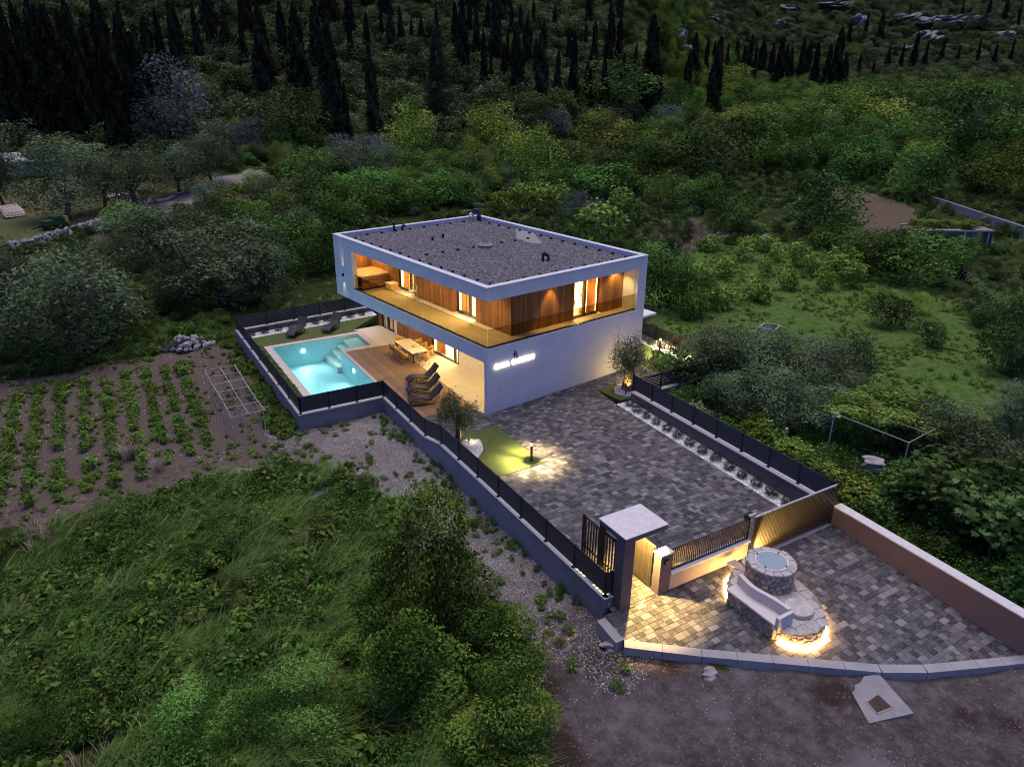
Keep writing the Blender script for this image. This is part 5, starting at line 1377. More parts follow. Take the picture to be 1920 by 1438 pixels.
    ('fig', 'rightfront', 10.9, -16.3, 2.8, 2.0), ('fig', 'rightfront', 14.7, -18.7, 2.6, 2.8), ('fig', 'rightfront', 8.9, -21.6, 2.2, 1.8), ('fig', 'rightfront', 8.8, -16.3, 1.5, 1.2),
    ('bigbush', 'grass', -9.2, -13.9, 4.6, 5.4), ('bigbush', 'grass', -9.3, -16.5, 2.9, 3.1), ('bigbush', 'grass', -11.4, -14.8, 2.7, 2.7), ('bush', 'nearroad', -8.0, -16.0, 1.7, 1.7),
    ('bush', 'nearroad', -20.3, -11.0, 2.0, 1.6), ('bush', 'nearroad', -13.9, -14.4, 3.0, 1.7), ('bush', 'nearroad', -16.1, -13.5, 2.8, 1.6),
]
# cypresses: u, v, height
CYPRESS = [
    (-23.9, 131.6, 22.6), (-20.6, 131.4, 24.0), (-17.2, 130.7, 24.5), (-13.9, 128.8, 23.6), (-10.4, 126.0, 23.3), (-7.1, 117.3, 25.3), (-4.0, 122.8, 22.5), (-1.4, 122.0, 20.8),
    (9.8, 162.1, 16.1), (4.8, 143.4, 19.9), (15.4, 164.3, 14.2), (11.0, 163.7, 14.1), (19.7, 169.3, 12.2), (24.9, 144.7, 19.1), (33.5, 159.7, 13.7), (30.6, 138.2, 20.8),
    (27.8, 109.4, 24.0), (47.0, 151.8, 13.2), (30.5, 109.1, 12.6), (35.7, 108.5, 19.0), (59.2, 162.9, 10.9), (62.1, 156.4, 12.5), (67.3, 162.5, 8.3), (76.4, 155.6, 13.8),
    (72.6, 132.6, 15.6), (76.1, 136.1, 9.9), (86.2, 151.3, 9.3), (88.4, 149.6, 9.2), (100.8, 151.1, 11.8), (93.7, 126.6, 19.2), (106.1, 147.1, 12.0), (117.1, 154.6, 10.1),
    (112.4, 144.3, 15.8), (119.7, 148.1, 15.7), (126.2, 151.2, 14.7), (131.2, 149.9, 10.4), (116.3, 124.5, 25.8), (155.1, 153.3, 15.4), (137.1, 123.5, 22.7), (272.0, 245.6, 16.4),
    (305.3, 248.3, 25.5), (333.3, 264.3, 20.4), (348.0, 269.6, 24.7), (323.1, 239.6, 24.2), (326.9, 236.1, 23.1), (319.7, 224.9, 30.9), (323.1, 222.3, 19.6), (394.2, 266.1, 13.4),
    (403.4, 263.2, 10.0), (434.2, 259.7, 21.8), (453.3, 297.3, 20.7), (179.5, 176.1, 15.2), (188.6, 180.0, 15.7), (214.1, 199.1, 15.4), (308.6, 271.5, 22.8), (336.3, 287.2, 22.6),
    (330.3, 275.5, 21.6), (-22.2, 136.7, 20.3), (-18.4, 136.4, 21.2), (-14.9, 135.7, 20.6), (-11.4, 136.2, 21.9), (-8.4, 128.9, 22.4), (-1.6, 129.7, 18.6), (-24.0, 149.4, 20.4),
    (-19.1, 148.4, 21.5), (-15.4, 148.9, 20.5), (-10.6, 148.8, 21.2), (-5.8, 144.8, 22.0), (-1.8, 149.3, 21.3), (2.0, 139.6, 19.2), (-24.9, 132.2, 19.3), (83.5, 161.4, 11.4),
    (83.5, 156.9, 11.9), (83.5, 164.5, 10.3), (90.1, 162.9, 9.7), (96.4, 160.8, 9.8), (100.5, 163.2, 8.9), (106.2, 165.3, 9.5), (111.6, 162.4, 8.8), (52.5, 155.6, 11.6),
    (59.7, 157.6, 11.3), (69.9, 162.4, 8.7), (74.3, 162.0, 10.6), (38.7, 150.6, 15.4), (23.6, 157.6, 13.1), (21.8, 164.9, 12.3), (414.5, 262.4, 15.8), (421.9, 258.9, 16.7),
    (443.0, 257.7, 16.1), (455.1, 255.3, 17.1), (465.0, 251.0, 13.4), (476.6, 244.9, 16.3), (483.7, 239.0, 14.2), (491.8, 234.0, 15.7), (438.4, 309.3, 15.6), (448.5, 305.5, 15.6),
    (497.8, 309.9, 14.6), (527.3, 290.7, 14.6), (551.2, 286.5, 16.4), (556.9, 278.4, 16.3), (551.0, 265.2, 17.6), (353.3, 284.6, 19.1), (361.7, 276.5, 20.9), (211.1, 199.3, 12.4),
    (224.5, 204.7, 15.5), (267.4, 236.2, 17.2), (299.8, 259.0, 20.9),
]
# rock outcrops: u, v, width, height
ROCKS = [
    (181.5, 190.5, 11.5, 5.8), (189.3, 193.3, 7.9, 4.9), (203.5, 211.4, 6.3, 4.2), (289.5, 284.1, 14.0, 5.6), (416.6, 349.3, 14.4, 4.3), (421.9, 339.7, 12.5, 4.3), (466.7, 324.5, 14.5, 9.1), (496.8, 313.8, 21.9, 6.6),
    (509.4, 302.1, 21.8, 6.5), (525.3, 293.2, 21.8, 6.5), (535.0, 282.4, 18.0, 5.4), (491.8, 288.8, 24.7, 7.1), (537.4, 265.8, 17.7, 4.3), (340.3, 323.7, 9.5, 3.8), (294.7, 283.0, 8.5, 4.2), (110.1, 146.5, 2.9, 3.6),
    (34.4, 112.7, 6.2, 1.9), (59.7, 178.8, 3.6, 1.4), (459.2, 314.1, 8.9, 5.0), (553.0, 266.7, 9.0, 3.6), (458.3, 280.6, 10.1, 3.4), (176.9, 192.3, 7.6, 2.7), (448.1, 364.5, 18.8, 3.8), (474.4, 354.3, 22.7, 4.5),
]
# ------------------------------------------------------------------ plant makers
def unit(v): return v / np.maximum(np.linalg.norm(v, axis=-1, keepdims=True), 1e-9)

def leaf_mesh(name, pos, nrm, size, aspect, tint, m, rng, up_t=0.0, lobes=0):
    """diamond leaves; with lobes > 0 each leaf is a fan of narrow diamonds from its stalk"""
    n = len(pos)
    nrm = unit(nrm)
    t = unit(np.cross(nrm, rng.normal(size=(n, 3))))
    if up_t: t = unit(t * (1 - up_t) + np.array([0, 0, 1.0]) * up_t); nrm = unit(nrm - t * np.sum(nrm * t, 1, keepdims=True))
    b = np.cross(nrm, t)
    size = np.asarray(size)[:, None]; vs = []; tt = []
    if not lobes:
        w = size * aspect
        vs = np.stack([pos - t * size / 2, pos + b * w / 2 + nrm * w * 0.12, pos + t * size / 2, pos - b * w / 2 + nrm * w * 0.12], 1).reshape(-1, 3)
        tt = tint
    else:
        out = []
        for k in range(lobes):
            a = (k - (lobes - 1) / 2) * 0.62
            d = t * math.cos(a) + b * math.sin(a); e = np.cross(nrm, d); L = size * (1.0 - 0.22 * abs(a))
            w = L * aspect; droop = nrm * (-0.22 * L * abs(a))
            out.append(np.stack([pos, pos + d * L * .55 + e * w / 2, pos + d * L + droop, pos + d * L * .55 - e * w / 2], 1))
        vs = np.stack(out, 1).reshape(-1, 3); tt = np.repeat(tint, lobes)
    q = np.arange(len(vs)).reshape(-1, 4)
    return np_mesh(name, vs, q, m, {'tint': tt})

def crown(name, seed, n, leaf, m, z0_=0.0, nlobe=16, lobe_r=(0.16, 0.30), aspect=0.5, flat=1.0, spiky=0.0, lobes=0, up=0.35, shape='round', fill=0.25, taper=0.0):
    """leaves in clumps over a crown about one unit wide and one unit tall"""
    rng = np.random.default_rng(seed)
    cs = []
    while len(cs) < nlobe:
        p = rng.uniform(-1, 1, 3)
        if shape == 'round' and np.linalg.norm(p) > 1: continue
        if shape == 'dome' and (np.linalg.norm(p * [1, 1, 0.8]) > 1 or p[2] < -0.9): continue
        cs.append(p)
    cs = np.array(cs)
    lr = rng.uniform(*lobe_r, nlobe)
    cc = np.stack([cs[:, 0] * (0.5 - lr * 0.8), cs[:, 1] * (0.5 - lr * 0.8), z0_ + (1 - z0_) * (0.5 + cs[:, 2] * (0.5 - lr * 0.7))], 1)
    tp_ = 1 - taper * np.clip(cc[:, 2:3] - 0.3, 0, 1); cc[:, :2] *= tp_
    k = rng.choice(nlobe, n, p=lr ** 2 / np.sum(lr ** 2))
    d = unit(rng.normal(size=(n, 3)) + np.array([0, 0, 0.25]))
    rad = lr[k] * np.where(rng.random(n) < fill, rng.uniform(0.3, 0.95, n), rng.uniform(0.88, 1.12, n) + spiky * rng.random(n) ** 3)
    rad = rad * (1 + 0.18 * np.sin(d[:, 0] * 9 + k) * np.sin(d[:, 2] * 8 + k * 2))
    pos = cc[k] + d * rad[:, None] * np.array([1, 1, flat])
    inside = np.zeros(n, bool)
    for j in range(nlobe):
        inside |= (np.linalg.norm((pos - cc[j]) / np.array([1, 1, flat]), axis=1) < lr[j] * 0.72) & (k != j)
    keep = ~inside & (pos[:, 2] > z0_ * 0.5 - 0.03)
    pos, d, k = pos[keep], d[keep], k[keep]
    n = len(pos)
    tl = rng.uniform(-0.15, 0.9, nlobe)
    tint = np.clip(tl[k] + rng.normal(0, 0.16, n) + 0.1, 0, 1)
    nr = d * 0.6 + rng.normal(size=(n, 3)) * 0.55 + np.array([0, 0, up])
    return leaf_mesh(name, pos, nr, leaf * rng.uniform(0.6, 1.3, n), aspect, tint, m, rng, lobes=lobes)

def cypress_mesh(name, seed, n, m, width=0.15):
    rng = np.random.default_rng(seed)
    z = rng.beta(1.15, 1.35, n)
    prof = np.clip(np.minimum(z * 7 + 0.35, 1) * (1 - z) ** 0.62 * 1.12, 0.015, 1) * width / 2
    a = rng.uniform(0, 2 * math.pi, n)
    lump = 1 + 0.28 * np.sin(a * 2 + z * 13 + seed) + 0.20 * np.sin(a * 5 - z * 31 + seed * 2)
    r = prof * lump * np.where(rng.random(n) < 0.3, rng.uniform(0.4, 0.95, n), rng.uniform(0.9, 1.25, n))
    pos = np.stack([r * np.cos(a), r * np.sin(a), 0.02 + z * 0.98], 1)
    nr = np.stack([np.cos(a), np.sin(a), 0.25 + 0 * a], 1) + rng.normal(size=(n, 3)) * 0.4
    tint = np.clip(0.45 + 0.3 * np.sin(a * 3 + z * 17 + seed) + rng.normal(0, 0.2, n), 0, 1)
    return leaf_mesh(name, pos, nr, 0.042 * rng.uniform(0.6, 1.3, n), 0.5, tint, m, rng, up_t=0.6)

def trunk_mesh(name, seed, h, r, m, limbs=4, lean=0.1, fork=0.35, spread=0.3):
    rg = random.Random(seed); mb = MB()
    p0 = Vector((0, 0, -0.06)); f = Vector((rg.uniform(-lean, lean), rg.uniform(-lean, lean), h * fork))
    mb.tube([p0, p0.lerp(f, 0.35) + Vector((rg.uniform(-.02, .02), rg.uniform(-.02, .02), 0)), p0.lerp(f, 0.7), f], [r * 1.5, r * 1.05, r * 0.9, r * 0.8], 8)
    for k in range(limbs):
        a = 2 * math.pi * k / limbs + rg.uniform(-.4, .4); s = spread * rg.uniform(0.6, 1.1)
        e = Vector((f.x + math.cos(a) * s, f.y + math.sin(a) * s, h * rg.uniform(0.72, 0.95)))
        mid = f.lerp(e, 0.5) + Vector((math.cos(a) * s * 0.15, math.sin(a) * s * 0.15, -0.02))
        mb.tube([f, mid, e], [r * 0.6, r * 0.38, r * 0.12], 6)
        e2 = Vector((mid.x + math.cos(a + 1) * s * 0.5, mid.y + math.sin(a + 1) * s * 0.5, h * rg.uniform(0.7, 0.9)))
        mb.tube([mid, e2], [r * 0.28, r * 0.08], 5)
    return mb.mesh(name, m, True)

LM = {
    'olive': leaf_mat('olive_leaf', (0.024, 0.050, 0.016), (0.150, 0.220, 0.092), 0.25),
    'bush': leaf_mat('bush_leaf', (0.012, 0.046, 0.005), (0.125, 0.260, 0.044), 0.42),
    'yellow': leaf_mat('yellow_green_leaf', (0.046, 0.090, 0.008), (0.235, 0.335, 0.050), 0.42),
    'lime': leaf_mat('lime_leaf', (0.050, 0.110, 0.010), (0.210, 0.340, 0.056), 0.2),
    'oak': leaf_mat('dark_leaf', (0.008, 0.028, 0.004), (0.092, 0.165, 0.036), 0.42),
    'grey': leaf_mat('blue_grey_leaf', (0.036, 0.056, 0.048), (0.165, 0.215, 0.180), 0.2),
    'fig': leaf_mat('fig_leaf', (0.010, 0.036, 0.005), (0.088, 0.180, 0.044), 0.2),
    'vine': leaf_mat('vine_leaf', (0.036, 0.090, 0.008), (0.210, 0.320, 0.055), 0.2),
    'bigbush': leaf_mat('glossy_leaf', (0.008, 0.032, 0.003), (0.150, 0.265, 0.040), 0.12),
    'cypress': leaf_mat('cypress_leaf', (0.008, 0.011, 0.005), (0.042, 0.048, 0.022), 0.3, 0.1),
    'maquis': leaf_mat('maquis_leaf', (0.012, 0.028, 0.006), (0.125, 0.180, 0.064), 0.55),
    'pine': leaf_mat('pine_needles', (0.012, 0.020, 0.012), (0.040, 0.056, 0.030), 0.2),
    'potato': leaf_mat('potato_leaf', (0.030, 0.080, 0.010), (0.150, 0.255, 0.044), 0.25),
    'lavender': leaf_mat('lavender_leaf', (0.022, 0.032, 0.022), (0.060, 0.078, 0.050), 0.2),
    'straw': leaf_mat('dry_grass', (0.18, 0.145, 0.085), (0.40, 0.34, 0.23), 0.2),
    'grass': leaf_mat('grass_blade', (0.040, 0.100, 0.014), (0.215, 0.360, 0.085), 0.25),
    'bramble': leaf_mat('bramble_leaf', (0.010, 0.040, 0.004), (0.130, 0.250, 0.048), 0.4),
}
CR = {}; TR = {}
for i in range(3):
    CR['olive', i] = crown('crown', 100 + i, 12000, 0.034, LM['olive'], 0.08, 34, (0.10, 0.19), 0.42, 1.0, 0.3, shape='dome')
    CR['bush', i] = crown('crown', 110 + i, 5200, 0.050, LM['bush'], 0.0, 20, (0.13, 0.25), 0.5, 1.0, 0.25, shape='dome')
    CR['oak', i] = crown('crown', 120 + i, 5200, 0.046, LM['oak'], 0.02, 24, (0.12, 0.23), 0.55, 0.9, 0.12, shape='dome')
    CR['grey', i] = crown('crown', 130 + i, 4800, 0.045, LM['grey'], 0.02, 22, (0.12, 0.22), 0.35, 1.1, 0.35, shape='dome')
    CR['yellow', i] = crown('crown', 140 + i, 5200, 0.044, LM['yellow'], 0.0, 24, (0.12, 0.22), 0.45, 1.1, 0.3, shape='dome')
    CR['lime', i] = crown('crown', 150 + i, 900, 0.13, LM['lime'], 0.0, 14, (0.14, 0.26), 0.6, 1.1, 0.6, shape='dome', fill=0.5)
    CR['fig', i] = crown('crown', 160 + i, 1500, 0.062, LM['fig'], 0.12, 26, (0.10, 0.20), 0.36, 0.8, 0.4, lobes=5, up=0.9, shape='dome', fill=0.4)
    CR['vine', i] = crown('crown', 170 + i, 1500, 0.085, LM['vine'], 0.0, 14, (0.14, 0.28), 0.85, 0.7, 0.5, up=0.8, shape='dome', fill=0.5)
    CR['maquis', i] = crown('crown', 180 + i, 1300, 0.085, LM['maquis'], 0.0, 16, (0.14, 0.27), 0.6, 0.9, 0.1, shape='dome')
    CR['bramble', i] = crown('bramble', 190 + i, 900, 0.09, LM['bramble'], 0.0, 12, (0.15, 0.3), 0.6, 0.7, 0.5, shape='dome', fill=0.5)
    TR['olive', i] = trunk_mesh('trunk', 200 + i, 1.0, 0.034, M['bark'], 5, 0.06, 0.28, 0.3)
    TR['tall', i] = trunk_mesh('trunk', 210 + i, 1.0, 0.02, M['bark'], 4, 0.03, 0.25, 0.22)
CR['bush', 3] = crown('crown', 118, 16000, 0.026, LM['bush'], 0.0, 40, (0.09, 0.17), 0.5, 1.0, 0.4, shape='dome')
CR['bigbush', 0] = crown('crown', 301, 34000, 0.030, LM['bigbush'], 0.0, 60, (0.09, 0.16), 0.46, 1.1, 0.22, shape='dome', fill=0.3, taper=0.85)
CR['bigbush', 1] = crown('crown', 302, 30000, 0.032, LM['bigbush'], 0.0, 50, (0.10, 0.17), 0.46, 1.1, 0.22, shape='dome', fill=0.3, taper=0.5)
CR['yard_olive', 0] = crown('crown', 310, 9000, 0.055, LM['olive'], 0.22, 30, (0.10, 0.17), 0.24, 1.0, 0.9, shape='round', fill=0.4)
CR['yard_olive', 1] = crown('crown', 311, 9000, 0.055, LM['olive'], 0.22, 26, (0.10, 0.18), 0.24, 1.1, 1.1, shape='round', fill=0.4)
for i in range(5): CR['cypress', i] = cypress_mesh('crown', 3 + i * 7, 3000, LM['cypress'], 0.15)
for i in range(3):
    CR['lavender', i] = crown('foliage', 330 + i, 900, 0.20, LM['lavender'], 0.0, 6, (0.3, 0.45), 0.3, 0.9, 0.5, shape='dome', fill=0.5)
    CR['potato', i] = crown('foliage', 340 + i, 260, 0.22, LM['potato'], 0.0, 7, (0.2, 0.36), 0.6, 0.8, 0.4, shape='dome', fill=0.4, up=0.8)
TRC = MB().tube([(0, 0, -0.03), (0, 0, 0.10)], [0.012, 0.009], 7).mesh('trunk', M['bark'])
CR['pine', 0] = crown('crown', 320, 5200, 0.05, LM['pine'], 0.1, 34, (0.09, 0.16), 0.3, 0.55, 0.3, shape='round')

BIG = [(-9.0, -13.1, 4.3, 5.7, 0, 'tallest glossy dark bush between rough grass and gravel strip'), (-8.3, -15.6, 3.2, 2.6, 1, 'glossy bush between the tallest bush and the dirt road'), (-10.7, -15.4, 3.4, 3.0, 1, 'glossy bush at the frame bottom below the tallest bush'),
       (-10.9, -12.6, 2.8, 2.6, 1, 'glossy bush on the grass side of the tallest bush'), (-9.4, -17.8, 3.4, 2.4, 1, 'low glossy bush at the bottom edge beside the dirt road')]
GRP = {
    'leftfront': ('olive trees beside the vegetable field', '{k} beside the vegetable field'),
    'leftback': ('trees behind the vegetable field', '{k} behind the vegetable field and pool fence'),
    'lefthouse': ('shrubs in the thicket behind the house', '{k} in the thicket left of the house'),
    'roadside': ('olive trees along the farm track', '{k} along the pale farm track'),
    'hillfoot': ('trees at the foot of the cypress hill', '{k} at the foot of the cypress hill'),
    'behind': ('shrubs on the plain beyond the house', '{k} on the plain beyond the house roof'),
    'rightback': ('bushes beyond the bare soil plot', '{k} in the scrub round the bare soil plot'),
    'lawn': ('young vines on the garden lawn', '{k} on the green garden lawn'),
    'houseright': ('bushes against the right side of the house', '{k} growing close to the right side of the house'),
    'lawnhedge': ('bushes in the hedge below the shed', '{k} in the hedge between lawn and vine shed'),
    'lawnright': ('shrubs at the edge of the lawn', '{k} standing at the far edge of the lawn'),
    'rightthicket': ('trees in the thicket beside the drive fence', '{k} in the thicket beside the drive fence'),
    'arbour': ('vine clumps on the pipe arbour', '{k} trained over the pipe arbour'),
    'rightfence': ('vine clumps along the drive fence', '{k} sprawling outside the gate end of the drive fence'),
    'rightfront': ('trees beyond the forecourt wall', '{k} beyond the long forecourt wall'),
    'grass': ('big glossy bushes by the road', '{k} beside the gravel strip'),
    'nearroad': ('bushes in the rough grass', '{k} in the rough grass by the dirt road'),
}
LOOK = {'olive': ('olive_tree', 'olive tree', 'grey-green olive tree'), 'bush': ('green_shrub', 'shrub', 'mid green leafy shrub'), 'oak': ('dark_tree', 'tree', 'dark round crowned evergreen tree'),
        'grey': ('grey_shrub', 'shrub', 'blue-grey feathery tree'), 'yellow': ('yellow_green_shrub', 'shrub', 'yellow-green rounded tree'), 'lime': ('young_vine', 'vine', 'bright lime green young plant'),
        'fig': ('fig_tree', 'fig tree', 'broad leaved fig tree'), 'vine': ('grape_vine', 'vine', 'bright green grape vine clump'), 'bigbush': ('glossy_bush', 'bush', 'large glossy dark green bush')}
rng = random.Random(77)
def plant(kind, u, v, w, h, label, group, z=None, variant=None, rz=None, trunk=None, name=None, cat=None):
    i = rng.randrange(3) if variant is None else variant
    nm = LOOK[kind] if kind in LOOK else (name, cat, '')
    o = thing(name or nm[0], label, cat or nm[1], (u, v, (tz(u, v) if z is None else z) - 0.04), rng.uniform(0, 6.28) if rz is None else rz, group)
    s = rng.uniform(0.92, 1.08)
    link('crown', CR[kind, i], o, None, None, (w * s, w / s, h))
    if trunk: link('trunk', TR[trunk, i % 3], o, None, None, (w * 0.9, w * 0.9, h))
    return o
sizes = {}
for (k, wh, u, v, w, h) in PLANTS:
    if wh == 'arbour': continue
    sizes.setdefault((k, wh), []).append(h)
for (k, wh, u, v, w, h) in PLANTS:
    if wh in ('arbour',): continue
    grp, tmpl = GRP[wh]
    hs = sorted(sizes[k, wh]); q = hs.index(h) / max(1, len(hs) - 1)
    sz = '' if len(hs) < 2 else ('small ' if q < 0.25 else 'tall ' if q > 0.8 else '')
    lab = tmpl.format(k=sz + LOOK[k][2])
    if k in ('fig', 'vine', 'lime'): h = max(h, w * 0.6)
    if k == 'bigbush': continue
    if wh != 'roadside' and any(float(poly_dist(np.array([u]), np.array([v]), P_)[0]) > -m_ for P_, m_ in ((PATH_L, w * 0.4), (SOIL_R, w * 0.25))): continue
    tr = 'olive' if k in ('olive', 'fig') else ('tall' if k in ('oak', 'grey') else None)
    if k == 'olive': h = h * 1.0
    big = 1.18 if wh in ('rightback', 'hillfoot') else 1.06
    plant(k, u, v, w * big, h * big * 1.08, lab, grp, trunk=tr, variant=3 if wh == 'nearroad' else None)
for i, (u, v, z) in enumerate([(14.1, -11.3, 2.0), (13.9, -12.4, 2.05), (14.2, -13.5, 2.0), (14.6, -14.3, 1.9), (15.1, -12.6, 2.1), (15.2, -10.9, 2.0), (13.2, -11.0, 1.95), (12.7, -11.7, 1.9), (13.3, -13.0, 2.0), (15.9, -11.6, 2.0), (15.9, -13.6, 1.9), (13.2, -12.0, 1.2)]):
    plant('vine', u, v, rng.uniform(1.3, 1.9), rng.uniform(0.6, 1.0), 'bright green grape vine clump trained over the pipe arbour', 'vine clumps on the pipe arbour', tz(u, v) + z)
for (u, v, w, h, i, lab) in BIG:
    plant('bigbush', u, v, w, h, lab, 'big glossy bushes by the road', variant=i)
# cypresses
_rg = np.random.default_rng(44)
extra = []
while len(extra) < 75:
    d_, a_ = _rg.uniform(185, 285), _rg.uniform(-0.38, 0.14)
    u, v = CU + 0.5126 * d_ + 0.8586 * a_ * d_, CV + 0.8586 * d_ - 0.5126 * a_ * d_
    if min(math.hypot(u - c[0], v - c[1]) for c in CYPRESS + extra) > 4: extra.append((float(u), float(v), float(_rg.uniform(9, 19))))
for i, (u, v, h) in enumerate(CYPRESS + extra):
    d = math.hypot(u - CU, v - CV)
    size = 'tall' if h > 21 else 'short' if h < 14 else 'slender'
    if u < 5: place = 'in the dense stand above the farm shed' if v < 125 else 'in the back rows above the farm shed'
    elif d < 165: place = 'at the foot of the slope behind the house'
    elif u < 70: place = 'high on the wooded slope above the house, near the frame top'
    elif d < 260: place = 'on the wooded slope just left of the pale ridge rocks'
    elif u < 345: place = 'in the dark stand right of the pale ridge rocks'
    elif v > 290: place = 'among the pale rocks high on the far hillside'
    else: place = 'strung along the foot of the far rocky hillside'
    lab = '%s dark cypress %s' % (size, place)
    o = thing('cypress_tree', lab, 'cypress', (u, v, tz(u, v) - 0.3), rng.uniform(0, 6.28), 'dark cypresses on the hills')
    ws = h * rng.uniform(0.7, 1.4)
    o.rotation_euler = (rng.uniform(-.03, .03), rng.uniform(-.03, .03), o.rotation_euler.z); link('crown', CR['cypress', i % 5], o, None, None, (ws, ws, h)); link('trunk', TRC, o, None, None, (h, h, h))
# the dark pine among them
o = thing('pine_tree', 'broad dark conifer towering over the yellow-green bushes behind the house', 'conifer', (52.5, 115.8, tz(52.5, 115.8)))
for k in range(7):
    z = 3 + k * 2.3; w = 8.5 - k * 0.95
    link('crown', CR['pine', 0], o, (0, 0, z), (0, 0, k * 1.3), (w, w, 4.2))
MB().tube([(0, 0, -0.5), (0, 0, 19)], [0.35, 0.06], 8).build('trunk', M['bark'], o)

# the two olive trees inside the plot
def yard_olive(u, v, h, w, variant, label, tr_h, twisted):
    t = thing('olive_tree', label, 'olive tree', (u, v, 0.02), 0, 'olive trees inside the plot')
    link('crown', CR['yard_olive', variant], t, (0, 0, 0), (0, 0, variant), (w, w, h))
    rg = random.Random(variant + 50); mb = MB()
    for k in range(5 if twisted else 3):
        a = 2 * math.pi * k / (5 if twisted else 3); r0 = 0.22 if twisted else 0.07
        pts = []; rs = []
        for j in range(6):
            f = j / 5; a2 = a + f * 1.6
            rr_ = r0 * (1 - 0.55 * f) if f < 0.55 else r0 * 0.45 + (f - 0.55) * 0.9 * w * 0.5
            pts.append((rr_ * math.cos(a2), rr_ * math.sin(a2), f * h * 0.72 * tr_h * (1 + rg.uniform(-.05, .05)))); rs.append((0.20 if twisted else 0.09) * (1 - 0.8 * f) + 0.015)
        mb.tube(pts, rs, 7)
    mb.build('trunk', M['bark_gold'] if twisted else M['bark'], t, smooth=True)
    return t
yard_olive(-2.78, -2.22, 2.65, 2.1, 0, 'young olive tree inside the drive fence near the house corner', 1.0, False)
yard_olive(8.45, -1.05, 2.95, 2.4, 1, 'old olive tree with thick golden lit trunk on white pebbles', 0.95, True)

# lavender cushions in the pebble strips
for i, (u, v) in enumerate([(7.06, -2.82), (6.95, -3.6), (6.9, -4.4), (6.86, -5.23), (6.82, -6.05), (6.79, -6.88), (6.75, -7.75), (6.72, -8.62), (6.68, -9.5), (6.65, -10.36), (6.61, -11.15), (6.57, -12.0), (6.53, -12.85), (6.49, -13.65)]):
    plant('lavender', u, v, rng.uniform(0.42, 0.56), rng.uniform(0.34, 0.44), 'dark round lavender cushion in the white pebble strip of the drive', 'lavender cushions in the pebble strip of the drive', 0.03, name='lavender_plant', cat='lavender')

for i, u in enumerate(np.linspace(-7.5, 0.6, 10)):
    plant('lavender', float(u), 19.45 + (float(u) + 7.3) * 0.09 + 0.28, rng.uniform(0.45, 0.6), rng.uniform(0.4, 0.5), 'dark round lavender cushion in the pebble bed behind the pool lawn', 'lavender cushions behind the pool lawn', TZ + 0.03, name='lavender_plant', cat='lavender')
for i in range(9):
    plant('lavender', 14.6 + rng.uniform(-.2, .2), -0.2 + i * 0.85, rng.uniform(0.5, 0.7), rng.uniform(0.45, 0.7), 'feathery low plant along the lit side garden wall', 'low plants along the lit side garden wall', 0.02, name='border_plant', cat='plant')
for i in range(12):
    plant('potato', -7.78 + rng.uniform(-.1, .1), 6 + i * 0.95, 0.5, 0.5, 'pale green plant between pool coping and far fence', 'plants between pool coping and far fence', TZ - 0.02, name='border_plant', cat='plant')

# rows of vegetables in the field
nveg = 0
for r, u in enumerate([-22.6, -21.4, -20.3, -19.2, -18.0, -16.9, -15.8, -14.7, -13.7, -12.7]):
    v = 17.6 - 0.05 * r
    while v > 2.5 + (0.4 if r < 6 else (r - 5) * 0.75):
        if rng.random() < 0.88:
            w = rng.uniform(0.42, 0.78)
            plant('potato', u + rng.uniform(-.09, .09) + (v - 10) * 0.03, v, w, rng.uniform(0.35, 0.62), 'leafy green vegetable plant in the rows of the dug field', 'vegetable plants in rows in the dug field', name='vegetable_plant', cat='vegetable'); nveg += 1
        v -= rng.uniform(0.45, 0.62)

# ------------------------------------------------------------------ ground cover that nobody could count: points that carry copies of a few shapes
def scatter(name, label, pts, rot, scl, meshes, kind='stuff'):
    col = bpy.data.collections.new(name + '_shapes')
    for i, me in enumerate(meshes):
        o = bpy.data.objects.new('%s_shape_%d' % (name, i), me); col.objects.link(o)
    n = len(pts)
    me = bpy.data.meshes.new(name)
    me.vertices.add(n); me.vertices.foreach_set('co', np.ascontiguousarray(pts, np.float32).ravel())
    at = me.attributes.new('rot', 'FLOAT_VECTOR', 'POINT'); at.data.foreach_set('vector', np.ascontiguousarray(rot, np.float32).ravel())
    at = me.attributes.new('scl', 'FLOAT_VECTOR', 'POINT'); at.data.foreach_set('vector', np.ascontiguousarray(scl, np.float32).ravel())
    at = me.attributes.new('pick', 'INT', 'POINT'); at.data.foreach_set('value', np.random.default_rng(n).integers(0, len(meshes), n).astype(np.int32))
    o = link(name, me)
    g = bpy.data.node_groups.new(name + '_nodes', 'GeometryNodeTree')
    g.interface.new_socket('Geometry', in_out='INPUT', socket_type='NodeSocketGeometry'); g.interface.new_socket('Geometry', in_out='OUTPUT', socket_type='NodeSocketGeometry')
    gi = g.nodes.new('NodeGroupInput'); go = g.nodes.new('NodeGroupOutput')
    ip = g.nodes.new('GeometryNodeInstanceOnPoints'); ci = g.nodes.new('GeometryNodeCollectionInfo')
    ci.inputs[0].default_value = col; ci.inputs[1].default_value = True; ci.inputs[2].default_value = True
    def na(nm, ty):
        a = g.nodes.new('GeometryNodeInputNamedAttribute'); a.data_type = ty; a.inputs[0].default_value = nm
        return a.outputs[0]
    g.links.new(gi.outputs[0], ip.inputs['Points']); g.links.new(ci.outputs[0], ip.inputs['Instance'])
    ip.inputs['Pick Instance'].default_value = True
    g.links.new(na('pick', 'INT'), ip.inputs['Instance Index']); g.links.new(na('rot', 'FLOAT_VECTOR'), ip.inputs['Rotation']); g.links.new(na('scl', 'FLOAT_VECTOR'), ip.inputs['Scale'])
    g.links.new(ip.outputs[0], go.inputs[0])
    md = o.modifiers.new('copies', 'NODES'); md.node_group = g
    if label: o['label'] = label
    o['kind'] = kind
    return o

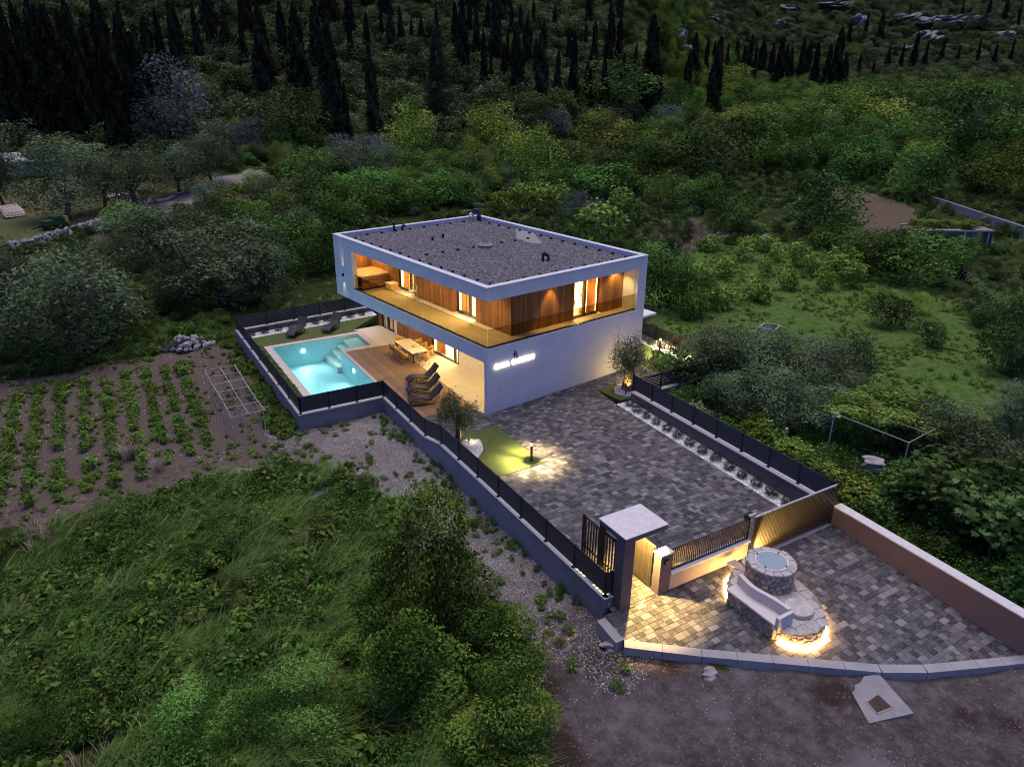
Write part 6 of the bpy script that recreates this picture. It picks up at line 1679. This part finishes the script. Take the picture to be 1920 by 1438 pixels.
def tuft(name, seed, nb, h, bend, m, width=0.018, wind=(0.5, -0.35), r0=0.14):
    rg = np.random.default_rng(seed)
    a = rg.uniform(0, 6.28, nb); r = r0 * np.sqrt(rg.random(nb)); base = np.stack([r * np.cos(a), r * np.sin(a), np.zeros(nb)], 1)
    hh = h * rg.uniform(0.5, 1.1, nb); a2 = rg.uniform(0, 6.28, nb)
    d = np.stack([np.cos(a2), np.sin(a2), 0 * a2], 1) * rg.uniform(0.2, 1.0, nb)[:, None] * bend + np.array([wind[0], wind[1], 0]) * bend
    side = unit(np.cross(d + 1e-3, [0, 0, 1.0])) * width / 2
    p = [base + d * hh[:, None] * f * f + np.array([0, 0, 1.0]) * (hh * (f - 0.25 * bend * f * f))[:, None] for f in (0, 0.5, 1.0)]
    q1 = np.stack([p[0] - side, p[0] + side, p[1] + side * .8, p[1] - side * .8], 1); q2 = np.stack([p[1] - side * .8, p[1] + side * .8, p[2] + side * .1, p[2] - side * .1], 1)
    vs = np.concatenate([q1, q2], 1).reshape(-1, 3); q = np.arange(len(vs)).reshape(-1, 4)
    t = np.clip(rg.normal(0.5, 0.25, nb), 0, 1)
    return np_mesh(name, vs, q, m, {'tint': np.repeat(t, 2)})

def sample(poly, n, seed, keep=None):
    rg = np.random.default_rng(seed); P = np.array(poly); lo, hi = P.min(0), P.max(0)
    out = np.zeros((0, 2))
    while len(out) < n:
        p = rg.uniform(lo, hi, (n * 2, 2)); p = p[in_poly(p[:, 0], p[:, 1], poly)]
        if keep is not None: p = p[keep(p[:, 0], p[:, 1], rg)]
        out = np.concatenate([out, p])
    return out[:n]

def put(name, label, poly, n, seed, meshes, smin, smax, keep=None, tilt=0.15, zs=(0.8, 1.2), dz=-0.03):
    p = sample(poly, n, seed, keep); rg = np.random.default_rng(seed + 1)
    z = terrain(p[:, 0], p[:, 1]) + dz
    s = rg.uniform(smin, smax, n); k = rg.uniform(*zs, n)
    rot = np.stack([rg.normal(0, tilt, n), rg.normal(0, tilt, n), rg.uniform(0, 6.28, n)], 1)
    return scatter(name, label, np.stack([p[:, 0], p[:, 1], z], 1), rot, np.stack([s, s, s * k], 1), meshes)

def patchy(sc, thr, ph=0.0):
    def f(u, v, rg):
        w = np.sin(u * sc + ph) * np.sin(v * sc * 1.1 - ph * 2) + 0.6 * np.sin(u * sc * 2.3 - v * sc * 1.7 + ph) + 0.4 * np.sin(v * sc * 3.1 + u * sc * 0.7)
        return w + rg.normal(0, 0.25, len(u)) > thr
    return f
def outside(*polys):
    def f(u, v, rg):
        k = np.ones(len(u), bool)
        for p in polys: k &= ~in_poly(u, v, p)
        return k
    return f
def both(*fs):
    def f(u, v, rg):
        k = np.ones(len(u), bool)
        for g in fs: k &= g(u, v, rg)
        return k
    return f

ROUGH = [(-24, 0.6), (-15.7, 0.9), (-12.4, 1.2), (-9.6, 0.5), (-7.3, -2.2), (-6.9, -5.2), (-8.6, -9.0), (-7.9, -14.8), (-8.6, -18.6), (-12, -21), (-24, -16)]
gt = [tuft('grass', 1, 34, 0.75, 0.85, LM['grass'], 0.022), tuft('grass', 2, 34, 0.6, 0.6, LM['grass'], 0.020), tuft('grass', 3, 26, 0.85, 1.0, LM['grass'], 0.018)]
st = [tuft('dry', 4, 26, 0.8, 0.7, LM['straw'], 0.016), tuft('dry', 5, 22, 0.6, 0.9, LM['straw'], 0.014)]
br = [CR['bramble', i] for i in range(3)]
p_ = put('grass', 'long wind laid grass in the rough ground', ROUGH, 5200, 1, gt, 0.8, 1.5, both(patchy(0.55, 0.0), outside(ROAD)))
for o_ in [p_]:
    a_ = o_.data.attributes['rot']; v_ = np.zeros(len(o_.data.vertices) * 3, np.float32); a_.data.foreach_get('vector', v_); v_ = v_.reshape(-1, 3); v_[:, 2] = v_[:, 2] * 0.22 - 0.4; a_.data.foreach_set('vector', v_.ravel())
put('undergrowth', 'low brambles and weeds in the rough ground', ROUGH, 2600, 2, br + [CR['potato', 0]], 0.45, 1.15, both(patchy(0.5, -0.5, 2.0), outside(ROAD)), 0.2, (0.6, 1.0))
put('dry_grass', 'dry seed heads among the rough grass', ROUGH, 320, 3, st, 0.8, 1.3, patchy(0.8, 0.5, 1.0))
put('weeds', 'weeds scattered over the crushed stone', GRAVEL, 300, 4, [CR['bramble', 0], gt[1], CR['potato', 1]], 0.18, 0.45, patchy(1.1, 0.25, 0.4), 0.2, (0.5, 0.9))
edge_l = [(-3.95, 4.5), (-4.6, 4.5), (-4.7, -14), (-3.95, -14)]
put('weeds', 'weeds along the foot of the grey wall', edge_l, 110, 5, [CR['bramble', 1], gt[1]], 0.2, 0.42, None, 0.2, (0.6, 1.0))
put('weeds', 'weeds along the foot of the pool wall', [(-8.5, 4.6), (-8.5, 20), (-9.6, 20), (-9.9, 6), (-9.6, 4.4)], 320, 6, [CR['bramble', 1], gt[1], CR['potato', 0]], 0.25, 0.6, patchy(1.2, -0.2), 0.2, (0.5, 0.9))
put('weeds', 'small weeds between the vegetable rows', FIELD, 1500, 7, [CR['potato', 2], gt[1]], 0.14, 0.40, patchy(0.9, -0.1, 3), 0.2, (0.5, 0.9))
put('straw', 'straw and dry stems on the dug soil', [(-24, 3.4), (-15, 3.6), (-12, 4.6), (-8.9, 4.0), (-7.2, -1.9), (-9.7, 0.7), (-12.5, 1.1), (-24, 0.8)], 420, 8, st, 0.4, 0.8, patchy(0.9, 0.0), 0.7, (0.3, 0.6))
peb = [rock_mesh('pebble', 40 + i, 0.5, (1, 0.8, 0.6), simple('crushed_stone_%d' % i, c, 0.95, 0, 0.15, 6, objrand=0.35), 1, 0.35) for i, c in enumerate([(0.42, 0.40, 0.40), (0.20, 0.18, 0.18), (0.45, 0.43, 0.42)])]
put('gravel', 'crushed pale stone along the drive wall', GRAVEL, 24000, 9, peb, 0.02, 0.065, patchy(0.7, -0.9, 1.5), 0.5, (0.7, 1.1), 0.0)
put('gravel', 'loose stones on the dirt road', ROAD, 6000, 10, peb[:2], 0.012, 0.055, patchy(0.5, 0.0, 0.7), 0.5, (0.7, 1.1), 0.0)
put('stones', 'stones in the dug soil', FIELD, 2600, 11, peb, 0.03, 0.12, None, 0.5, (0.7, 1.1), 0.0)
wp = [rock_mesh('white_pebble', 60 + i, 0.5, (1, 0.85, 0.7), simple('white_pebble_%d' % i, (0.66, 0.65, 0.66), 0.9, 0, 0.1, 6, objrand=0.2), 1, 0.2) for i in range(2)]
def bed_pebbles(poly, n, seed, z, label):
    p = sample(poly, n, seed); rg = np.random.default_rng(seed)
    s = rg.uniform(0.05, 0.10, n)
    scatter('white_gravel', label, np.stack([p[:, 0], p[:, 1], np.full(n, z)], 1), rg.uniform(0, 6.28, (n, 3)), np.stack([s, s, s], 1), wp)
bed_pebbles([(6.66, -2.4), (7.55, -2.4), (6.9, -15.1), (6.1, -15.1)], 2600, 21, 0.02, 'white pebbles in the strip beside the drive')
bed_pebbles([(-2.72, -2.15), (-2.15, -1.95), (-1.72, -2.35), (-1.85, -2.9), (-2.1, -3.35), (-2.6, -3.85), (-3.0, -3.7), (-3.3, -2.9)], 900, 22, 0.04, 'white pebbles under the first olive tree')
bed_pebbles([(7.45, -1.15), (7.9, -0.45), (8.5, -0.28), (9.0, -0.6), (8.9, -1.4), (8.4, -1.85), (7.7, -1.8)], 800, 23, 0.04, 'white pebbles under the second olive tree')
bed_pebbles([(-8.0, 19.2), (1.5, 20.0), (1.5, 20.9), (-8.0, 20.1)], 1500, 24, TZ + 0.03, 'white pebbles behind the pool lawn')

# wild ground east and north of the plot
EAST = [(8.2, -24), (8.0, -3.2), (16.2, -3.2), (14.8, 15), (3.8, 22.5), (-9, 21.5), (-14, 21), (-27, 20.8), (-30, 60), (10, 110), (70, 118), (150, 118), (180, 60), (110, 10), (60, -10), (34, -20), (22, -30)]
wild = both(outside(PATH_L, SOIL_R, YARD_L))
put('meadow_grass', 'rough meadow grass round the thickets', EAST, 9000, 12, gt, 0.7, 1.5, both(wild, patchy(0.25, -0.9)), 0.15, (0.5, 1.0))
put('undergrowth', 'low tangled undergrowth between the trees', EAST, 4200, 13, [CR['oak', 0], CR['bramble', 1], CR['maquis', 2], CR['oak', 2]], 0.8, 2.2, both(wild, outside(LAWN_R), patchy(0.2, -0.6, 1.2)), 0.2, (0.5, 0.9))
put('undergrowth', 'tangled undergrowth under the figs and vines', [(7.6, -24), (7.9, -3.2), (16, -3.2), (20, -9), (20, -24)], 900, 14, br, 0.6, 1.5, None, 0.2, (0.5, 0.9))
put('lawn_tufts', 'uneven grass and clover on the garden lawn', LAWN_R, 2200, 15, [CR['lime', 0], CR['potato', 1]], 0.15, 0.4, patchy(0.4, 0.1), 0.2, (0.35, 0.7))
put('dry_grass', 'pale dry grass beside the farm track', [(-17, 58), (-8, 70), (4, 77), (15, 88), (24, 86), (8, 66), (-6, 54), (-17, 48)], 1500, 16, st, 0.9, 1.6, patchy(0.3, 0.1), 0.2, (0.8, 1.2))
put('dry_grass', 'pale dry grass beyond the corner of the house', [(31, 25), (44, 37), (52, 36), (46, 27), (38, 24)], 420, 17, st, 0.9, 1.5, None, 0.2, (0.8, 1.2))
put('meadow_grass', 'grass in the yard by the farm track', [(-40, 60), (-16, 75), (-9.5, 76), (-15, 68), (-24, 57), (-40, 45)], 900, 18, [gt[1]], 0.5, 0.9, None, 0.2, (0.4, 0.6))
put('weeds', 'tall weeds beyond the vegetable field', [(-30, 19.5), (-12, 20.5), (-9, 21), (-9, 26), (-30, 26)], 420, 19, br + gt, 0.6, 1.4, None, 0.2, (0.5, 0.9))
# far wood on the slopes and the plain, one mass
mq = [CR['maquis', i] for i in range(3)]
HILL = [(-75, 118), (-30, 110), (20, 112), (60, 108), (105, 112), (150, 160), (160, 230), (60, 300), (-60, 320), (-140, 240)]
put('hillside_scrub', 'low scrub wood covering the cypress slope', HILL, 7000, 31, mq, 2.6, 7.5, None, 0.1, (0.55, 0.95), -0.2)
PLAIN = [(72, 74), (100, 50), (140, 28), (200, 20), (523, 171), (480, 200), (214, 356), (160, 200), (112, 122)]
put('plain_scrub', 'bushy green plain below the rocky hillside', PLAIN, 4200, 32, [CR['bush', 0], CR['bush', 1], CR['oak', 2], CR['yellow', 1]], 3.2, 8.5, outside(SOIL_R), 0.1, (0.6, 1.0), -0.2)
FAR = [(170, 250), (190, 340), (230, 420), (330, 620), (620, 430), (660, 240), (480, 165), (330, 220)]
put('far_scrub', 'dark scrub on the rocky hillside', FAR, 9000, 33, mq, 3.5, 9.0, patchy(0.035, -1.3), 0.1, (0.5, 0.8), -0.3)
MIDF = [(-14, 100), (8, 112), (40, 120), (60, 118), (40, 60), (20, 60), (14, 88), (2, 96)]
put('undergrowth', 'dense shrubs behind the track and house', MIDF, 1000, 34, [CR['bush', 0], CR['yellow', 1], CR['olive', 1], CR['oak', 0]], 2.0, 4.5, outside(PATH_L, [(-20, 62), (-9, 72), (6, 82), (18, 98), (14, 104), (4, 100), (-12, 92), (-20, 80)]), 0.1, (0.6, 0.9), -0.1)

for (u, v, w_, lab) in [(-16.6, 5.9, 1.5, 'beige dry bush at the near edge of the vegetable rows'), (-15.2, 3.95, 1.1, 'smaller beige dry bush nearer the rough grass')]:
    d_ = thing('dry_bush', lab, 'bush', (u, v, tz(u, v)))
    for k in range(6): link('stems', st[k % 2], d_, (rng.uniform(-.3, .3) * w_, rng.uniform(-.3, .3) * w_, 0), (0, 0, k * 1.1), (w_, w_, 1.1 * w_))
for (u, v, r_, lab) in [(-7.3, -0.95, 0.30, 'pale boulder lying where the gravel strip meets the rough grass'), (-12.0, 1.7, 0.35, 'flat pale rock among the straw below the vegetable rows'), (-4.4, -16.1, 0.28, 'pale rock at the left corner of the kerb'), (-2.6, -18.6, 0.22, 'grey rock lying against the road side of the kerb')]:
    b_ = thing('boulder', lab, 'rock', (u, v, tz(u, v))); link('rock', rock_mesh('rock', int(r_ * 999), r_, (1.2, 0.9, 0.55), M['old_rock'], 3, 0.4), b_, (0, 0, 0.05))
# rock outcrops
for i, (u, v, w, h) in enumerate(ROCKS):
    d = math.hypot(u - CU, v - CV)
    o = thing('rock_outcrop', 'pale limestone outcrop on the far hillside' if u > 115 and d > 175 else 'pale limestone outcrop among the cypress slope scrub', 'rock', (u, v, tz(u, v)), 0, 'pale limestone outcrops')
    for k in range(4):
        link('boulder', rock_mesh('boulder', 500 + i * 5 + k, w * 0.24, (1.2, 0.8, 0.55 * h / (w * 0.24) * 0.5), M['limestone'], 3, 1.0), o, (rng.uniform(-.35, .35) * w * 0.75, rng.uniform(-.3, .3) * w * 0.4, h * 0.35), (rng.uniform(-.2, .2), rng.uniform(-.2, .2), rng.uniform(0, 3)))
# ------------------------------------------------------------------ farm things far off
def ground_thing(name, label, cat, u, v, rz=0, group=None, dz=0):
    return thing(name, label, cat, (u, v, tz(u, v) + dz), R(rz), group)
M['green_paint'] = simple('green_paint', (0.02, 0.075, 0.025), 0.5); M['yellow_paint'] = simple('yellow_paint', (0.45, 0.36, 0.08), 0.5); M['rubber'] = simple('black_rubber', (0.015, 0.015, 0.015), 0.8)
def wheel(parent, x, y, r, w):
    t = MB().lathe([(r * 0.6, -w / 2), (r, -w / 2 * 0.8), (r, w / 2 * 0.8), (r * 0.6, w / 2)], 18).build('wheel', M['rubber'], parent, (x, y, r), (R(90), 0, 0))
    MB().lathe([(r * 0.58, -w / 2 * 0.9), (r * 0.2, -w / 2 * 1.02), (r * 0.2, w / 2 * 1.02), (r * 0.58, w / 2 * 0.9)], 14).build('rim', M['yellow_paint'], t)
bl = ground_thing('hay_baler', 'small green and yellow farm baler parked by the track wall', 'farm machine', -18.6, 70.2, 42)
MB().box(-1.4, -0.5, 0.55, 1.1, 0.5, 1.15).box(-0.2, -0.55, 1.15, 0.9, 0.5, 1.5).build('body', M['green_paint'], bl, bevel=0.05)
MB().box(1.1, -0.6, 0.45, 1.55, 0.6, 1.35).build('rear_panel', M['yellow_paint'], bl); MB().bar((-1.4, 0, 0.7), (-2.7, 0.2, 0.45), 0.10).build('drawbar', M['rubber'], bl)
MB().box(-1.1, 0.5, 0.25, 0.3, 1.25, 0.65).build('pickup', M['green_paint'], bl)
wheel(bl, 0.9, -0.72, 0.38, 0.2); wheel(bl, 0.9, 0.85, 0.38, 0.2)
cr = ground_thing('pallet_stack', 'grey wooden pallets leaning together at the yard edge', 'pallets', -23.0, 80.5, 20)
for k in range(3):
    g = MB()
    for j in range(6): g.box(-1.0 + j * 0.38, -0.9, 0.1, -0.75 + j * 0.38, 0.9, 0.13)
    for j in (-0.85, 0, 0.8): g.box(-1.0, j, 0.0, 1.2, j + 0.09, 0.10)
    g.build('pallet', M['cane'], cr, (0.1 * k, 0.3 * k, 0.45 + k * 0.22), (R(24), 0, 0.1 * k))
sh = ground_thing('farm_shed', 'low shed with pale corrugated roof behind the roadside olives', 'shed', -19.3, 113, 15)
MB().box(-5, -3, 0, 5, 3, 2.4).build('wall', M['concrete'], sh)
rf = MB()
for k in range(44): rf.box(-5.3 + k * 0.24, -3.3, 2.4, -5.3 + k * 0.24 + 0.13, 3.3, 2.47)
rf.box(-5.3, -3.3, 2.36, 5.3, 3.3, 2.43).build('roof', simple('pale_sheet', (0.42, 0.47, 0.46), 0.6), sh, (0, 0, 0.3), (R(8), 0, 0))
tp_ = ground_thing('blue_tarpaulin', 'blue tarpaulin cover under the cypresses', 'tarpaulin', -21.2, 127, 10)
gq = MB(); nx_, ny_ = 12, 6
for j in range(ny_ + 1):
    for i in range(nx_ + 1): gq.v.append((-4 + 8 * i / nx_, -2 + 4 * j / ny_, 1.6 + 0.35 * math.sin(i * 1.1) * math.sin(j * 0.9) - 0.12 * abs(j - 3)))
gq.f += [(j * (nx_ + 1) + i, j * (nx_ + 1) + i + 1, (j + 1) * (nx_ + 1) + i + 1, (j + 1) * (nx_ + 1) + i) for j in range(ny_) for i in range(nx_)]
tob = gq.build('sheet', simple('blue_sheet', (0.03, 0.07, 0.22), 0.5), tp_, smooth=True); s_ = tob.modifiers.new('thickness', 'SOLIDIFY'); s_.thickness = 0.03
for x, y in ((-3.8, -1.8), (3.8, -1.8), (-3.8, 1.8), (3.8, 1.8)): MB().bar((x, y, -0.2), (x, y, 1.3), 0.1).build('post', M['cane'], tp_)
wv_ = ground_thing('white_sacks', 'white sacks lying on the yard grass', 'sacks', -11.7, 88.7, 30)
for k in range(3): link('sack', rock_mesh('sack', 700 + k, 0.7, (1.2, 0.7, 0.4), M['white_paint'], 2, 0.2), wv_, (k * 1.2, 0.3 * k, 0.2))
# logs along the track
rl = random.Random(4)
for k in range(8):
    f = k / 7; u = -8.6 + (2.2 + 8.6) * f + rl.uniform(-.3, .3); v = 79.2 + 11 * f + rl.uniform(-.5, .5)
    L = rl.uniform(2.2, 4.5); a = math.atan2(12.9, 11.2) + rl.uniform(-.25, .25)
    o = MB().tube([(-L / 2, 0, 0), (-L / 5, 0.08, 0.03), (L / 5, -0.05, 0.0), (L / 2, 0.1, 0.05)], [0.2, 0.19, 0.17, 0.12], 9).build('log', simple('bleached_log', (0.30, 0.29, 0.30), 0.9, 0, 0.3, 3, 8, 0.6) if k == 0 else bpy.data.materials['bleached_log'], None, (u, v, tz(u, v) + 0.22), (0, 0, a), smooth=True)
    props(o, 'bleached grey log lying along the farm track under the olives', 'log', 'bleached logs along the farm track')
# dry stone wall along the track
dw = ground_thing('dry_stone_wall', 'long low dry stone wall edging the farm track', 'stone wall', -23.6, 58.0)
mw = [rock_mesh('stone', 800 + i, 0.30, (1.2, 0.8, 0.75), M['old_rock'], 1, 0.35) for i in range(4)]
rw = random.Random(9); pts = [(-23.6, 58.0), (-15.1, 68.5), (-9.8, 75.5)]
for i in range(2):
    a, b = Vector(pts[i]), Vector(pts[i + 1]); n = int((b - a).length / 0.42)
    for k in range(n):
        for j in range(3):
            p = a.lerp(b, (k + rw.random()) / n)
            link('stone', mw[rw.randrange(4)], dw, (p.x + 23.6 + rw.uniform(-.15, .15), p.y - 58.0 + rw.uniform(-.15, .15), tz(p.x, p.y) - dw.location.z + 0.12 + j * 0.26), (rw.random(), rw.random(), rw.uniform(0, 6)), rw.uniform(0.7, 1.15))
# stone pile at the field edge
sp = ground_thing('stone_pile', 'heap of field stones at the far edge of the vegetable field', 'stone heap', -11.6, 20.9)
for k in range(70):
    r_ = rw.random() ** 0.6 * 1.3; a = rw.uniform(0, 6.28)
    link('stone', mw[rw.randrange(4)], sp, (r_ * 1.4 * math.cos(a), r_ * 0.8 * math.sin(a), 0.1 + max(0, (1.2 - r_)) * 0.75 * rw.random()), (rw.random(), rw.random(), rw.uniform(0, 6)), rw.uniform(0.45, 0.95))
# vine shed right, barrel, frame, far wall, vegetable arches
vs_ = ground_thing('vine_shed', 'open shed under a bright vine roof by the vegetable beds', 'shed', 61.5, 12.6, -32)
MB().box(-2.6, -1.2, 0, 2.4, 1.6, 0.05).build('shed_floor', M['concrete'], vs_)
for x in (-3.8, -1.0, 1.2, 3.6):
    for y in (-1.5, 1.7): MB().bar((x, y, -0.2), (x, y, 2.2), 0.12).build('post', M['cane'], vs_)
MB().box(-2.2, 0.6, 0, 2.2, 1.4, 1.9).build('back_wall', M['concrete'], vs_); MB().box(-4.0, -1.6, 2.2, 3.9, -1.45, 2.32).box(-4.0, 1.6, 2.2, 3.9, 1.75, 2.32).build('roof_beam', M['cane'], vs_)
g = MB()
for k in range(9): g.box(2.3 + k * 0.2, -1.7, 2.33, 2.3 + k * 0.2 + 0.11, 0.4, 2.37)
g.box(2.3, -1.7, 2.31, 4.1, 0.4, 2.345).build('sheet_roof', simple('rusty_sheet', (0.36, 0.27, 0.25), 0.7, 0, 0.3), vs_); MB().box(2.4, -1.5, 0, 2.5, 0.3, 2.2).box(4.0, -1.5, 0, 4.06, 0.3, 2.2).build('side_wall', M['concrete'], vs_)
for k in range(7): link('vine_roof', CR['vine', k % 3], vs_, (-3.2 + k * 0.95, 0.2 + 0.3 * math.sin(k), 2.25), (0, 0, k), (1.7, 1.9, 0.9))
bb = ground_thing('blue_barrel', 'blue plastic barrel at the far edge of the lawn', 'barrel', 47.3, 23.8)
MB().lathe([(0.30, 0), (0.34, 0.05), (0.36, 0.3), (0.34, 0.36), (0.36, 0.5), (0.36, 0.75), (0.33, 0.95), (0.28, 0.97)], 18).build('drum', simple('blue_plastic', (0.03, 0.13, 0.34), 0.4), bb)
MB().lathe([(0.27, 0.965), (0.27, 0.99)], 18).build('lid', simple('blue_lid', (0.04, 0.16, 0.38), 0.4), bb)
ws_ = ground_thing('white_board', 'white board lying beside the blue barrel', 'board', 48.1, 22.9, 20)
MB().box(-0.7, -0.35, 0.12, 0.7, 0.35, 0.18).build('panel', M['white_paint'], ws_); MB().box(-0.6, -0.3, 0, 0.6, 0.3, 0.12).build('base', M['concrete'], ws_)
wf = ground_thing('wooden_frame', 'weathered square frame lying on the garden lawn', 'frame', 24.6, 3.1, 25)
for b in ((-0.7, -0.6, 0.7, -0.5), (-0.7, 0.5, 0.7, 0.6), (-0.7, -0.5, -0.6, 0.5), (0.6, -0.5, 0.7, 0.5)): MB().box(b[0], b[1], 0, b[2], b[3], 0.24).build('side', M['cane'], wf)
MB().box(-0.6, -0.5, 0, 0.6, 0.5, 0.12).build('infill', M['joint'], wf)
fw = ground_thing('field_wall', 'long pale concrete wall beyond the vine shed', 'wall', 86.9, 29.5)
MB().prism([(0, 0), (0.25, -0.2), (-17.0, -25.5), (-17.3, -25.3)], -1.5, 0.75).build('wall_body', M['concrete'], fw)
va = ground_thing('bed_hoops', 'row of thin hoops over the right vegetable beds', 'hoops', 48.0, 1.0)
for k in range(16):
    f = k / 15; x = 5.0 - 9.5 * f; y = 5.2 - 8.6 * f
    pts = [(x + 0.35 * math.cos(a), y - 0.35 * math.cos(a), 0.95 * math.sin(a)) for a in np.linspace(0, math.pi, 9)]
    MB().tube(pts, 0.018, 5).build('hoop', simple('pale_hoop', (0.25, 0.36, 0.28), 0.6) if k == 0 else bpy.data.materials['pale_hoop'], va)
rv = random.Random(12)
for r_ in range(4):
    for k in range(18):
        f = k / 17; u = 53.5 - 9.8 * f + r_ * -1.1; v = 6.0 - 9.2 * f - r_ * 1.0
        plant('potato', u + rv.uniform(-.1, .1), v + rv.uniform(-.1, .1), rv.uniform(0.7, 1.0), rv.uniform(0.5, 0.7), 'leafy plant in the vegetable beds at the edge of the lawn', 'plants in the vegetable beds beyond the lawn', name='vegetable_plant', cat='vegetable')
